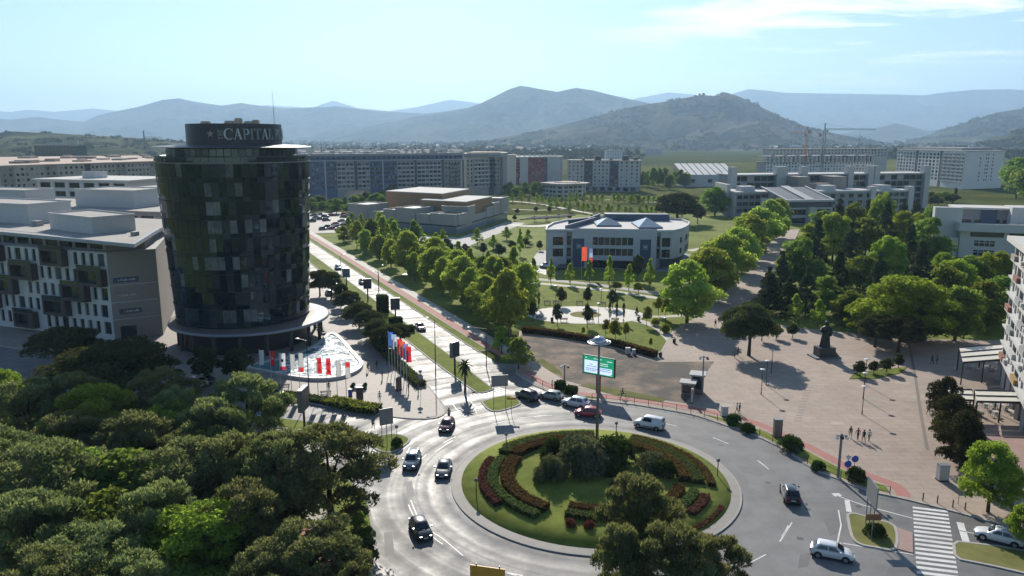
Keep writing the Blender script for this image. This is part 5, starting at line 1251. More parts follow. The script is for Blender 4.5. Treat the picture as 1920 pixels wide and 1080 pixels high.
KINDS = {   # name, leaf material, shape, clumps, leaves/clump, leaf size, clump radius, crown z-range, flat, aspect, height/radius, trunk radius, limbs, variants, bark
    'pine': ('pine_tree', L_PINE, dome, 72, 330, 0.056, 0.21, (0.28, 0.96), 0.75, 0.24, 2.1, 0.055, 7, 3, BARK),
    'broad': ('broadleaf_tree', L_BROAD, dome, 70, 460, 0.034, 0.26, (0.22, 0.93), 0.8, 0.6, 1.9, 0.05, 6, 2, BARK),
    'plane': ('plane_tree', L_PLANE, oval, 70, 210, 0.058, 0.29, (0.14, 0.95), 0.85, 0.6, 2.5, 0.05, 7, 3, BARK_P),
    'mid': ('park_tree', L_MID, dome, 40, 230, 0.068, 0.38, (0.16, 0.93), 0.8, 0.6, 2.2, 0.05, 5, 3, BARK),
    'young': ('young_tree', L_POP, popl, 34, 120, 0.105, 0.34, (0.16, 0.96), 1.0, 0.6, 3.6, 0.05, 4, 2, BARK),
    'umbrella': ('umbrella_pine', L_UMB, umb, 95, 260, 0.050, 0.27, (0.36, 0.93), 0.6, 0.4, 1.85, 0.06, 7, 2, BARK),
    'conifer': ('conifer_tree', L_CON, cone, 70, 150, 0.075, 0.27, (0.06, 0.98), 0.8, 0.4, 3.2, 0.05, 3, 2, BARK),
    'cypress': ('cypress_tree', L_CON, col_, 30, 120, 0.20, 0.6, (0.06, 0.97), 2.0, 0.4, 9.0, 0.12, 0, 1, BARK),
    'ball': ('clipped_tree', L_UMB, oval, 26, 110, 0.12, 0.42, (0.32, 0.94), 0.9, 0.6, 2.6, 0.06, 3, 1, BARK),
    'magnolia': ('magnolia_tree', L_MAG, oval, 46, 330, 0.058, 0.34, (0.10, 0.95), 0.9, 0.5, 2.3, 0.05, 5, 2, BARK),
    'yellow': ('yellow_green_tree', L_YEL, dome, 24, 130, 0.11, 0.4, (0.35, 0.94), 0.9, 0.6, 2.2, 0.05, 4, 1, BARK),
}
MESH = {}
for kname, (nm, lm, sh, nc, nl, lf, rc, zr, fl, asp_, hz_, tr_, lb_, nv, bk) in KINDS.items():
    MESH[kname] = [(crown_mesh('crown', lm, 100 + 17 * i + len(kname) * 3, sh, nc, nl, lf, rc, zr, fl, asp_, hz_, spiky=kname in ('pine', 'conifer')),
                    trunk_mesh('trunk', bk, 40 + i, zr[0] * 0.9, tr_, lb_, hz_)) for i in range(nv)]
TREES = []
tk = random.Random(21)
def put_tree(kind, x, y, h, r, label, group=None):
    nm = KINDS[kind][0]; cm, tm = tk.choice(MESH[kind])
    t = link(nm, None, None, (x, y, 0.0), tk.uniform(0, 6.28)); t.empty_display_size = 0.5
    t.scale = (r, r * tk.uniform(0.92, 1.08), h)
    tag(t, label, 'tree', group)
    link('trunk', tm, t); link('crown', cm, t)
    TREES.append(t)
    return t
def tree(kind, x, by, ty, wpx, label, group=None):
    """tree whose foot is at pixel (x, by), top at row ty and crown wpx pixels wide"""
    g = at(x, by); h = at_y(x, ty, g.y).z
    return put_tree(kind, g.x, g.y, max(h, 1.2), wpx / 2 * depth((g.x, g.y, h * 0.6)) / F, label, group)
def tree_top(kind, x, ty, h, wpx, label, group=None):
    """tree of height h whose top shows at pixel (x, ty); its foot is hidden"""
    g = at(x, ty, h)
    return put_tree(kind, g.x, g.y, h, wpx / 2 * depth((g.x, g.y, h * 0.7)) / F, label, group)

# ---- pine wood at the lower left
GP = 'trees of the wood below the tower'
for a in [('broad', 372, 948, 9, 262, 'bright green domed tree at the bottom left among dark pines'),
          ('pine', 612, 800, 12, 238, 'large pine with two bare trunks at the right rim of the wood'),
          ('pine', 520, 815, 11.5, 200, 'pine beside the two-trunked one at the right rim of the wood'),
          ('broad', 172, 728, 10, 200, 'bright green rounded tree in the middle of the dark wood, left one'),
          ('broad', 318, 752, 9, 150, 'bright green rounded tree in the middle of the dark wood, right one'),
          ('umbrella', 212, 640, 10, 220, 'wide dark dome-shaped tree in front of the white offices'),
          ('pine', 458, 703, 11, 150, 'tall pine reaching up to the pool edge'),
          ('broad', 0, 690, 8, 70, 'bright green tree cut by the left edge'),
          ('umbrella', 118, 612, 8, 130, 'dark rounded street tree before the white office front'),
          ('ball', 381, 653, 6.5, 62, 'dark round tree under the tower canopy, left of two'), ('ball', 441, 655, 6.2, 62, 'dark round tree under the tower canopy, right of two')]:
    tree_top(*a)
for a in [('pine', 80, 832, 11, 240), ('pine', 40, 925, 10, 220), ('pine', 165, 985, 9, 230), ('pine', 60, 1040, 9, 240), ('pine', 245, 1040, 8, 170), ('mid', 245, 850, 9, 200), ('pine', 360, 828, 10.5, 230), ('pine', 300, 690, 10, 150),
          ('pine', 45, 712, 10, 170), ('pine', 130, 700, 10, 130), ('pine', 392, 748, 10, 150), ('pine', 430, 815, 11, 190), ('pine', 255, 775, 10, 170), ('pine', 450, 905, 10, 200), ('pine', 575, 985, 8.5, 230), ('pine', 300, 905, 10, 180),
          ('mid', 150, 850, 9, 190), ('pine', 500, 1030, 7.5, 200), ('mid', 210, 920, 8, 190), ('pine', -40, 800, 11, 200), ('pine', 330, 725, 10, 110), ('pine', 640, 1055, 6.5, 120), ('mid', 300, 1070, 6, 200), ('pine', 115, 775, 9.5, 150), ('mid', 500, 880, 7.5, 170)]:
    tree_top(a[0], a[1], a[2], a[3], a[4], 'dark pine in the lower left wood' if a[0] == 'pine' else 'dark leafy tree between the pines of the lower left wood', GP)
tree('mid', 678, 1045, 962, 44, 'small dark tree on the grass by the roundabout edge, lower left')
tree('ball', 690, 1085, 1012, 46, 'clipped shrub tree on the grass at the lower left road edge')
# ---- pines in front of the roundabout
for a in [(1198, 893, 11.5, 175, 'tall pine overlapping the front of the roundabout, topmost crown'), (1262, 985, 10, 190, 'pine before the roundabout, middle crown of the group'), (1352, 1008, 9, 150, 'pine before the roundabout, right-hand crown of the group'), (1165, 985, 9.5, 120, 'pine before the roundabout, left-hand crown of the group'), (1300, 1052, 8, 170, 'pine before the roundabout, lowest crown at the bottom edge')]:
    tree_top('pine', *a)
# ---- boulevard
GB = 'umbrella pines along the left kerb of the boulevard'
for x, by, ty, w in ((653, 590, 545, 52), (674, 614, 566, 56), (694, 634, 580, 58), (708, 650, 596, 58), (726, 668, 610, 62), (746, 650, 606, 46), (600, 556, 505, 52), (622, 560, 508, 46), (640, 575, 530, 30)):
    tree('umbrella', x, by, ty, w, 'dark umbrella pine on the left kerb of the boulevard', GB)
GR = 'leafy trees along the right side of the boulevard'
for s, t, h, r in ((137, 62.6, 12.5, 4.2), (145, 64.5, 12.5, 4.3), (155, 65, 11, 4.0), (166, 66, 9.5, 3.6), (176, 67.5, 10.5, 4.0), (187, 66, 8.5, 3.3), (198, 68, 10.5, 4.0), (211, 66, 8.5, 3.2), (224, 68, 10.5, 4.0), (238, 66.5, 8.5, 3.2), (254, 67, 9, 3.4), (270, 66, 8, 3.0), (287, 67, 8, 3.0), (162, 78, 10, 3.8), (183, 79, 9.5, 3.5), (205, 77, 11, 4.2), (230, 79, 9, 3.3), (252, 77, 8.5, 3.2), (305, 66, 7.5, 2.8)):
    put_tree('plane', BV(s, t).x, BV(s, t).y, h * tk.uniform(0.85, 1.3), r * tk.uniform(0.95, 1.3), 'leafy plane tree right of the boulevard', GR)
for k in range(34):
    s, t = 168 + 5.2 * k * (0.9 + 0.2 * tk.random()), 67 + 22 * tk.random()
    put_tree(tk.choice(('plane', 'young', 'mid', 'young')), BV(s, t).x, BV(s, t).y, tk.uniform(5.0, 12.5), tk.uniform(1.7, 3.8), 'leafy tree in the belt right of the boulevard', GR)
tree('young', 940, 664, 612, 46, 'small light tree below the big plane trees by the cycle lane'); tree('young', 972, 692, 634, 66, 'bushy small tree at the corner of the gravel lot')
tree('young', 830, 470, 430, 22, 'young tree in front of the shopping centre, right of two'); tree('young', 789, 468, 426, 24, 'young tree in front of the shopping centre, left of two')
# ---- park
GY = 'young pyramid trees in front of the curved office'
for x, by, ty, w in ((964, 520, 482, 18), (1000, 524, 484, 20), (1033, 533, 484, 18), (1069, 534, 494, 22), (1105, 530, 487, 18), (1142, 541, 480, 20), (1179, 546, 496, 22), (1218, 542, 485, 22)):
    tree('young', x, by, ty, w, 'young pyramid tree in the row before the curved office', GY)
tree('ball', 1195, 528, 480, 32, 'dark dense tree standing against the curved office front'); tree('yellow', 1154, 547, 529, 22, 'small pale tree by the park road, left of two'); tree('yellow', 1197, 553, 531, 20, 'small pale tree by the park road, right of two')
GC = 'small dark trees round the paved circle'
for x, by, ty, w in ((1052, 574, 540, 19), (1102, 574, 539, 17), (1148, 578, 545, 22), (999, 602, 568, 18), (1045, 611, 571, 20), (1101, 614, 572, 21)): tree('ball', x, by, ty, w * 1.05, 'small dark bushy tree by the paved park circle', GC)
GX_ = 'slim cypresses round the paved circle'
for x, by, ty in ((986, 578, 545), (997, 573, 546), (1010, 580, 548), (1143, 606, 566), (1156, 605, 567), (1169, 605, 568)): tree('cypress', x, by, ty, 5.5, 'slim dark cypress by the paved park circle', GX_)
tree('conifer', 1194, 590, 574, 9, 'tiny dark conifer right of the paved park circle')
for x, by, ty, w, l in ((1212, 612, 576, 20, 'yellow green tree at the fork of the park paths'), (1234, 592, 558, 18, 'pale yellow tree left of the big plane tree'), (1247, 600, 560, 20, 'yellow tree close under the big plane tree')): tree('yellow', x, by, ty, w, l)
for x, by, ty, w in ((1135, 629, 600, 14), (1154, 644, 602, 24), (1173, 637, 606, 14), (1093, 630, 614, 8), (1220, 654, 634, 8)): tree('yellow', x, by, ty, w, 'thin sapling on the lawn behind the brown hedge', 'saplings behind the hedge')
GD = 'round dark trees on the lawn behind the boulevard'
for x, by, ty, w in ((846, 486, 458, 20), (872, 478, 458, 20), (906, 480, 456, 18), (936, 485, 458, 24), (960, 470, 452, 18), (803, 478, 450, 16), (838, 470, 448, 22), (1012, 470, 452, 14), (985, 462, 448, 22)): tree('ball', x, by, ty, w, 'round dark tree on the lawn between boulevard and office', GD)
for x, by, ty, w in ((818, 470, 436, 24), (895, 460, 428, 26), (925, 468, 440, 20), (950, 450, 425, 20), (975, 480, 428, 16), (990, 455, 430, 20), (860, 500, 452, 30), (915, 510, 470, 22), (882, 515, 465, 34), (760, 452, 428, 26), (700, 446, 424, 30), (668, 444, 420, 26)): tree('young', x, by, ty, w, 'light young tree on the lawn before the shopping centre', 'young trees on the lawn before the shopping centre')
# ---- avenue
GA = 'plane trees along the left side of the avenue'
for x, by, ty, w in ((1288, 606, 490, 112), (1332, 566, 462, 104), (1360, 540, 440, 96), (1382, 512, 424, 88), (1404, 490, 404, 84), (1424, 470, 390, 78), (1440, 456, 376, 70), (1330, 530, 450, 70), (1456, 446, 374, 56), (1395, 470, 400, 60)): tree('plane', x, by, ty, w, 'tall plane tree on the left side of the shady avenue', GA)
tree('umbrella', 1404, 668, 566, 108, 'wide dark evergreen tree on the left of the square'); tree('umbrella', 1640, 652, 588, 66, 'dark round evergreen behind the statue, left of two'); tree('umbrella', 1684, 662, 588, 86, 'dark round evergreen behind the statue, right of two')
tree('broad', 1690, 640, 518, 180, 'big bright green tree behind the two dark evergreens'); tree('young', 1490, 604, 552, 32, 'light green small tree behind the statue, left of two'); tree('young', 1533, 612, 562, 34, 'light green small tree just left of the statue')
tree('broad', 1786, 590, 488, 90, 'bright green tree with yellow tint near the right building'); tree('young', 1880, 520, 476, 40, 'light young tree in front of the white institute'); tree('broad', 1767, 516, 472, 44, 'light green tree before the blank pylon wall')
tree('mid', 1340, 404, 350, 56, 'bright round tree by the university end wall'); tree('umbrella', 1270, 420, 360, 84, 'broad dark tree beyond the curved office'); tree('ball', 1308, 420, 384, 30, 'dark shrub tree beside the broad dark tree')
GW = 'trees of the wood between avenue and institute'
tk2 = random.Random(3)
wood = [('conifer', 1440, 590, 512, 84), ('conifer', 1478, 590, 520, 60), ('conifer', 1462, 560, 470, 56), ('mid', 1500, 545, 450, 84), ('conifer', 1528, 520, 410, 62), ('broad', 1560, 500, 400, 76), ('conifer', 1590, 520, 415, 64), ('mid', 1620, 500, 410, 80), ('conifer', 1655, 480, 378, 60), ('broad', 1700, 480, 395, 78),
        ('mid', 1740, 500, 410, 70), ('conifer', 1568, 565, 470, 66), ('mid', 1610, 560, 480, 76), ('conifer', 1642, 575, 470, 62), ('mid', 1545, 590, 520, 66), ('broad', 1480, 540, 470, 64), ('conifer', 1510, 590, 500, 60), ('mid', 1590, 610, 545, 60), ('broad', 1608, 625, 560, 56), ('mid', 1650, 610, 540, 62), ('mid', 1760, 600, 500, 90), ('conifer', 1720, 560, 450, 70),
        ('mid', 1790, 640, 540, 100), ('mid', 1838, 620, 530, 90), ('conifer', 1700, 520, 420, 60), ('broad', 1660, 530, 440, 70), ('mid', 1730, 640, 560, 90), ('broad', 1650, 452, 360, 52), ('conifer', 1690, 440, 372, 40), ('mid', 1600, 455, 380, 56), ('conifer', 1570, 440, 372, 44), ('mid', 1540, 460, 396, 56), ('conifer', 1715, 430, 372, 40), ('broad', 1855, 560, 470, 80), ('mid', 1810, 560, 480, 70), ('conifer', 1625, 440, 374, 40), ('broad', 1520, 480, 420, 56), ('mid', 1870, 600, 520, 70), ('mid', 1745, 450, 388, 50), ('conifer', 1440, 560, 500, 50)]
for k, x, by, ty, w in wood: tree(k, x, by, ty, w, {'conifer': 'dark conifer in the wood right of the avenue', 'mid': 'mid green tree in the wood right of the avenue', 'broad': 'bright green tree in the wood right of the avenue'}[k], GW)
for x, by, ty, w in ((1456, 636, 610, 22), (1486, 634, 608, 24), (1428, 640, 604, 30)): tree('ball', x, by, ty, w, 'small silvery shrub tree on the far rim of the square', 'shrub trees on the far rim of the square')
for x, by, ty, w in ((1612, 706, 678, 26), (1638, 702, 678, 22), (1662, 700, 672, 26), (1684, 692, 664, 24)): tree('ball', x, by, ty, w, 'clipped round tree in the small bed on the square', 'clipped trees in the bed on the square')
# ---- right side of the square
for x, by, ty, w, l in ((1768, 792, 708, 64, 'farthest magnolia of the row beside the cafe awnings'), (1782, 836, 742, 78, 'middle magnolia of the row beside the cafe awnings'), (1800, 880, 776, 92, 'nearest magnolia of the row beside the cafe awnings')): tree('magnolia', x, by, ty, w, l)
tree('broad', 1852, 962, 832, 112, 'bright green tree with bare trunk at the right pavement'); tree('broad', 1925, 1032, 948, 80, 'bright green tree cut by the lower right edge')
tree('mid', 1905, 372, 296, 60, 'dark tree mass at the right edge below the hills'); tree('mid', 1935, 385, 300, 80, 'tall dark tree cut by the right edge below the hills')
# ---- background rows
GF = 'dark trees below the far apartment blocks'
for x in range(586, 720, 11): tree('mid', x + tk2.uniform(-4, 4), 398 + tk2.uniform(-8, 4), 372 + tk2.uniform(-6, 6) - (8 if x > 650 else 0), 22 + tk2.uniform(-4, 10), 'bushy tree between the long block and the car park', GF)
for x in range(720, 790, 14): tree('mid', x, 374 + tk2.uniform(-3, 3), 352 + tk2.uniform(-5, 5), 24, 'bushy tree between the long block and the shopping centre', GF)
for x in range(948, 1012, 9): tree('mid', x, 368 + tk2.uniform(-3, 4), 346 + tk2.uniform(-6, 5), 17, 'dark tree before the red block', GF)
GZ = 'young trees in rows on the far lawn'
for x in range(925, 1200, 13): tree('young', x + tk2.uniform(-4, 4), 383 + tk2.uniform(-4, 3), 363 + tk2.uniform(-4, 4), 13, 'young tree in the far row of the park lawn', GZ)
for k in range(22): tree('young', 1035 + k * 11.5 + tk2.uniform(-4, 4), 394 + k * 0.55 + tk2.uniform(-5, 4), 378 + k * 0.5 + tk2.uniform(-4, 4), 13, 'young tree in the second row of the park lawn', GZ)
for k in range(14): tree('young', 1180 + k * 9, 382 + tk2.uniform(-3, 3), 366 + tk2.uniform(-3, 3), 14, 'young tree in the lawn row left of the university', GZ)
for x, y in ((970, 400), (1005, 396), (1030, 396), (965, 412), (1025, 412), (1048, 410), (1068, 410), (1002, 413), (1110, 411), (1130, 412)): tree('ball', x, y + 2, y - 8, 10, 'small round bush tree on the far lawn', 'round bush trees on the far lawn')
for x in range(1205, 1290, 10): tree('mid', x, 352 + tk2.uniform(-4, 4), 322 + tk2.uniform(-8, 6), 20, 'dark tree between the white slab block and the striped hall', 'trees beside the striped hall')
for x in range(1660, 1800, 14): tree('mid', x, 380 + tk2.uniform(-6, 8), 362 + tk2.uniform(-6, 4), 24, 'dark tree before the white corner block', 'trees before the white corner block')
for x in (1690, 1720, 1790): tree('cypress', x, 378, 352, 6, 'dark cypress before the white corner block', 'cypresses before the white corner block')

# ---- hedges and bushes
def hedge(name, label, pts, w, h, lm, leaf=0.13, dens=70, group=None, closed=False, z=0.0, cat='hedge', obj_parent=None):
    """clipped hedge: a dark twiggy body with leaf-sized faces all over it"""
    P2 = [Vector((p[0], p[1])) for p in pts]
    b = MB(); b.ribbon(P2, w * 0.86, z, z + h * 0.94, closed=closed)
    rng = np.random.default_rng(abs(hash(name)) % 1000 + int(abs(P2[0].x) * 10))
    C, NN = [], []
    segs = list(zip(P2, P2[1:] + ([P2[0]] if closed else [])))
    if not closed: segs = list(zip(P2, P2[1:]))
    for i, (a, c) in enumerate(segs):
        d = c - a; L_ = d.length
        if L_ < 0.02: continue
        d = d / L_; n_ = Vector((d.y, -d.x))
        for face, area in (('top', L_ * w), ('l', L_ * h), ('r', L_ * h)) + ((('e0', w * h),) if i == 0 and not closed else ()) + ((('e1', w * h),) if i == len(segs) - 1 and not closed else ()):
            n = int(area * dens) + 2
            u = rng.random(n) * L_; v = rng.random(n)
            if face == 'top': q = np.stack([a.x + d.x * u + n_.x * (v - 0.5) * w, a.y + d.y * u + n_.y * (v - 0.5) * w, np.full(n, z + h)], 1); nn = np.tile([0, 0, 1.0], (n, 1))
            elif face in 'lr':
                s_ = -0.5 if face == 'l' else 0.5
                q = np.stack([a.x + d.x * u + n_.x * s_ * w, a.y + d.y * u + n_.y * s_ * w, z + h * v], 1); nn = np.tile([n_.x * s_ * 2, n_.y * s_ * 2, 0.0], (n, 1))
            else:
                e = a if face == 'e0' else c; s_ = -1 if face == 'e0' else 1
                q = np.stack([e.x + n_.x * (v - 0.5) * w, e.y + n_.y * (v - 0.5) * w, z + h * rng.random(n)], 1); nn = np.tile([d.x * s_, d.y * s_, 0.0], (n, 1))
            q = q + rng.normal(scale=0.05, size=q.shape)
            nn = nn * 0.8 + unit(n, rng) * 0.75; C.append(q); NN.append(nn / np.linalg.norm(nn, axis=1)[:, None])
    C, NN = np.concatenate(C), np.concatenate(NN)
    V = cards(C, NN, leaf * rng.uniform(0.6, 1.3, len(C)), 0.6, rng)
    o = b.build(name, M_TWIG, obj_parent)
    if obj_parent is None: tag(o, label, cat, group)
    link('leaves', card_mesh('leaves', V, [lm]), o)
    return o
M_TWIG = mat('twigs', (0.018, 0.018, 0.010), rough=1.0, var=0.3, spec=0.05)
bush_m = {}
def bush_mesh(key, lm, nl=1800, leaf=0.10, seed=0):
    rng = np.random.default_rng(seed + 5); cl = unit(16, rng); cl[:, 2] = np.abs(cl[:, 2]); C, NN = [], []
    for c in list(cl * 0.55) + [np.array([0, 0, 0.35])]:
        u = unit(nl // 17, rng); u[:, 2] = np.abs(u[:, 2]) * 0.9 + rng.uniform(-0.35, 0.1, len(u))
        C.append(c + u * 0.5 * rng.uniform(0.75, 1.0, len(u))[:, None]); q = u + unit(len(u), rng) * 0.8; NN.append(q / np.linalg.norm(q, axis=1)[:, None])
    C, NN = np.concatenate(C), np.concatenate(NN); C[:, 2] = np.maximum(C[:, 2] * 0.95 + 0.04, 0.01)
    return card_mesh('foliage', cards(C, NN, leaf * rng.uniform(0.6, 1.3, len(C)), 0.6, rng), [lm])
for key, lm, nl, lf in (('dark', L_HEDGE, 3200, 0.075), ('olive', L_OLIVE, 6200, 0.055), ('green', L_HGREEN, 2600, 0.08), ('yellow', L_YEL, 2200, 0.085), ('umb', L_UMB, 3200, 0.075), ('red', L_HRED, 2000, 0.085)): bush_m[key] = [bush_mesh(key, lm, nl, lf, s) for s in (1, 2)]
def bush(key, x, y, r, h, label, group=None, name='bush', z=0.1, ry=None):
    o = link(name, tk.choice(bush_m[key]), None, (x, y, z), tk.uniform(0, 6)); o.scale = (r, ry or r, h)
    return tag(o, label, 'bush', group)
def bush_px(key, x, by, wpx, hpx, label, group=None, name='bush', z=0.1):
    g = at(x, by); k = depth(g) / F
    return bush(key, g.x, g.y + wpx * k * 0.3, wpx * k / 2, hpx * k * 1.02, label, group, name, z)

# roundabout beds
def bed(r, w, a0, a1, lm, h, label, zz=0.45): hedge('bed_hedge', label, arc(RC, r, a0, a1, max(4, int(abs(a1 - a0) / 3))), w * 0.9, h * 0.72, lm, leaf=0.11, dens=85, z=zz - 0.15, group='clipped beds on the roundabout')
bed(11.4, 1.7, 148, 84, L_HBROWN, 1.25, 'brown clipped hedge arc on the far left of the roundabout'); bed(13.2, 1.6, 148, 84, L_HGREEN, 1.0, 'green hedge arc outside the brown one on the far left of the roundabout', 0.4)
bed(14.9, 0.5, 138, 96, L_HRED, 0.35, 'thin low red plant arc on the far left of the roundabout', 0.35)
bed(13.6, 1.0, 158, 212, L_HRED, 0.95, 'maroon hedge arc on the left of the roundabout', 0.4); bed(12.35, 1.2, 156, 234, L_HGREEN, 1.05, 'long green hedge arc on the left of the roundabout', 0.42); bed(10.6, 1.7, 153, 234, L_HBROWN, 1.25, 'long brown hedge arc on the left of the roundabout')
bed(8.8, 1.3, 246, 292, L_HBROWN, 1.0, 'brown hedge arc on the near side of the roundabout', 0.55); bed(10.4, 1.3, 247, 292, L_HGREEN, 1.0, 'green hedge arc on the near side of the roundabout', 0.5)
bed(10.9, 1.5, 60, -7, L_HBROWN, 1.3, 'brown hedge arc on the far right of the roundabout'); bed(12.5, 1.5, 61, -8, L_HGREEN, 1.05, 'green hedge arc on the far right of the roundabout', 0.42); bed(14.0, 1.0, 62, -10, L_HBROWN, 0.9, 'dark brown outer hedge arc on the far right of the roundabout', 0.38)
bed(10.2, 1.4, -17, -48, L_HBROWN, 0.9, 'brown hedge arc on the near right of the roundabout', 0.5); bed(12.0, 1.2, -19, -50, L_HGREEN, 0.9, 'green hedge arc on the near right of the roundabout', 0.45); bed(13.4, 1.1, -22, -44, L_HRED, 0.8, 'maroon hedge arc on the near right of the roundabout', 0.4)
bed(15.5, 0.6, -28, -52, L_HRED, 0.4, 'low red plant strip at the near right rim of the roundabout', 0.33)
for i, a in enumerate((252, 262)): bush('red', RC.x + 12.3 * math.cos(R(a)), RC.y + 12.3 * math.sin(R(a)), 0.75, 0.9, ('left' if i == 0 else 'right') + ' maroon cube bush before the near green hedge of the roundabout', z=0.35)
for x, y, r, h, k, l in ((8.6, 88.4, 4.2, 4.9, 'olive', 'big olive grey shrub in the middle of the roundabout, left half'), (13.0, 89.0, 3.5, 4.6, 'dark', 'big dark shrub in the middle of the roundabout, right half'), (4.6, 85.2, 2.1, 3.6, 'olive', 'medium shrub at the left of the middle clump on the roundabout'), (17.2, 88.6, 2.3, 2.5, 'olive', 'spreading shrub at the right of the middle clump'), (18.6, 86.4, 1.7, 2.4, 'dark', 'smaller shrub at the far right of the middle clump'), (5.4, 92.0, 1.8, 3.0, 'dark', 'shrub behind the left of the middle clump'), (13.2, 83.0, 1.7, 1.8, 'olive', 'low shrub in the shade before the middle clump')):
    bush(k, x, y, r, h, l, name='shrub', z=0.55)
# hedges elsewhere
hedge('long_hedge', 'long brown red hedge between gravel lot and lawn', [tuple(p.xy) for p in smooth_curve(P([(980, 624), (1040, 631), (1100, 641), (1162, 652), (1229, 671)]), 4)], 1.3, 1.35, leaf_mat('long_hedge_leaves', (0.05, 0.04, 0.012), (0.12, 0.065, 0.03), 0.3, 0.1, 1.0), leaf=0.16, dens=40)
for x, by, w, h, l in ((1380, 800, 36, 22, 'clipped oval bush by the white cabinet'), (1404, 814, 34, 18, 'clipped low bush right of the white cabinet'), (1487, 850, 52, 30, 'large clipped bush beside the fence, right of the stone pillar'), (1538, 886, 30, 20, 'small clipped bush at the fence left of the tall lamp'), (1609, 906, 40, 28, 'clipped bush right of the give way sign'), (1744 - 1000, 842, 26, 20, 'clipped bush on the left traffic island'), (1646, 1012, 44, 26, 'rounded shrub on the right traffic island')): bush_px('dark', x, by, w, h, l)
hedge('clipped_hedge', 'clipped hedge blocks behind the queue of cars, left block', P([(1044, 730), (1056, 733)]), 1.6, 1.5, L_HEDGE, leaf=0.14); hedge('clipped_hedge', 'clipped hedge blocks behind the queue of cars, right block', P([(1062, 738), (1080, 741)]), 1.6, 1.3, L_HEDGE, leaf=0.14)
hedge('cube_hedge', 'tall dark cube hedge on the boulevard median', [BV(174.6, 45.2), BV(174.6, 47.6)], 2.4, 4.2, L_HEDGE, leaf=0.18, dens=45)
for s, l in ((163, 'low hedge block on the median, far one'), (154, 'low hedge block on the median, near one')): hedge('low_hedge', l, [BV(s, 44.8), BV(s, 47.6)], 1.8, 1.3, L_HEDGE, leaf=0.14)
ft = smooth_curve(P([(505, 741), (560, 748), (620, 758), (690, 772), (765, 778)]), 4)
hedge('planting_strip', 'low green planting between tower square and road', [tuple(p.xy) for p in ft[:-4]], 2.0, 0.7, L_HGREEN, leaf=0.2, dens=22, z=0.1); hedge('planting_strip', 'brighter low planting at the right end of the strip by the road', [tuple(p.xy) for p in ft[-9:-3]], 2.6, 1.0, L_BROAD, leaf=0.2, dens=25, z=0.1)
hedge('planting_strip', 'low planting beside the flag row along the boulevard', [BV(s, 37.2) for s in (117, 125, 135, 148)], 1.8, 0.9, L_HGREEN, leaf=0.2, dens=22, z=0.1)
bush_px('yellow', 1231, 612, 20, 15, 'yellow green bush beside the park path fork, left of two'); bush_px('yellow', 1247, 626, 22, 20, 'yellow green bush beside the park path fork, right of two')
b = MB(); b.prism(P([(1592, 712), (1640, 712), (1692, 700), (1700, 690), (1650, 694), (1600, 702)]), 0, 0.2); tag(b.build('planting_bed', M_GRASS), kind='structure')

# ================================================================== vehicles
M_TYRE = mat('tyre', (0.015, 0.015, 0.016), rough=0.85, var=0.2, obj=True); M_RIM = mat('alloy', (0.35, 0.36, 0.37), rough=0.35, metal=0.8, var=0.1, obj=True)
M_CGLASS = glass('car_glass', (0.012, 0.015, 0.018), 0.05, 1.6); M_TRIM = mat('black_trim', (0.02, 0.02, 0.021), rough=0.55, var=0.1)
M_HEAD = mat('lamp_lens', (0.28, 0.29, 0.30), rough=0.3, var=0.05, spec=0.4); M_TAIL = mat('tail_lens', (0.35, 0.02, 0.02), rough=0.2, var=0.1); M_PLATE = mat('number_plate', (0.6, 0.6, 0.58), rough=0.5)
def paint_mat(n, c):
    m = mat('paint_' + n, c, rough=0.28, var=0.04, spec=0.6, obj=True)
    m.node_tree.nodes['Principled BSDF'].inputs['Coat Weight'].default_value = 0.6; m.node_tree.nodes['Principled BSDF'].inputs['Coat Roughness'].default_value = 0.06
    return m
PAINT = {k: paint_mat(k, c) for k, c in dict(white=(0.62, 0.63, 0.64), maroon=(0.13, 0.018, 0.028), blue=(0.13, 0.17, 0.23), grey=(0.10, 0.105, 0.11), black=(0.018, 0.019, 0.022), red=(0.36, 0.025, 0.035), silver=(0.36, 0.37, 0.38), beige=(0.36, 0.36, 0.31), orange=(0.35, 0.10, 0.03), dark=(0.03, 0.035, 0.045)).items()}
SPEC = {  # length, half width, belt height, roof height, windscreen base/top x, rear top/base x, bonnet end height
    'hatch': (4.1, 0.87, 0.95, 1.46, 1.10, 0.38, -1.35, -1.88, 0.72), 'suv': (4.4, 0.91, 1.06, 1.64, 1.10, 0.42, -1.55, -2.02, 0.86),
    'sedan': (4.5, 0.89, 0.95, 1.44, 1.05, 0.32, -1.05, -1.70, 0.72), 'van': (4.4, 0.92, 1.10, 1.82, 1.25, 0.62, -2.05, -2.14, 0.88)}
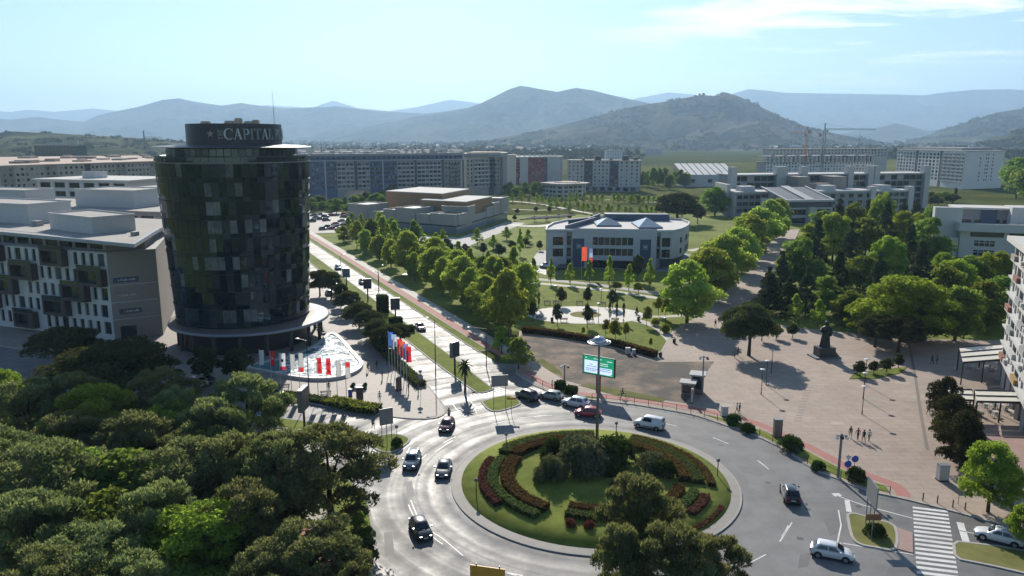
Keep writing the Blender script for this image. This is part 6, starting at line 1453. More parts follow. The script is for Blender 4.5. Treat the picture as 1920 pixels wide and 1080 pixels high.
def car_parts(kind, color):
    Lc_, w, zb, zr, xf0, xf1, xr1, xr0, zn = SPEC[kind]; h = Lc_ / 2; pm = PAINT[color]; out = []
    st = [(-h, 0.76, 0.42, zb - 0.22), (-h + 0.10, 0.90, 0.32, zb - 0.04), (-h + 0.5, 0.98, 0.25, zb), (-h + 1.2, 1.0, 0.20, zb), (0, 1.0, 0.19, zb - 0.01), (xf0 - 0.1, 1.0, 0.20, zb - 0.02), (xf0 + 0.35, 0.98, 0.22, (zb * 2 + zn) / 3), (h - 0.28, 0.90, 0.25, zn), (h - 0.08, 0.78, 0.32, zn - 0.12), (h, 0.62, 0.40, zn - 0.24)]
    b = MB(); ring = []
    for x, f, z0, z1 in st:
        ww = w * f; hh = z1 - z0
        half = [(ww * 0.86, z0), (ww * 0.97, z0 + hh * 0.18), (ww, z0 + hh * 0.5), (ww * 0.975, z0 + hh * 0.8), (ww * 0.90, z1 - 0.02), (ww * 0.70, z1 + 0.015)]
        ring.append([(x, y, z) for y, z in half] + [(x, -y, z) for y, z in half[::-1]])
    n = 12; b.v = [p for r_ in ring for p in r_]
    for i in range(len(ring) - 1):
        for j in range(n):
            q = (j + 1) % n; b.f.append((i * n + j, i * n + q, (i + 1) * n + q, (i + 1) * n + j)); b.m.append(0)
    b.f.append(tuple(range(n))); b.m.append(0); b.f.append(tuple((len(ring) - 1) * n + j for j in range(n))[::-1]); b.m.append(0)
    out.append(('body', b, pm, True, None))
    c = MB(); wb, wt = w * 0.90, w * 0.73
    A = [(xf0, wb), (xr0, wb)]; zt = zr - 0.06
    base = [(xf0, -wb * 0.86), (xf0 - 0.18, -wb), (xr0 + 0.12, -wb), (xr0, -wb * 0.86), (xr0, wb * 0.86), (xr0 + 0.12, wb), (xf0 - 0.18, wb), (xf0, wb * 0.86)]
    top = [(xf1, -wt * 0.86), (xf1 - 0.12, -wt), (xr1 + 0.1, -wt), (xr1, -wt * 0.86), (xr1, wt * 0.86), (xr1 + 0.1, wt), (xf1 - 0.12, wt), (xf1, wt * 0.86)]
    c.v = [(x, y, zb - 0.03) for x, y in base] + [(x, y, zt) for x, y in top] + [(x * 0.9 + (xf1 + xr1) * 0.05, y * 0.86, zr) for x, y in top]
    for k in (0, 8):
        for j in range(8): q = (j + 1) % 8; c.f.append((k + q, k + j, k + j + 8, k + q + 8)); c.m.append(0)
    c.f.append(tuple(range(16, 24))[::-1]); c.m.append(0)
    out.append(('cabin', c, pm, True, None))
    def pane(nm, p0, p1, p2, p3, off): g = MB(); o = Vector(off); g.quad(*[tuple(Vector(p) + o) for p in (p0, p1, p2, p3)]); out.append((nm, g, M_CGLASS, False, None))
    def ml_(a, b_, t): return a + (b_ - a) * t
    zl, zh = ml_(zb, zt, 0.10), ml_(zb, zt, 0.90)
    pane('windshield', (ml_(xf0, xf1, .1), -wb * .78, zl), (ml_(xf0, xf1, .1), wb * .78, zl), (ml_(xf0, xf1, .9), wt * .78, zh), (ml_(xf0, xf1, .9), -wt * .78, zh), (0.03, 0, 0.02))
    pane('rear_window', (ml_(xr0, xr1, .25), wb * .74, ml_(zb, zt, .3)), (ml_(xr0, xr1, .25), -wb * .74, ml_(zb, zt, .3)), (ml_(xr0, xr1, .9), -wt * .74, zh), (ml_(xr0, xr1, .9), wt * .74, zh), (-0.03, 0, 0.02))
    mid = (xf1 + xr1) / 2 + 0.1
    for s in (-1, 1):
        yl, yh = s * ml_(wb, wt, .1), s * ml_(wb, wt, .9)
        pane('side_window', (xf0 - 0.38, yl, zl), (mid + 0.05, yl, zl), (mid + 0.05, yh, zh), (xf1 - 0.16, yh, zh), (0, s * 0.02, 0))
        if kind != 'van': pane('side_window', (mid - 0.05, yl, zl), (xr0 + 0.42, yl, zl), (xr1 + 0.22, yh, zh), (mid - 0.05, yh, zh), (0, s * 0.02, 0))
        m_ = MB(); m_.box(xf0 - 0.42, xf0 - 0.26, s * (w + 0.02) if s > 0 else s * (w + 0.2), s * (w + 0.2) if s > 0 else s * (w + 0.02), zb + 0.02, zb + 0.17); out.append(('mirror', m_, pm, False, None))
        l_ = MB(); ya, yb = sorted((s * w * 0.46, s * w * 0.74)); l_.box(h - 0.20, h - 0.02, ya, yb, zn - 0.20, zn - 0.07); out.append(('headlight', l_, M_HEAD, False, None))
        l_ = MB(); ya, yb = sorted((s * w * 0.56, s * w * 0.86)); l_.box(-h - 0.01, -h + 0.15, ya, yb, zb - 0.30, zb - 0.10); out.append(('taillight', l_, M_TAIL, False, None))
        for xw in (h * 0.62, -h * 0.62):
            t = MB(); r_ = 0.33; yo = s * (w - 0.06)
            pr_ = [(r_ * 0.62, 0.1), (r_ * 0.95, 0.1), (r_, 0.06), (r_, -0.06), (r_ * 0.95, -0.1), (r_ * 0.62, -0.1)]
            for rr_, yy_ in pr_:
                for j in range(16): a = 2 * math.pi * j / 16; t.v.append((xw + rr_ * math.cos(a), yo + s * yy_, r_ + rr_ * math.sin(a)))
            for i in range(5):
                for j in range(16): q = (j + 1) % 16; t.f.append((i * 16 + j, i * 16 + q, (i + 1) * 16 + q, (i + 1) * 16 + j)); t.m.append(0)
            out.append(('wheel', t, M_TYRE, True, None))
            rm = MB(); rm.v = [(xw, yo + s * 0.07, r_)] + [(xw + r_ * 0.64 * math.cos(2 * math.pi * j / 16), yo + s * 0.09, r_ + r_ * 0.64 * math.sin(2 * math.pi * j / 16)) for j in range(16)]
            rm.f = [(0, 1 + j, 1 + (j + 1) % 16) for j in range(16)]; rm.m = [0] * 16; out.append(('rim', rm, M_RIM, False, 'wheel'))
            ar = MB(); ar.v = [(xw, s * (w * 0.992), r_)] + [(xw + 0.40 * math.cos(2 * math.pi * j / 18), s * (w * 0.999), r_ + 0.40 * math.sin(2 * math.pi * j / 18)) for j in range(18)]
            ar.f = [(0, 1 + j, 1 + (j + 1) % 18) for j in range(18)]; ar.m = [0] * 18; out.append(('wheel_arch', ar, M_TRIM, False, None))
    g = MB(); g.box(h - 0.06, h + 0.015, -w * 0.42, w * 0.42, 0.36, zn - 0.27); out.append(('grille', g, M_TRIM, False, None))
    g = MB(); g.box(-h - 0.02, -h + 0.05, -0.26, 0.26, zb - 0.42, zb - 0.31); g.box(h, h + 0.025, -0.26, 0.26, 0.42, 0.52); out.append(('number_plate', g, M_PLATE, False, None))
    g = MB(); g.box(-h + 0.08, h - 0.12, -w * 0.96, w * 0.96, 0.17, 0.27); out.append(('sill', g, M_TRIM, False, None))
    if kind == 'suv':
        for s in (-1, 1): g = MB(); g.bar((xf1 - 0.2, s * wt * 0.86, zr + 0.06), (xr1 + 0.1, s * wt * 0.86, zr + 0.06), 0.05); out.append(('roof_rail', g, M_RIM, False, None))
    if kind == 'van':
        for s in (-1, 1): g = MB(); ya, yb = sorted((s * (w - 0.015), s * (w + 0.02))); g.box(-1.0, 0.75, ya, yb, 0.42, 0.52); out.append(('side_strip', g, M_TRIM, False, None))
    return out
CARC = {}
def car(kind, color, x, y, rz, label, group=None, simple=False):
    if simple:
        key = (kind, color, 1)
        if key not in CARC:
            mb = MB(); mats_ = []
            for nm, b, m, sm, par in car_parts(kind, color):
                if m not in mats_: mats_.append(m)
                mb.add(b.v, b.f, mats_.index(m))
            CARC[key] = mb.mesh('parked_car', mats_)
        return tag(link('parked_car', CARC[key], None, (x, y, 0.03), rz), label, 'car', group)
    t = thing('van' if kind == 'van' else 'car', label, 'van' if kind == 'van' else 'car', (x, y, 0.03), rz, group)
    key = (kind, color, 0)
    if key not in CARC: CARC[key] = [(nm, b.mesh(nm, m, sm), par) for nm, b, m, sm, par in car_parts(kind, color)]
    last = None
    for nm, me, par in CARC[key]:
        o = link(nm, me, last if par else t)
        if nm == 'wheel': last = o
    return t
def car_px(kind, color, x, y, fx_, fy_, label, **kw):
    """car with its middle over pixel (x, y) and its nose towards pixel (fx, fy)"""
    g, f_ = at(x, y), at(fx_, fy_); return car(kind, color, g.x, g.y, math.atan2(f_.y - g.y, f_.x - g.x), label, **kw)
for a in [('hatch', 'maroon', 838, 804, 828, 822, 'maroon hatchback coming off the boulevard into the roundabout'), ('suv', 'blue', 773, 872, 764, 892, 'blue silver off-roader on the left side of the roundabout'), ('sedan', 'grey', 832, 886, 826, 910, 'dark grey car next to the roundabout kerb on the left'), ('hatch', 'black', 789, 1000, 802, 1022, 'black hatchback at the lower left of the roundabout'),
          ('van', 'white', 1217, 802, 1190, 797, 'white delivery van on the far side of the roundabout'), ('hatch', 'red', 1102, 780, 1080, 778, 'bright red hatchback on the far side of the roundabout'), ('suv', 'white', 1079, 762, 1058, 758, 'white off-roader waiting behind the red car'), ('hatch', 'beige', 1033, 748, 1014, 744, 'pale green hatchback waiting between dark and white cars'), ('suv', 'dark', 988, 748, 969, 741, 'dark off-roader at the head of the queue by the crossing'),
          ('suv', 'black', 1481, 934, 1474, 915, 'black off-roader with silver roof on the right of the roundabout'), ('hatch', 'white', 1559, 1044, 1590, 1050, 'white hatchback at the lower right by the traffic island'), ('sedan', 'white', 1872, 1014, 1840, 1006, 'white saloon half hidden by a tree at the right edge'),
          ('sedan', 'maroon', 788, 618, 797, 628, 'dark red car on the boulevard beside the hedge blocks'), ('suv', 'black', 517, 752, 500, 749, 'black car standing by the planting strip on the left road'), ('hatch', 'dark', 629, 541, 636, 548, 'dark car on the boulevard behind the umbrella pines'), ('hatch', 'silver', 617, 553, 612, 546, 'pale car at the left kerb of the boulevard behind the umbrella pines'),
          ('sedan', 'orange', 912, 497, 900, 496, 'orange brown car on the park road'), ('hatch', 'blue', 634, 505, 640, 511, 'blue car far up the boulevard'), ('sedan', 'dark', 680, 532, 686, 538, 'dark car beside the second median billboard')]:
    car_px(*a)
car_px('hatch', 'dark', 388, 716, 402, 722, 'dark car parked under the round trees by the tower'); car_px('hatch', 'white', 374, 722, 388, 728, 'white car parked under the round trees by the tower')
car_px('van', 'white', 1024, 502, 1014, 502, 'white van parked left of the curved office'); car_px('suv', 'dark', 1052, 505, 1042, 505, 'dark car parked before the curved office')
pk = random.Random(4); GK = 'cars in the car park by the shopping centre'
for x, y in ((588, 405), (598, 403), (610, 408), (622, 405), (600, 412), (612, 414), (585, 416), (646, 404), (654, 407), (644, 408), (592, 410), (640, 416), (648, 419), (642, 424), (655, 422), (612, 428), (622, 430), (632, 428), (606, 431), (664, 428), (668, 421), (628, 422), (636, 432), (650, 430)):
    c_ = pk.choice(('white', 'silver', 'grey', 'black', 'dark', 'red', 'white', 'silver')); g = at(x, y)
    car('hatch' if pk.random() < 0.6 else 'suv', c_, g.x, g.y, R(pk.choice((20, 200)) + pk.uniform(-6, 6)), '%s car in the car park beside the shopping centre' % {'white': 'white', 'silver': 'silver', 'grey': 'dark grey', 'black': 'black', 'dark': 'dark blue', 'red': 'red'}[c_], GK, True)
# ---- motorcycle and bicycle
def two_wheeler(name, label, cat, x, y, rz, motor):
    t = thing(name, label, cat, (x, y, 0.14 if not motor else 0.03), rz)
    for xw in (-0.55, 0.55):
        b = MB(); r_ = 0.33; b.tube([(xw + r_ * math.cos(a), 0, r_ + r_ * math.sin(a)) for a in np.linspace(0, 2 * math.pi, 17)], 0.05 if motor else 0.022, 6, cap=False); b.build('wheel', M_TYRE, t)
    b = MB(); w = 0.12 if motor else 0.03
    b.bar((-0.55, 0, 0.33), (-0.1, 0, 0.75), w); b.bar((-0.1, 0, 0.75), (0.4, 0, 0.8), w); b.bar((0.55, 0, 0.33), (0.4, 0, 0.95), w * 0.8); b.bar((-0.05, 0, 0.35), (0.38, 0, 0.72), w); b.bar((-0.55, 0, 0.33), (-0.05, 0, 0.35), w)
    if motor: b.box(-0.35, 0.35, -0.16, 0.16, 0.35, 0.72)
    b.build('frame', PAINT['black'] if motor else M_DARK, t)
    b = MB(); b.box(-0.4, 0.05, -0.1, 0.1, 0.78, 0.88); b.build('saddle', M_TRIM, t); b = MB(); b.bar((0.4, -0.3, 1.0), (0.4, 0.3, 1.0), 0.04); b.build('handlebar', M_TRIM, t)
    if motor: b = MB(); b.box(0.5, 0.62, -0.08, 0.08, 0.78, 0.95); b.build('headlight', M_HEAD, t)
    return t
gmoto = at(842, 784); fm_ = at(838, 800); am_ = math.atan2(fm_.y - gmoto.y, fm_.x - gmoto.x); two_wheeler('motorcycle', 'black motorcycle behind the maroon hatchback', 'motorcycle', gmoto.x, gmoto.y, am_, True)
gbike = at(1169, 748); two_wheeler('bicycle', 'dark bicycle on the red cycle lane behind the fence', 'bicycle', gbike.x, gbike.y, R(172), False)

# ================================================================== people
def person_mesh(name, J, sit=False):
    """one continuous body grown over a posed skeleton"""
    names = list(J); E_ = [('pelvis', 'belly'), ('belly', 'chest'), ('chest', 'neck'), ('neck', 'chin'), ('chin', 'head'), ('head', 'crown')]
    for s in 'lr':
        E_ += [('pelvis', 'hip' + s), ('hip' + s, 'knee' + s), ('knee' + s, 'ankle' + s), ('ankle' + s, 'toe' + s), ('chest', 'sh' + s), ('sh' + s, 'elb' + s), ('elb' + s, 'wri' + s), ('wri' + s, 'palm' + s)]
    rad = dict(pelvis=.13, belly=.12, chest=.14, neck=.055, chin=.075, head=.10, crown=.06, hip=.095, knee=.06, ankle=.042, toe=.04, sh=.06, elb=.045, wri=.03, palm=.036, fin=.010)
    V = [J[n] for n in names]; idx = {n: i for i, n in enumerate(names)}; R_ = [rad.get(n, rad.get(n[:-1], .05)) for n in names]; Ed = [(idx[a], idx[b_]) for a, b_ in E_]
    for s in 'lr':                                              # five fingers on each palm
        p, w = Vector(J['palm' + s]), Vector(J['wri' + s]); d = (p - w).normalized(); side = Vector((1, 0, 0))
        for k in range(5):
            o = p + side * (-0.03 + 0.015 * k); L_ = (0.055, 0.085, 0.092, 0.086, 0.068)[k]; dd = (d + side * (-0.6 if k == 0 else 0)).normalized()
            a0 = len(V); V += [tuple(o + dd * L_ * 0.5), tuple(o + dd * L_ + Vector((0, -0.012, 0)))]; R_ += [.010, .008]; Ed += [(idx['palm' + s], a0), (a0, a0 + 1)]
    me = bpy.data.meshes.new(name); me.from_pydata(V, Ed, []); o = bpy.data.objects.new('tmp_person', me); COL.objects.link(o)
    o.modifiers.new('skin', 'SKIN'); sv = me.skin_vertices[0].data
    for i, r_ in enumerate(R_): sv[i].radius = (r_, r_ * (0.78 if names[i] in ('chest', 'belly') else 1.0) if i < len(names) else r_)
    sv[idx['pelvis']].use_root = True
    sd = o.modifiers.new('sub', 'SUBSURF'); sd.levels = 1; sd.render_levels = 1
    dg = bpy.context.evaluated_depsgraph_get(); out = bpy.data.meshes.new_from_object(o.evaluated_get(dg)); bpy.data.objects.remove(o); out.name = name
    out.materials.clear()
    for k in range(4): out.materials.append(SKIN)
    hz_ = J['neck'][2] + 0.03; hands = [Vector(J['wril']), Vector(J['wrir'])]; kz = J['pelvis'][2] + 0.04
    mi = []
    for p in out.polygons:
        c = p.center
        if c.z > hz_ or min((c - h_).length for h_ in hands) < 0.05 or any((c - Vector(J['palm' + s])).length < 0.13 for s in 'lr'): mi.append(0)
        elif c.z > kz or abs(c.x) > 0.24: mi.append(1)
        elif min((c - Vector(J['toe' + s])).length for s in 'lr') < 0.14 or min((c - Vector(J['ankle' + s])).length for s in 'lr') < 0.06: mi.append(3)
        else: mi.append(2)
    out.polygons.foreach_set('material_index', mi); out.polygons.foreach_set('use_smooth', [True] * len(mi)); out.update()
    return out
SKIN = mat('skin', (0.36, 0.21, 0.15), rough=0.6, var=0.08, obj=True)
def pose(step=0.0, arm=0.1, lean=0.0, bend=None):
    J = dict(pelvis=(0, 0, .95), belly=(0, -lean * .4, 1.10), chest=(0, -lean, 1.32), neck=(0, -lean * 1.1, 1.47), chin=(0, -lean * 1.1 - .01, 1.55), head=(0, -lean * 1.1 - .015, 1.64), crown=(0, -lean * 1.1, 1.72))
    for s, sg in (('l', 1), ('r', -1)):
        k = step * sg
        J.update({'hip' + s: (sg * .10, 0, .90), 'knee' + s: (sg * .10, -k * .5 - .02, .50), 'ankle' + s: (sg * .10, -k + (.05 if k < 0 else 0), .09), 'toe' + s: (sg * .11, -k - .13, .04),
                  'sh' + s: (sg * .19, -lean, 1.40), 'elb' + s: (sg * (.23 + arm * .3), -lean + k * .4, 1.13), 'wri' + s: (sg * (.24 + arm * .2), -lean + k * .6 - .06, .89), 'palm' + s: (sg * (.24 + arm * .2), -lean + k * .65 - .08, .82)})
    return J
def ride():
    J = pose(0.0, 0.1, 0.16)
    for s, sg in (('l', 1), ('r', -1)): J.update({'knee' + s: (sg * .16, -.38, .80), 'ankle' + s: (sg * .15, -.22, .40), 'toe' + s: (sg * .15, -.36, .36), 'elb' + s: (sg * .28, -.38, 1.15), 'wri' + s: (sg * .28, -.56, 1.03), 'palm' + s: (sg * .28, -.62, 1.01)})
    return J
PM = {'stand': person_mesh('person_body', pose(0.0, 0.12)), 'walk': person_mesh('person_body', pose(0.24, 0.1, 0.03)), 'stroll': person_mesh('person_body', pose(-0.16, 0.14, 0.02)), 'ride': person_mesh('person_body', ride())}
hb = MB(); hb.lathe([(0.001, 0.145), (0.07, 0.13), (0.105, 0.08), (0.115, 0.02), (0.105, -0.04), (0.085, -0.07)], 12); HAIR = hb.mesh('hair', mat('dark_hair', (0.02, 0.015, 0.012), rough=0.7), True)
CL = {k: mat('cloth_' + k, c, rough=0.9, var=0.12, obj=True) for k, c in dict(black=(0.02, 0.02, 0.022), white=(0.6, 0.59, 0.57), blue=(0.06, 0.09, 0.17), jeans=(0.07, 0.09, 0.14), red=(0.3, 0.05, 0.05), beige=(0.36, 0.30, 0.23), grey=(0.18, 0.18, 0.19), olive=(0.10, 0.10, 0.06), pink=(0.45, 0.28, 0.28)).items()}
def person(x, y, rz, ps, top, bot, label, z=0.13, h=1.72, group=None, hair=True):
    o = link('person', PM[ps], None, (x, y, z), rz); o.scale = (h / 1.74,) * 3; tag(o, label, 'person', group)
    for i, m in ((1, CL[top]), (2, CL[bot]), (3, CL['black'])): o.material_slots[i].link = 'OBJECT'; o.material_slots[i].material = m
    ln = 0.16 * 1.1 if ps == 'ride' else 0.03
    if hair: link('hair', HAIR, o, (0, -ln, 1.63))
    return o
def person_px(x, y, *a, **k): g = at(x, y); return person(g.x, g.y, *a, **k)
for a in [(1594, 823, R(170), 'walk', 'black', 'beige', 'person in black top walking, first of four on the square'), (1608, 826, R(175), 'stroll', 'red', 'black', 'person in dark red top, second of four on the square'), (1619, 830, R(180), 'walk', 'black', 'black', 'person all in black, third of four on the square'), (1629, 829, R(170), 'stroll', 'white', 'jeans', 'person in white top, last of four on the square'),
          (1381, 777, R(60), 'walk', 'white', 'beige', 'person in light clothes walking by the white cabinet'), (1386, 777, R(60), 'stroll', 'black', 'black', 'person in black walking by the white cabinet'), (1747, 684, R(200), 'walk', 'black', 'black', 'person in black in the shade right of the statue'), (1756, 684, R(190), 'stroll', 'grey', 'jeans', 'person in grey in the shade right of the statue'),
          (1740, 779, R(20), 'walk', 'white', 'red', 'person in white top beside the magnolias'), (1383, 668, R(90), 'stand', 'black', 'black', 'dark figure standing left under the wide evergreen'), (1377, 672, R(60), 'stand', 'grey', 'black', 'second dark figure under the wide evergreen'),
          (712, 754, R(5), 'walk', 'white', 'black', 'person in white top walking across the tower square'), (700, 806, R(30), 'walk', 'black', 'black', 'person in black on the crossing before the tower square'), (690, 698, R(-30), 'stroll', 'black', 'black', 'dark figure beside the right tip of the pool'), (707, 694, R(-20), 'walk', 'black', 'jeans', 'second dark figure right of the pool'), (717, 712, R(-60), 'stand', 'blue', 'black', 'dark figure in tree shade on the tower square'),
          (1035, 733, R(90), 'stand', 'black', 'black', 'dark figure on the pavement at the head of the car queue'), (1341, 614, R(10), 'walk', 'black', 'black', 'small figure walking in the shady avenue'), (617, 735, R(40), 'stand', 'black', 'black', 'dark figure at the bench by the planting strip'), (766, 737, R(80), 'stand', 'black', 'grey', 'dark figure below the flag row on the tower square'), (784, 739, R(80), 'stand', 'grey', 'black', 'figure right of the flag row on the tower square')]:
    person_px(*a)
person(gmoto.x, gmoto.y, am_ + R(90), 'ride', 'black', 'black', 'rider in black on the motorcycle', z=-0.02); person(gbike.x, gbike.y, R(172) + R(90), 'ride', 'black', 'black', 'cyclist in black on the red lane', z=0.06)

# ================================================================== street furniture
M_LAMPH = mat('lamp_white', (0.62, 0.62, 0.6), rough=0.4, var=0.05)
def px_h(x, by, ty): g = at(x, by); return g, at_y(x, ty, g.y).z
def disc_lamp(x, by, ty, label):
    g, h = px_h(x, by, ty); t = thing('square_lamp', label, 'lamp post', (g.x, g.y, 0.12), 0, 'lamp posts on the square')
    b = MB(); b.tube([(0, 0, 0), (0, 0, 0.5), (0, 0, 0.52), (0, 0, h - 0.2)], [0.09, 0.09, 0.06, 0.05], 8); b.build('pole', M_DARK, t)
    b = MB(); b.lathe([(0.05, h - 0.35), (0.12, h - 0.25), (0.16, h - 0.12)], 12); b.build('collar', M_DARK, t)
    b = MB(); b.lathe([(0.001, h - 0.10), (0.40, h - 0.12), (0.44, h - 0.07), (0.34, h - 0.01), (0.001, h + 0.03)], 20); b.build('lamp_head', M_LAMPH, t, smooth=True)
for x, by, ty, l in ((1427, 741, 693, 'nearest'), (1436, 723, 677, 'middle'), (1446, 702, 657, 'farthest')): disc_lamp(x, by, ty, '%s disc lamp of the three left on the square' % l)
for x, by, ty, l in ((1616, 778, 725, 'nearest'), (1618, 749, 700, 'middle'), (1621, 722, 674, 'farthest')): disc_lamp(x, by, ty, '%s disc lamp of the three right on the square' % l)
for i, (x, by, ty) in enumerate(((1042, 572, 536), (1127, 570, 542), (1122, 607, 569), (960, 560, 530), (1247, 622, 596), (1280, 590, 550), (1330, 520, 497), (1010, 545, 508))): disc_lamp(x, by, ty, 'small park lamp near the paved circle')
# tall mast with a saucer on the roundabout
g, h = px_h(1119, 838, 636); t = thing('saucer_light_mast', 'tall grey mast with a saucer lamp on the roundabout', 'light mast', (g.x, g.y, 0.4))
b = MB(); b.tube([(0, 0, 0), (0, 0, h - 0.7)], [0.22, 0.14], 12); b.build('mast', M_POLE, t, smooth=True)
b = MB(); b.lathe([(0.15, h - 1.2), (0.42, h - 0.75), (0.42, h - 0.6)], 16); b.build('collar', M_POLE, t)
b = MB(); b.lathe([(0.9, h - 0.66), (0.86, h - 0.4), (0.6, h - 0.12), (0.001, h)], 24); b.build('dome', mat('dome_metal', (0.45, 0.47, 0.5), rough=0.25, metal=0.7), t, smooth=True)
b = MB(); b.lathe([(1.15, h - 0.78), (1.25, h - 0.72), (1.15, h - 0.66), (1.05, h - 0.72), (1.15, h - 0.78)], 32); b.lathe([(1.5, h - 0.84), (1.6, h - 0.78), (1.5, h - 0.72), (1.4, h - 0.78), (1.5, h - 0.84)], 32); b.build('ring', mat('dome_metal', (0.45, 0.47, 0.5)), t, smooth=True)
for k in range(6): a = k * math.pi / 3; b = MB(); b.bar((0.4 * math.cos(a), 0.4 * math.sin(a), h - 0.7), (1.55 * math.cos(a), 1.55 * math.sin(a), h - 0.78), 0.07); b.build('spoke', M_POLE, t)
# LED screen
g = at(1117, 737); t = thing('led_screen', 'large green and white advertising screen on a red column', 'screen', (g.x + 0.4, g.y, 0.12), R(-33))
b = MB(); b.box(-0.35, 0.35, -0.2, 0.2, 0, 3.0); b.build('column', mat('red_column', (0.36, 0.03, 0.03), rough=0.5), t)
b = MB(); b.box(-2.9, 2.9, -0.12, 0.3, 2.9, 6.1); b.build('frame', mat('screen_frame', (0.02, 0.05, 0.04), rough=0.4), t)
def lit(n, c, s): return mat(n, c, rough=0.3, var=0.02, emis=(c[0], c[1], c[2], s))
b = MB(); b.quad((-2.75, -0.125, 3.05), (2.75, -0.125, 3.05), (2.75, -0.125, 5.98), (-2.75, -0.125, 5.98)); sc_ = b.build('display', lit('screen_green', (0.01, 0.20, 0.10), 0.9), t)
for x0, x1, z0, z1 in ((-2.55, -0.1, 3.2, 5.3), (0.1, 2.45, 3.2, 4.3)): b = MB(); b.quad((x0, -0.129, z0), (x1, -0.129, z0), (x1, -0.129, z1), (x0, -0.129, z1)); b.build('white_field', lit('screen_white', (0.45, 0.55, 0.75), 0.95), sc_)
mk = random.Random(2)
for x0, z0, w, m_ in ((-2.4, 5.62, 0.25, 1), (-0.9, 5.6, 1.4, 1), (1.5, 5.45, 0.8, 1), (0.15, 4.95, 1.3, 1), (0.15, 4.65, 1.6, 1), (-1.6, 4.6, 0.4, 0), (-2.1, 4.25, 1.7, 0), (-2.3, 3.85, 2.0, 0), (-2.3, 3.55, 1.8, 0), (0.3, 4.05, 1.9, 0), (0.3, 3.75, 1.9, 0), (2.1, 3.3, 0.22, 0)):
    b = MB(); x = x0
    while x < x0 + w: l = mk.uniform(0.08, 0.28); b.quad((x, -0.133, z0), (x + l, -0.133, z0), (x + l, -0.133, z0 + 0.11), (x, -0.133, z0 + 0.11)); x += l + 0.06
    b.build('screen_line', lit('screen_mark_w', (0.6, 0.65, 0.7), 0.9) if m_ else mat('screen_mark_d', (0.03, 0.06, 0.12)), sc_)
# poles with floodlights
def flood_pole(x, by, ty, r_, label, heads=3):
    g, h = px_h(x, by, ty); t = thing('floodlight_pole', label, 'lamp post', (g.x, g.y, 0.12)); b = MB(); b.tube([(0, 0, 0), (0, 0, h)], [r_, r_ * 0.85], 10); b.build('pole', M_POLE, t)
    b = MB(); b.bar((-0.7, 0, h - 0.25), (0.7, 0, h - 0.25), 0.12); b.build('cross_arm', M_POLE, t)
    for k in range(heads): x0 = -0.6 + 1.2 * k / max(1, heads - 1); b = MB(); b.box(x0 - 0.16, x0 + 0.16, -0.35, 0.1, h - 0.62, h - 0.32); b.build('floodlight', M_DARK if k % 2 else M_LAMPH, t)
flood_pole(1571, 897, 815, 0.17, 'thick grey pole with cameras at the edge of the square'); flood_pole(1058, 727, 684, 0.13, 'pole with lamp cluster by the car queue', 2); flood_pole(1316, 742, 668, 0.12, 'tall pole behind the kiosks', 2)
def street_lamp(x, by, ty, arm, label):
    g, h = px_h(x, by, ty); t = thing('street_lamp', label, 'lamp post', (g.x, g.y, 0.1), 0, 'street lamps along the boulevard'); b = MB(); b.tube([(0, 0, 0), (0, 0, h)], [0.1, 0.06], 8); b.build('pole', M_DARK, t)
    b = MB(); b.bar((0, 0, h), (arm, 0, h + 0.4), 0.07); b.build('arm', M_DARK, t); b = MB(); b.lathe([(0.001, 0.08), (0.3, 0.0), (0.26, -0.06), (0.001, -0.06)], 12); b.build('lamp_head', M_LAMPH, t, (arm * 1.05, 0, h + 0.4))
for x, by, ty, ar, l in ((817, 709, 600, -1.2, 'slim dark street lamp on the median near the roundabout'), (712, 582, 512, -1.2, 'street lamp on the median by the cube hedge'), (580, 744, 640, -1.4, 'slim dark lamp before the fountain pool'), (912, 690, 618, -3.0, 'street lamp with long arm under the plane trees'), (640, 520, 480, 1.0, 'far street lamp along the boulevard'), (710, 545, 500, 1.2, 'street lamp on the right pavement of the boulevard')): street_lamp(x, by, ty, ar, l)
for x, by, l in ((949, 846, 'globe post on the far left rim of the roundabout'), (893, 936, 'slim post on the left rim of the roundabout'), (1345, 897, 'slim post on the right rim of the roundabout'), (1155, 824, 'globe post at the far rim of the roundabout')):
    g = at(x, by); t = thing('garden_lamp', l, 'lamp post', (g.x, g.y, 0.3)); b = MB(); b.tube([(0, 0, 0), (0, 0, 1.9)], 0.06, 8); b.build('pole', M_DARK, t); b = MB(); b.lathe([(0.05, 1.85), (0.2, 1.95), (0.24, 2.1), (0.2, 2.25), (0.001, 2.33)], 12); b.build('globe', M_POLE, t, smooth=True)

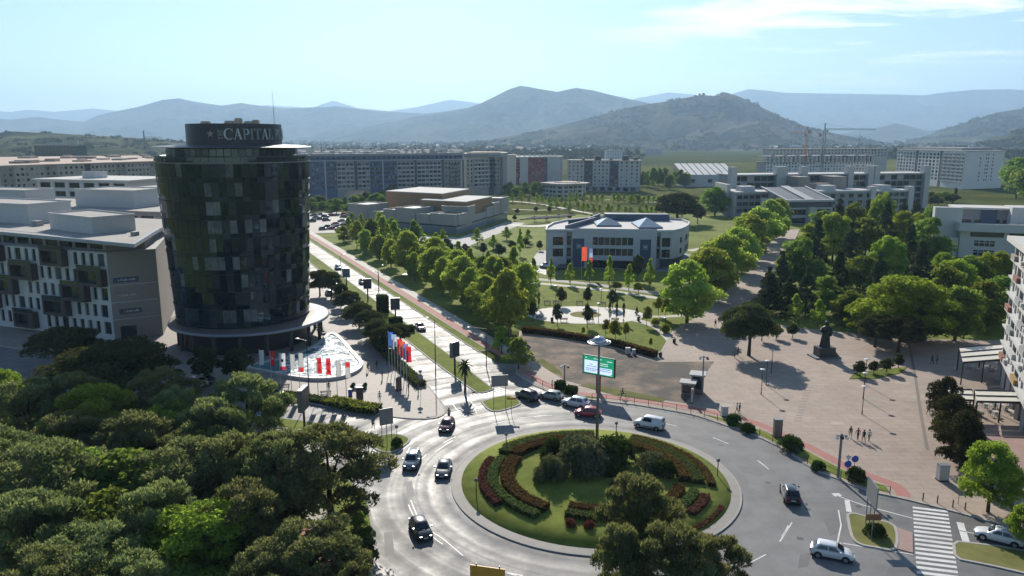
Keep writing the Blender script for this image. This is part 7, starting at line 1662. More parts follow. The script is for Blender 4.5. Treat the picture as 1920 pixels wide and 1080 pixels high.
# ---- flags
def flag(x, by, ty, cols, label, group, sway, length=2.6, w=0.72, emblem=None):
    g, h = px_h(x, by, ty); t = thing('flag_pole', label, 'flag', (g.x, g.y, 0.12), 0, group)
    b = MB(); b.tube([(0, 0, 0), (0, 0, h)], [0.06, 0.04], 8); b.build('pole', mat('flag_pole_white', (0.5, 0.5, 0.49), rough=0.4), t)
    nx_, nz_ = 4, 10; z1 = h - 0.15
    for ci, c in enumerate(cols):
        za, zb_ = z1 - length * ci / len(cols), z1 - length * (ci + 1) / len(cols); f_ = MB(); nn = max(3, nz_ // len(cols))
        for i in range(nn + 1):
            for j in range(nx_ + 1):
                u = j / nx_; z = za + (zb_ - za) * i / nn; f_.v.append((0.05 + u * w, 0.10 * math.sin(u * 5 + z * 1.3 + sway) * u + 0.05, z - 0.06 * u * math.sin(z + sway)))
        for i in range(nn):
            for j in range(nx_): a = i * (nx_ + 1) + j; f_.f.append((a, a + 1, a + nx_ + 2, a + nx_ + 1)); f_.m.append(0)
        fl_ = f_.build('cloth', c, t, smooth=True)
    if emblem:
        for (u0, u1, z0, z1_, m_) in emblem: e = MB(); e.box(0.05 + u0 * w, 0.05 + u1 * w, -0.14, -0.10, h - 0.15 - length * z1_, h - 0.15 - length * z0); e.build('emblem', m_, fl_)
def fcol(n, c): return leaf_mat('flag_' + n, tuple(v * 0.6 for v in c), tuple(min(1, v * 0.7) for v in c), trans=0.4, rand=0.0, scale=1.0, tint=False)
FW, FR, FG, FBL, FLB, FO, FK, FP = fcol('white', (0.5, 0.5, 0.52)), fcol('red', (0.5, 0.03, 0.035)), fcol('grey', (0.38, 0.38, 0.37)), fcol('blue', (0.03, 0.10, 0.36)), fcol('pale_blue', (0.28, 0.36, 0.46)), fcol('orange', (0.55, 0.09, 0.04)), fcol('black', (0.03, 0.03, 0.035)), fcol('purple', (0.16, 0.16, 0.36))
GFL = 'flags before the fountain pool'
cross = [(0.44, 0.56, 0.36, 0.62, FW), (0.25, 0.75, 0.45, 0.53, FW)]
for a in ((490, 731, 656, [FW], 'pale banner, leftmost flag before the pool', GFL, 0.2), (510, 728, 658, [FR], 'red banner with white mark, second flag before the pool', GFL, 0.9, 2.6, 0.72, [(0.35, 0.7, 0.38, 0.56, FW)]), (527, 732, 662, [FW, FW, FW, FW, FR], 'white banner with dark mark and red foot, third flag before the pool', GFL, 1.4, 2.9, 0.95, [(0.3, 0.7, 0.34, 0.5, FK)]), (547, 734, 664, [FG], 'plain grey white banner, fourth flag before the pool', GFL, 2.1),
          (563, 736, 662, [FG, FG, FG, FR], 'pale banner with red foot, fifth flag before the pool', GFL, 2.7, 3.2), (597, 747, 671, [FR], 'red banner with pale rosettes, left of the red pair', GFL, 3.1, 2.6, 0.72, [(0.25, 0.75, 0.2, 0.32, FO), (0.25, 0.75, 0.65, 0.8, FO)]), (614, 748, 673, [FR], 'red banner with pale rosettes, right of the red pair', GFL, 3.9, 2.6, 0.72, [(0.25, 0.75, 0.25, 0.36, FO), (0.25, 0.75, 0.68, 0.82, FO)]), (633, 749, 676, [FG], 'thin pale banner right of the red pair before the pool', GFL, 4.4), (650, 751, 679, [FR, FG, FG], 'banner with red top, rightmost flag before the pool', GFL, 5.2)): flag(*a)
GF2 = 'flags along the boulevard'
for k, (c_, l, em_) in enumerate((([FBL], 'blue flag, leftmost of the row along the boulevard', None), ([FLB], 'pale blue flag, second of the row along the boulevard', None), ([FW, FG, FK], 'white and black flag, third of the row along the boulevard', None), ([FR, FO], 'red orange flag, fourth of the row along the boulevard', None), ([FO, FR], 'bright orange red flag, fifth of the row along the boulevard', cross), ([FP], 'violet blue flag, sixth of the row along the boulevard', None), ([FR], 'red flag with white cross, last of the row along the boulevard', cross))):
    u = k / 6; flag(730 + 33 * u, 694 + 31 * u, 622 + 28 * u, c_, l, GF2, k * 0.8, 2.7, 0.85, em_)
flag(1090, 522, 463, [FO], 'orange red flag before the curved office', 'flags before the curved office', 0.3, 4.2, 1.5); flag(1104, 520, 466, [FP, FLB, FR], 'violet and red flag before the curved office', 'flags before the curved office', 1.3, 4.0, 1.0)

# ---- billboards and road signs
def billboard(x, by, zc_, w, h, rz, label, legs=1, face=None, th=0.5, legw=0.35, back=None):
    g = at(x, by); t = thing('billboard', label, 'billboard', (g.x, g.y, 0.05), rz)
    b = MB(); b.box(-w / 2, w / 2, -th / 2, th / 2, zc_ - h / 2, zc_ + h / 2); b.build('panel', back or M_POLE, t)
    b = MB(); b.quad((-w / 2 + 0.1, -th / 2 - 0.012, zc_ - h / 2 + 0.1), (w / 2 - 0.1, -th / 2 - 0.012, zc_ - h / 2 + 0.1), (w / 2 - 0.1, -th / 2 - 0.012, zc_ + h / 2 - 0.1), (-w / 2 + 0.1, -th / 2 - 0.012, zc_ + h / 2 - 0.1)); b.build('poster', face or mat('poster_dark', (0.06, 0.06, 0.065), var=0.5, scale=1.5, rough=0.75), t)
    for k in range(legs):
        x0 = 0 if legs == 1 else -w * 0.36 + w * 0.72 * k / (legs - 1); b = MB(); b.tube([(x0, 0.0, 0), (x0, 0.0, zc_ - h / 2)], legw / 2, 8); b.build('leg', M_DARK if legs == 1 else M_POLE, t)
    return t
POSTER2 = mat('poster_brown', (0.14, 0.10, 0.09), var=0.6, scale=1.8, rough=0.4); SB = mat('sign_back', (0.24, 0.235, 0.23), rough=0.5, var=0.08, metal=0.2)
billboard(571, 800, 4.2, 2.8, 3.3, R(86), 'tall advertising billboard on the grass verge at the left road', face=POSTER2, th=0.7)
billboard(853, 700, 4.4, 2.0, 2.8, R(52), 'advertising billboard on the median nearest the roundabout', th=0.6); billboard(742, 607, 4.6, 2.1, 2.7, R(-4) + R(14), 'advertising billboard on the median beside the cube hedge', th=0.7); billboard(690, 565, 4.6, 2.1, 2.6, R(12), 'third advertising billboard up the boulevard median', th=0.7); billboard(650, 541, 4.4, 2.1, 2.5, R(10), 'farthest advertising billboard on the boulevard median', face=mat('poster_blue', (0.10, 0.14, 0.19), var=0.4, scale=1.2), th=0.7)
billboard(726, 838, 4.3, 1.9, 2.3, R(28), 'grey back of a direction sign on the left traffic island', 3, SB, 0.08, 0.1); billboard(937, 768, 4.6, 2.6, 1.8, R(12), 'grey back of a direction sign on the middle traffic island', 2, SB, 0.08, 0.1); billboard(1629, 992, 4.2, 3.2, 2.4, R(82), 'direction sign seen edge-on over the right traffic island', 3, mat('sign_grid', (0.3, 0.3, 0.31), var=0.3), 0.12, 0.1)
g = at(914, 1064, 6.2); t = thing('yellow_direction_sign', 'orange yellow direction sign at the bottom edge', 'road sign', (g.x, g.y, 0.05), R(-14)); b = MB(); b.box(-1.5, 1.5, -0.05, 0.05, 4.0, 6.2); b.build('panel', mat('sign_yellow', (0.52, 0.27, 0.03), rough=0.5), t)
for x in (-1.0, 1.0): b = MB(); b.tube([(x, 0.1, 0), (x, 0.1, 6.35)], 0.06, 8); b.build('post', M_POLE, t)
def sign(x, by, ty, shape, m_, label, sz=0.45, rz=0.0):
    g, h = px_h(x, by, ty); t = thing('road_sign', label, 'road sign', (g.x, g.y, 0.12), rz); b = MB(); b.tube([(0, 0, 0), (0, 0, h)], 0.035, 6); b.build('post', M_POLE, t)
    for k, (sh, mm) in enumerate(zip(shape, m_)):
        b = MB(); zc_ = h - 0.35 - k * 0.85; n = {'o': 16, 'v': 3, 's': 4}[sh]; a0 = {'o': 0, 'v': -math.pi / 2, 's': math.pi / 4}[sh]
        v = [(sz * math.cos(a0 + 2 * math.pi * j / n), zc_ + sz * math.sin(a0 + 2 * math.pi * j / n)) for j in range(n)]
        b.add([(x_, -0.07, z_) for x_, z_ in v] + [(x_, -0.045, z_) for x_, z_ in v], [tuple(range(n)), tuple(range(n, 2 * n))[::-1]] + [(j, j + n, (j + 1) % n + n, (j + 1) % n) for j in range(n)]); b.build('plate', mm, t)
S_BLUE, S_GREY, S_RED = mat('sign_blue', (0.03, 0.10, 0.42), rough=0.4), mat('sign_grey', (0.25, 0.25, 0.25), rough=0.5), mat('sign_red', (0.5, 0.04, 0.04), rough=0.4)
sign(1587, 899, 854, 'vo', (M_WHITE, S_BLUE), 'give way and blue round sign beside the thick pole'); sign(1601, 882, 857, 'o', (S_BLUE,), 'blue round sign right of the give way sign'); sign(789, 744, 694, 'vo', (S_GREY, S_GREY), 'backs of road signs at the boulevard corner'); sign(1796, 947, 915, 'o', (S_GREY,), 'back of a road sign on the right pavement'); sign(745, 842, 797, 's', (S_GREY,), 'slim sign beside the grey sign back on the left island', 0.3)
g = at(959, 779); t = thing('street_name_sign', 'small yellow sign on the middle traffic island', 'road sign', (g.x, g.y, 0.1)); b = MB(); b.box(-0.7, 0.7, -0.03, 0.03, 2.4, 2.8); b.build('plate', mat('sign_yellow', (0.5, 0.3, 0.05)), t); b = MB(); b.tube([(0, 0.06, 0), (0, 0.06, 2.8)], 0.04, 6); b.build('post', M_POLE, t)
g = at(1634, 1012); t = thing('street_name_sign', 'small brown sign above the shrub on the right island', 'road sign', (g.x, g.y, 0.1)); b = MB(); b.box(-0.8, 0.8, -0.03, 0.03, 2.1, 2.8); b.build('plate', mat('sign_brown', (0.22, 0.11, 0.05)), t); b = MB(); b.tube([(0, 0.06, 0), (0, 0.06, 2.8)], 0.05, 6); b.build('post', M_POLE, t)
def totem(x, by, w, h, m_, label, cat='sign', d=0.3, name='advert_totem', rz=0.0):
    g = at(x, by); t = thing(name, label, cat, (g.x, g.y, 0.12), rz); b = MB(); b.box(-w / 2, w / 2, -d / 2, d / 2, 0.15, h); b.build('body', m_, t); b = MB(); b.box(-w / 2 - 0.05, w / 2 + 0.05, -d / 2 - 0.05, d / 2 + 0.05, 0, 0.15); b.build('plinth', M_DARK, t); b = MB(); b.box(-w / 2 - 0.03, w / 2 + 0.03, -d / 2 - 0.03, d / 2 + 0.03, h, h + 0.08); b.build('cap', M_POLE, t)
totem(675, 752, 1.1, 2.1, POSTER2, 'dark brown advert totem on the tower square'); totem(657, 745, 0.6, 1.2, S_BLUE, 'small blue sign board by the last pool flag'); totem(1457, 821, 1.1, 2.6, mat('pillar_stone', (0.22, 0.17, 0.14)), 'brown stone pillar at the cycle lane', 'pillar', 0.7, 'stone_pillar'); totem(1358, 782, 0.9, 1.5, W_WHITE, 'white electric cabinet at the fence', 'cabinet', 0.7, 'electric_cabinet'); totem(1177, 665, 0.9, 1.2, W_OFF, 'white cabinet behind the brown hedge', 'cabinet', 0.7, 'electric_cabinet'); totem(1188, 666, 0.6, 1.0, W_OFF, 'smaller white cabinet beside the one at the brown hedge', 'cabinet', 0.6, 'electric_cabinet'); totem(1766, 902, 1.2, 2.0, W_OFF, 'pale grey cabinet near the bright tree at right', 'cabinet', 0.8, 'electric_cabinet'); totem(748, 733, 1.2, 2.2, POSTER2, 'advert panel below the flag row', rz=R(60))
for x, y, l in ((1264, 644, 'dark bin by the avenue entrance'), (1238, 670, 'dark bin at the end of the brown hedge'), (1197, 602, 'dark bin right of the paved circle'), (1035, 603, 'dark bin left on the paved circle'), (1330, 560, 'dark bin under the plane trees')):
    g = at(x, y); t = thing('litter_bin', l, 'bin', (g.x, g.y, 0.05)); b = MB(); b.lathe([(0.3, 0), (0.36, 0.9)], 14); b.build('body', M_DARK, t); b = MB(); b.lathe([(0.38, 0.9), (0.38, 0.98), (0.15, 1.02)], 14); b.build('rim', M_TRIM, t)
def bench(x, y, rz, label, m_, z=0.05):
    g = at(x, y); t = thing('park_bench', label, 'bench', (g.x, g.y, z), rz, 'benches')
    for k in range(3): b = MB(); b.box(-0.9, 0.9, -0.25 + 0.17 * k, -0.11 + 0.17 * k, 0.42, 0.47); b.build('seat_slat', m_, t)
    for k in range(2): b = MB(); b.box(-0.9, 0.9, 0.28, 0.33, 0.6 + 0.18 * k, 0.73 + 0.18 * k); b.build('back_slat', m_, t)
    for x0 in (-0.7, 0.7): b = MB(); b.box(x0 - 0.04, x0 + 0.04, -0.22, 0.27, 0, 0.415); b.box(x0 - 0.04, x0 + 0.04, 0.22, 0.275, 0.415, 0.9); b.build('leg', M_DARK, t)
WD = mat('bench_wood', (0.12, 0.085, 0.06), rough=0.7)
for x, y, l in ((1026, 571, 'far left bench on the rim of the paved circle'), (1043, 571, 'second far bench on the rim of the paved circle'), (1087, 572, 'third far bench on the rim of the paved circle'), (1130, 574, 'far right bench on the rim of the paved circle'), (1012, 599, 'near left bench on the rim of the paved circle'), (1057, 603, 'second near bench on the rim of the paved circle'), (1106, 604, 'third near bench on the rim of the paved circle'), (1153, 603, 'near right bench on the rim of the paved circle')): bench(x, y, 0 if y < 590 else math.pi, l, WD)
bench(533, 732, R(10), 'bench behind the left pool flags', WD, 0.12); bench(611, 745, R(10), 'bench by the planting strip on the tower square', mat('pale_wood', (0.42, 0.36, 0.28)), 0.12)
g = at(673, 730); t = thing('round_planter_seat', 'white oval seat with four dark planters on the tower square', 'seat', (g.x, g.y, 0.12)); b = MB(); b.lathe([(0.85, 0), (1.0, 0.4), (0.9, 0.48), (0.4, 0.48), (0.001, 0.45)], 24); b.build('seat', W_WHITE, t, smooth=True)
for a in (30, 150, 210, 330): b = MB(); b.lathe([(0.24, 0), (0.34, 0.55), (0.25, 0.6), (0.001, 0.55)], 12); p_ = b.build('planter', M_DARK, t, (1.15 * math.cos(R(a)), 0.9 * math.sin(R(a)), 0)); link('plant', bush_m['dark'][0], p_, (0, 0, 0.45)).scale = (0.4, 0.4, 0.5)
for k in range(6):
    g = at(594 + k * 2.2, 608 + k * 4.0); t = thing('sun_lounger', 'white slatted lounger beside the pool, ordered along the tower', 'lounger', (g.x, g.y, 0.12), R(-20), 'loungers by the pool'); b = MB(); b.box(-0.9, 0.5, -0.3, 0.3, 0.3, 0.36); b.build('seat', W_WHITE, t); b = MB(); b.add([(0.5, -0.3, 0.33), (0.5, 0.3, 0.33), (1.0, 0.3, 0.75), (1.0, -0.3, 0.75)], [(0, 1, 2, 3)]); b.build('backrest', W_WHITE, t); b = MB(); b.box(-0.8, 0.6, -0.26, -0.2, 0, 0.3); b.box(-0.8, 0.6, 0.2, 0.26, 0, 0.3); b.build('leg_frame', M_POLE, t)

# ---- fountain pool
pool = [tuple(p.xy) for p in smooth_curve(P([(464, 690), (500, 683), (540, 674), (572, 663), (596, 650), (611, 636), (621, 630), (632, 634), (648, 650), (662, 667), (675, 681), (677, 690), (667, 700), (645, 709), (615, 714), (580, 714), (540, 709), (500, 701), (472, 696)]), 4)]
fp = thing('fountain_pool', 'teardrop-shaped fountain pool with white rim in front of the tower', 'fountain', (0, 0, 0.12))
b = MB(); b.ribbon(pool, 0.7, 0, 0.55, closed=True); b.build('rim', mat('pool_rim', (0.46, 0.44, 0.41), rough=0.5, var=0.06), fp)
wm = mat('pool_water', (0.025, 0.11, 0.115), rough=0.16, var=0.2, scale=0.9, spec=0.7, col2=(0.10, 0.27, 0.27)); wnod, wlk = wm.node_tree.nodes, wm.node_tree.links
wbp = wnod.new('ShaderNodeBump'); wbp.inputs['Strength'].default_value = 0.9; wbp.inputs['Distance'].default_value = 0.12; wns = wnod.new('ShaderNodeTexNoise'); wns.inputs['Scale'].default_value = 2.6; wns.inputs['Detail'].default_value = 5; wge = wnod.new('ShaderNodeNewGeometry'); wlk.new(wge.outputs['Position'], wns.inputs['Vector']); wlk.new(wns.outputs[0], wbp.inputs['Height']); wlk.new(wbp.outputs[0], wnod['Principled BSDF'].inputs['Normal'])
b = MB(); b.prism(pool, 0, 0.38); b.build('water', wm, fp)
GLITTER_FOAM = mat('glitter_foam', (0.7, 0.74, 0.75), rough=0.6, var=0.08)  # white flecks paint the sun glitter on the pool, plus some jet froth
jr = random.Random(8); pc = Vector((sum(p[0] for p in pool) / len(pool), sum(p[1] for p in pool) / len(pool)))
def in_poly(x, y, poly):
    c = False
    for (x0, y0), (x1, y1) in zip(poly, poly[1:] + poly[:1]):
        if (y0 > y) != (y1 > y) and x < (x1 - x0) * (y - y0) / (y1 - y0) + x0: c = not c
    return c
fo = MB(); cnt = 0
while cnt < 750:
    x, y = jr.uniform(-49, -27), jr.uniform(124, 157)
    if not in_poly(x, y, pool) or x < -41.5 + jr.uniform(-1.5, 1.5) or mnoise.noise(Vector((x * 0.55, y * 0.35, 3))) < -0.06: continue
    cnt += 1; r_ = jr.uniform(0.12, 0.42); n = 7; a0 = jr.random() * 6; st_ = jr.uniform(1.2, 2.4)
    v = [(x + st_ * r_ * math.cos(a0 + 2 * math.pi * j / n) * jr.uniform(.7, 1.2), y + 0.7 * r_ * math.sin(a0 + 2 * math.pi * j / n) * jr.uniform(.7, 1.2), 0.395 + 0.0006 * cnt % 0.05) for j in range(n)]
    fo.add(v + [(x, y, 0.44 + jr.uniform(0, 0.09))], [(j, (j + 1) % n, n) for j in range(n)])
tag(fo.build('glitter_foam', GLITTER_FOAM, fp), kind='stuff')

# ---- statue
g = at(1545, 670); t = thing('bronze_statue', 'tall dark bronze statue of a robed figure on a block plinth', 'statue', (g.x, g.y, 0.12), R(8)); BZ = mat('bronze', (0.022, 0.035, 0.034), rough=0.5, var=0.4, scale=2, metal=0.35, bump=0.3, bscale=3)
b = MB(); b.box(-2.6, 2.6, -1.6, 1.6, 0, 0.25); b.build('base_step', mat('statue_base', (0.16, 0.17, 0.18)), t); b = MB(); b.box(-1.65, 1.65, -1.1, 1.1, 0.25, 2.0); b.build('plinth', mat('plinth_stone', (0.05, 0.058, 0.06), rough=0.4), t); b = MB(); b.add([(1.66, -1.0, 1.3), (2.6, -1.0, 0.26), (2.6, 1.0, 0.26), (1.66, 1.0, 1.3)], [(0, 1, 2, 3)]); b.build('wreath_slab', W_OFF, t)
rob = MB(); n = 28; rings = [(2.0, 1.05, .80, 0, 0), (2.5, .98, .72, 0, 0), (3.2, .88, .62, 0, 0), (4.0, .78, .55, 0.02, 0), (4.7, .76, .52, .04, 0), (5.2, .92, .54, .05, 0), (5.6, .98, .55, .05, 0), (5.9, .80, .48, .02, -.05), (6.08, .40, .34, -.02, -.1), (6.18, .24, .24, -.04, -.15), (6.35, .30, .32, -.05, -.2), (6.6, .33, .36, -.06, -.22), (6.78, .36, .38, -.06, -.2), (6.95, .34, .36, -.06, -.18), (7.06, .2, .2, -.06, -.18), (7.1, .01, .01, -.06, -.18)]
for z, rx, ry, ox, oy in rings:
    for j in range(n):
        a = 2 * math.pi * j / n; k = 1 + (0.07 * math.sin(7 * a + z * 0.4) + 0.04 * math.sin(13 * a)) * (1 if z < 5.3 else 0.2); rob.v.append((ox + rx * k * math.cos(a), oy + ry * k * math.sin(a), z))
for i in range(len(rings) - 1):
    for j in range(n): q = (j + 1) % n; rob.f.append((i * n + j, i * n + q, (i + 1) * n + q, (i + 1) * n + j)); rob.m.append(0)
rob.tube([(-.80, 0, 5.6), (-1.12, -.15, 5.0), (-.75, -.55, 4.75), (-.3, -.62, 5.0)], [.32, .30, .22, .13], 10); rob.tube([(.85, 0, 5.55), (1.05, -.1, 4.8), (.75, -.5, 4.3), (.45, -.6, 4.25)], [.30, .28, .2, .13], 10)
rob.build('robed_figure', BZ, t, smooth=True)

# ---- railings
def railing(px, label, step=2.2, h=1.0, z=0.12, off=0.6):
    line_ = smooth_curve(P(px), 6); d = [0.0]
    for a, c in zip(line_, line_[1:]): d.append(d[-1] + (c - a).length)
    t = thing('railing', label, 'fence', (line_[0].x, line_[0].y, z)); o = line_[0]
    n = int(d[-1] / step); xs = np.interp(np.linspace(0, d[-1], n + 1), d, [p.x for p in line_]); ys = np.interp(np.linspace(0, d[-1], n + 1), d, [p.y for p in line_])
    pb = MB(); pb.box(-0.035, 0.035, -0.035, 0.035, 0, h); pm_ = pb.mesh('post', M_DARK)
    for x, y in zip(xs, ys): link('post', pm_, t, (x - o.x, y - o.y, 0))
    for z_ in (h * 0.35, h * 0.95):
        rb_ = MB(); rb_.tube([(x - o.x, y - o.y, z_) for x, y in zip(xs, ys)], 0.025, 5); rb_.build('rail', M_DARK, t)
railing([(998, 716), (1028, 731), (1040, 735)], 'short railing left of the clipped hedge blocks'); railing([(1110, 750), (1192, 758), (1265, 770), (1308, 779), (1345, 790)], 'long curved railing between roadway and cycle lane'); railing([(1424, 818), (1471, 842), (1523, 877), (1576, 899)], 'railing along the grass strip on the right of the roundabout'); railing([(1590, 905), (1622, 918), (1668, 929)], 'short railing at the end of the grass strip')
for i, (x, y) in enumerate(((1730, 940), (1757, 945), (1786, 953), (1809, 958))):
    g = at(x, y); o = MB(); o.tube([(0, 0, 0), (0, 0, 0.85), (0, 0, 0.95)], [0.07, 0.07, 0.03], 8); tag(o.build('bollard', M_DARK, None, (g.x, g.y, 0.12)), 'slim dark bollard along the pavement by the crossing', 'bollard', 'bollards by the crossing')

# ---- kiosks
def kiosk(x, by, w, d, h, rz, label, body, roofw):
    g = at(x, by); t = thing('kiosk', label, 'kiosk', (g.x, g.y, 0.12), rz); b = MB(); b.box(-w / 2, w / 2, -d / 2, d / 2, 0, h); b.build('body', body, t); b = MB(); b.box(-w / 2 - roofw, w / 2 + roofw, -d / 2 - roofw, d / 2 + roofw, h, h + 0.22); b.build('roof', W_OFF, t)
    b = MB(); b.quad((-w / 2 + 0.2, -d / 2 - 0.012, 1.0), (w / 2 - 0.2, -d / 2 - 0.012, 1.0), (w / 2 - 0.2, -d / 2 - 0.012, h - 0.3), (-w / 2 + 0.2, -d / 2 - 0.012, h - 0.3)); b.build('window', GL_A, t); b = MB(); b.box(-w / 2, w / 2, -d / 2 - 0.4, -d / 2 - 0.015, 0.9, 0.97); b.build('counter', M_STEEL, t)
    b = MB(); b.box(-w / 2 + 0.2, w / 2 - 0.2, -d / 2 - 0.06, -d / 2 - 0.015, 0.15, 0.8); b.build('shelf_front', POSTER2, t)
kiosk(1289, 746, 1.9, 1.6, 2.5, R(-20), 'low grey kiosk with flat roof at the edge of the square', W_TAUPE, 0.35); kiosk(1307, 738, 1.8, 1.8, 3.2, R(-20), 'taller dark kiosk with pale roof behind the low one', W_DKGREY, 0.4); totem(1297, 757, 0.5, 2.3, W_OFF, 'narrow pale advert panel before the kiosks', rz=R(70))

# ---- café awnings
def awning(px4, z0, z1, n, label, name='cafe_awning'):
    A0, A1, B1, B0 = at(*px4[0], z1), at(*px4[1], z1), at(*px4[2], z0), at(*px4[3], z0)       # back left, back right, front right, front left
    t = thing(name, label, 'awning', (B0.x, B0.y, 0.12)); o = Vector((B0.x, B0.y, 0.12))
    for k in range(n):
        q = [A0.lerp(B0, (k + 0.06) / n), A1.lerp(B1, (k + 0.06) / n), A1.lerp(B1, (k + 0.80) / n), A0.lerp(B0, (k + 0.80) / n)]; b = MB(); v = [p - o for p in q]; b.add([tuple(p) for p in v] + [(p.x, p.y, p.z - 0.12) for p in v], [(0, 1, 2, 3), (0, 4, 5, 1), (1, 5, 6, 2), (2, 6, 7, 3), (3, 7, 4, 0), (7, 6, 5, 4)]); b.build('roof_panel', mat('awning_cloth', (0.62, 0.58, 0.5), rough=0.8, var=0.06), t)
    for k in range(n + 1): b = MB(); b.bar(A0.lerp(B0, k / n) - o, A1.lerp(B1, k / n) - o, 0.18, 0.28); b.build('beam', M_DARK, t)
    for p in (A0, A1, B0, B1, A0.lerp(A1, .5), B0.lerp(B1, .5)): b = MB(); q = p - o; b.bar((q.x, q.y, 0), (q.x, q.y, q.z), 0.16); b.build('post', M_DARK, t)
    return A0, B1
awning([(1799, 652), (1882, 645), (1884, 674), (1806, 680)], 4.0, 4.3, 3, 'white striped cafe awning, the farther one, beside the apartment block'); awning([(1828, 732), (1912, 734), (1922, 755), (1832, 753)], 3.3, 3.5, 2, 'white striped cafe awning, right part of the nearer pair'); awning([(1775, 730), (1822, 731), (1826, 751), (1782, 749)], 3.3, 3.5, 2, 'white striped cafe awning, left part of the nearer pair')
cr = random.Random(6); GT = 'cafe furniture'
tb = MB(); tb.lathe([(0.001, 0.74), (0.4, 0.74), (0.4, 0.70), (0.04, 0.70), (0.04, 0.04), (0.25, 0.0)], 14); TBM = tb.mesh('table', W_WHITE)
def chair(x, y, rz, label):
    t = thing('cafe_chair', label, 'chair', (x, y, 0.12), rz, GT); b = MB(); b.box(-0.22, 0.22, -0.22, 0.22, 0.42, 0.47); b.build('seat', W_OFF, t); b = MB(); b.box(-0.22, 0.22, 0.2, 0.24, 0.5, 0.88); b.build('backrest', W_OFF, t)
    b = MB()
    for sx in (-0.2, 0.2):
        for sy in (-0.2, 0.2): b.bar((sx, sy, 0), (sx, sy, 0.415), 0.03)
    b.build('leg_frame', M_DARK, t)
for x, y in ((1818, 767), (1848, 766), (1878, 768), (1900, 764), (1835, 780), (1865, 781), (1895, 780), (1825, 695), (1850, 696), (1868, 700)):
    g = at(x, y); tag(link('cafe_table', TBM, None, (g.x, g.y, 0.12)), 'round white cafe table under the %s awning' % ('nearer' if y > 720 else 'farther'), 'table', GT)
    for k in range(3): a = cr.random() * 6.28; chair(g.x + 0.85 * math.cos(a), g.y + 0.85 * math.sin(a), a - math.pi / 2, 'pale cafe chair at a table under the %s awning' % ('nearer' if y > 720 else 'farther'))

# ---- palm on the median
def palm(x, by, ty, label):
    g, h = px_h(x, by, ty); t = thing('palm_tree', label, 'palm', (g.x, g.y, 0.1)); b = MB(); b.tube([(0, 0, 0), (0.05, 0, h * .4), (0, 0, h - 1.0)], [0.22, 0.17, 0.16], 10); b.build('trunk', BARK, t)
    for k in range(34):
        a = k * 2.4; el_ = math.pi * (0.42 - 0.85 * (k / 34)); L_ = 1.5; fr_ = MB(); prev = None
        for i in range(6):
            u = i / 5; r_ = L_ * u * math.cos(el_ * (1 - 0.2 * u)); z = h - 0.9 + L_ * u * math.sin(el_) - 0.7 * u * u; w = 0.22 * math.sin(math.pi * min(0.98, 0.12 + u * 0.85))
            c, s = math.cos(a), math.sin(a); fr_.v += [(c * r_ - s * w, s * r_ + c * w, z - 0.06), (c * r_, s * r_, z), (c * r_ + s * w, s * r_ - c * w, z - 0.06)]
        for i in range(5):
            for j in (0, 1): q = i * 3 + j; fr_.f.append((q, q + 1, q + 4, q + 3)); fr_.m.append(0)
        fr_.build('frond', L_CON, t)
palm(872, 737, 674, 'palm tree at the tip of the boulevard median')
b = MB(); b.box(0, 0.01, 0, 0.01, 0, 0.01)

# ---- far town
fr_ = random.Random(12); HM = []
WALLS = [W_WHITE, W_OFF, W_BEIGE, W_GREY]; ROOFS = [W_ROOFP, mat('red_tiles', (0.24, 0.10, 0.065), var=0.2), W_ROOFL, W_DKROOF, W_ROOFL]
for k in range(10):
    b = MB(); w, d, h = fr_.uniform(8, 13), fr_.uniform(8, 12), fr_.uniform(5, 10); b.box(-w / 2, w / 2, -d / 2, d / 2, 0, h, 0); e = 0.6; rh = fr_.uniform(1.6, 3.2)
    b.add([(-w / 2 - e, -d / 2 - e, h), (w / 2 + e, -d / 2 - e, h), (w / 2 + e, d / 2 + e, h), (-w / 2 - e, d / 2 + e, h), (-w / 2 - e, 0, h + rh), (w / 2 + e, 0, h + rh)], [(0, 1, 5, 4), (2, 3, 4, 5), (1, 2, 5), (3, 0, 4), (3, 2, 1, 0)], 1)
    for i in range(3): x0 = -w / 2 + w * (i + 0.3) / 3; b.box(x0, x0 + 1.2, -d / 2 - 0.03, -d / 2 - 0.005, h * 0.5, h * 0.5 + 1.4, 2)
    HM.append(b.mesh('house', [fr_.choice(WALLS), fr_.choice(ROOFS), GL_A]))
BMM = []
for k in range(4):                                            # mid-distance blocks, a few pixels high
    b = MB(); w, d, fl_ = (34, 48, 28, 60)[k], 14, (6, 5, 7, 4)[k]; h = fl_ * 3 + 1; b.box(-w / 2, w / 2, -d / 2, d / 2, 0, h, 0); b.box(-w / 2 - 0.4, w / 2 + 0.4, -d / 2 - 0.4, d / 2 + 0.4, h, h + 0.7, 1); b.box(-w / 4, -w / 4 + 5, -2, 3, h + 0.7, h + 3, 0)
    for f_ in range(fl_):
        for i in range(int(w / 3.4)): x0 = -w / 2 + 0.9 + i * 3.4; b.box(x0, x0 + 1.9, -d / 2 - 0.06, -d / 2 - 0.01, 1.2 + f_ * 3, 2.9 + f_ * 3, 2)
    BMM.append(b.mesh('apartment_house', [(W_BRT, W_OFF, W_BEIGE, W_BRT)[k], W_ROOF, GL_A]))
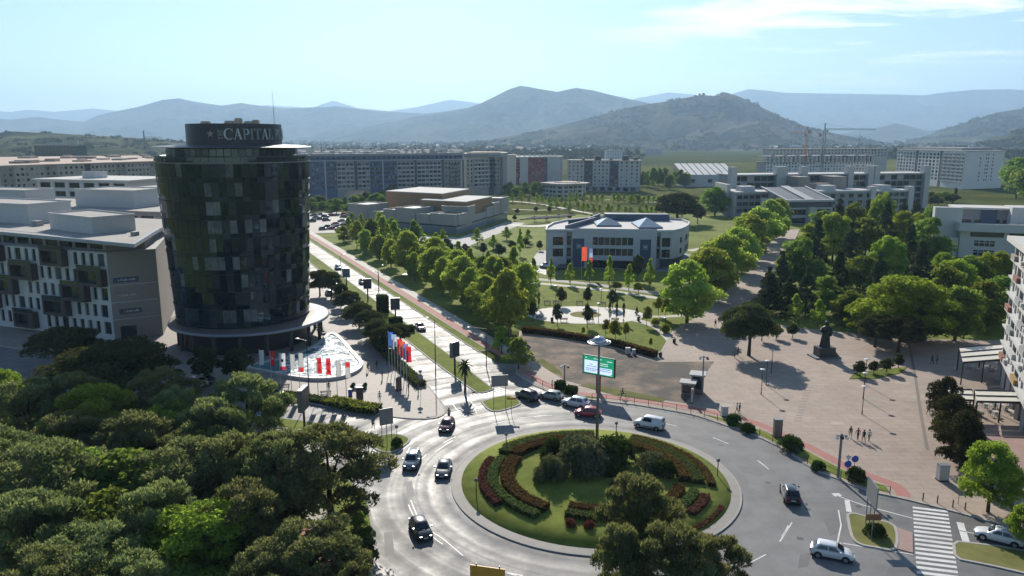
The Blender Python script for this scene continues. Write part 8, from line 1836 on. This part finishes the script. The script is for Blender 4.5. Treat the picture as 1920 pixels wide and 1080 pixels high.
for k, (x, y) in enumerate(((1648, 297), (1600, 292), (1700, 287), (1760, 284), (1825, 284), (1885, 288), (1905, 294), (1560, 284), (1490, 284), (1450, 290), (1180, 292), (1120, 286), (1060, 286), (990, 286), (950, 292), (1020, 294), (1150, 300), (1225, 290), (620, 276), (700, 277), (780, 276), (860, 277), (1845, 293), (1730, 292), (1660, 284), (40, 286), (200, 284))):
    g = at(x, y); o = link('apartment_house', BMM[k % 4], None, (g.x, g.y, 0), fr_.uniform(-0.3, 0.3)); tag(o, 'small far apartment house on the plain behind the main blocks', 'building', 'far apartment houses')
GHO = 'far houses on the plain'; nh = 0
while nh < 298:
    x, y = fr_.uniform(-100, 2020), 261 + fr_.uniform(9, 33) ** 1.0
    if 1195 < x < 1440 and y > 280: continue
    if x < 580 and y > 278: continue
    if y > 284 and not (930 < x < 1200): y -= 8
    g = at(x, y)
    if g.y < 700 or g.y > 5200: continue
    o = link('house', fr_.choice(HM), None, (g.x, g.y, 0), fr_.uniform(-0.5, 0.5)); s = fr_.uniform(1.1, 1.9); o.scale = (s, s, s); tag(o, 'small far house on the plain before the mountains', 'house', GHO); nh += 1
C, NN, S = [], [], []; rg = np.random.default_rng(9)
for k in range(4200):
    x, y = rg.uniform(-150, 2070), 261 + rg.uniform(7.5, 38)
    if 1195 < x < 1440 and y > 283: continue
    g = at(x, y)
    if g.y < 640: continue
    r_ = rg.uniform(2.8, 7) * (1 + g.y / 4000); n = 26; u = unit(n, rg); C.append(np.array([g.x, g.y, r_ * 0.9]) + u * np.array([r_ * rg.uniform(.8, 2.2), r_, r_ * rg.uniform(.7, 1.3)])); NN.append(unit(n, rg)); S.append(np.full(n, r_ * 0.5))
tag(link('far_trees', card_mesh('far_trees', cards(np.concatenate(C), np.concatenate(NN), np.concatenate(S), 0.8, rg), [L_FAR])), 'dark tree belts scattered over the far plain', 'trees', kind='stuff')

# the wood and gardens go on behind the camera; the tower's glass mirrors them
C, NN, S = [], [], []
for k in range(700):
    x, y = rg.uniform(-330, 240), rg.uniform(-320, 30)
    if y > 0 and abs(x) < 30: continue
    r_ = rg.uniform(2.5, 5.5); n = 60; u = unit(n, rg); C.append(np.array([x, y, r_ * 1.1]) + u * np.array([r_, r_, r_ * rg.uniform(.8, 1.2)]) * rg.uniform(0.6, 1.0, n)[:, None]); NN.append(unit(n, rg)); S.append(np.full(n, r_ * 0.30))
tag(link('rear_wood', card_mesh('rear_wood', cards(np.concatenate(C), np.concatenate(NN), np.concatenate(S), 0.8, rg), [L_MID])), 'wood mirrored in the tower glass', 'trees', kind='stuff')

# scrub and woods on the nearer hills
C, NN, S = [], [], []
for D, V, nx in RIDGES:
    if D > 5000: continue
    vs = np.array(V).reshape(-1, nx, 3)[2:41]
    for k in range(1500):
        i, j = rg.integers(0, vs.shape[0] - 1), rg.integers(0, nx - 1); f1, f2 = rg.random(2)
        p = vs[i, j] * (1 - f1) * (1 - f2) + vs[i + 1, j] * f1 * (1 - f2) + vs[i, j + 1] * (1 - f1) * f2 + vs[i + 1, j + 1] * f1 * f2
        if mnoise.noise(Vector((p[0] / (D * 0.05), p[1] / (D * 0.09), D))) < -0.02 or p[2] < 3: continue
        r_ = D * rg.uniform(0.0012, 0.0030); n = 12; u = unit(n, rg); u[:, 2] = np.abs(u[:, 2])
        C.append(p + u * np.array([r_ * rg.uniform(1, 2.4), r_, r_ * 0.8])); NN.append(unit(n, rg)); S.append(np.full(n, r_ * 0.6))
tag(link('hill_woods', card_mesh('hill_woods', cards(np.concatenate(C), np.concatenate(NN), np.concatenate(S), 0.8, rg), [L_FAR])), 'scrub and woods scattered over the nearer hills', 'trees', kind='stuff')

# ------------------------------------------------------------------ labels of alike things: their place in the row
def ordinal(n): return '%d%s' % (n, 'th' if 10 <= n % 100 <= 20 else {1: 'st', 2: 'nd', 3: 'rd'}.get(n % 10, 'th'))
bpy.context.view_layer.update()
same = {}
for o in bpy.data.objects:
    if o.parent is None and 'label' in o.keys() and 'category' in o.keys(): same.setdefault(o['label'], []).append(o)
for lab, obs in same.items():
    if len(obs) > 1:
        obs.sort(key=lambda o: proj(o.matrix_world.translation)[0])
        for i, o in enumerate(obs): o['label'] = '%s, %s from the left' % (lab, ordinal(i + 1))

# ------------------------------------------------------------------ air
hz = MB(); hz.box(-GX - 300, GX + 300, GY0 - 300, GY1 + 300, -4.5, 1150)
hm = bpy.data.materials.new('haze_air'); hm.use_nodes = True
hN, hL = hm.node_tree.nodes, hm.node_tree.links
hN.clear()
ho = hN.new('ShaderNodeOutputMaterial'); hv = hN.new('ShaderNodeVolumePrincipled')
hv.inputs['Color'].default_value = (0.48, 0.72, 1.0, 1)
hv.inputs['Density'].default_value = HAZE
hv.inputs['Anisotropy'].default_value = 0.3
hL.new(hv.outputs[0], ho.inputs['Volume'])
hm.cycles.homogeneous_volume = True
tag(hz.build('haze', hm), kind='stuff', label='pale blue haze over the plain and the mountains')
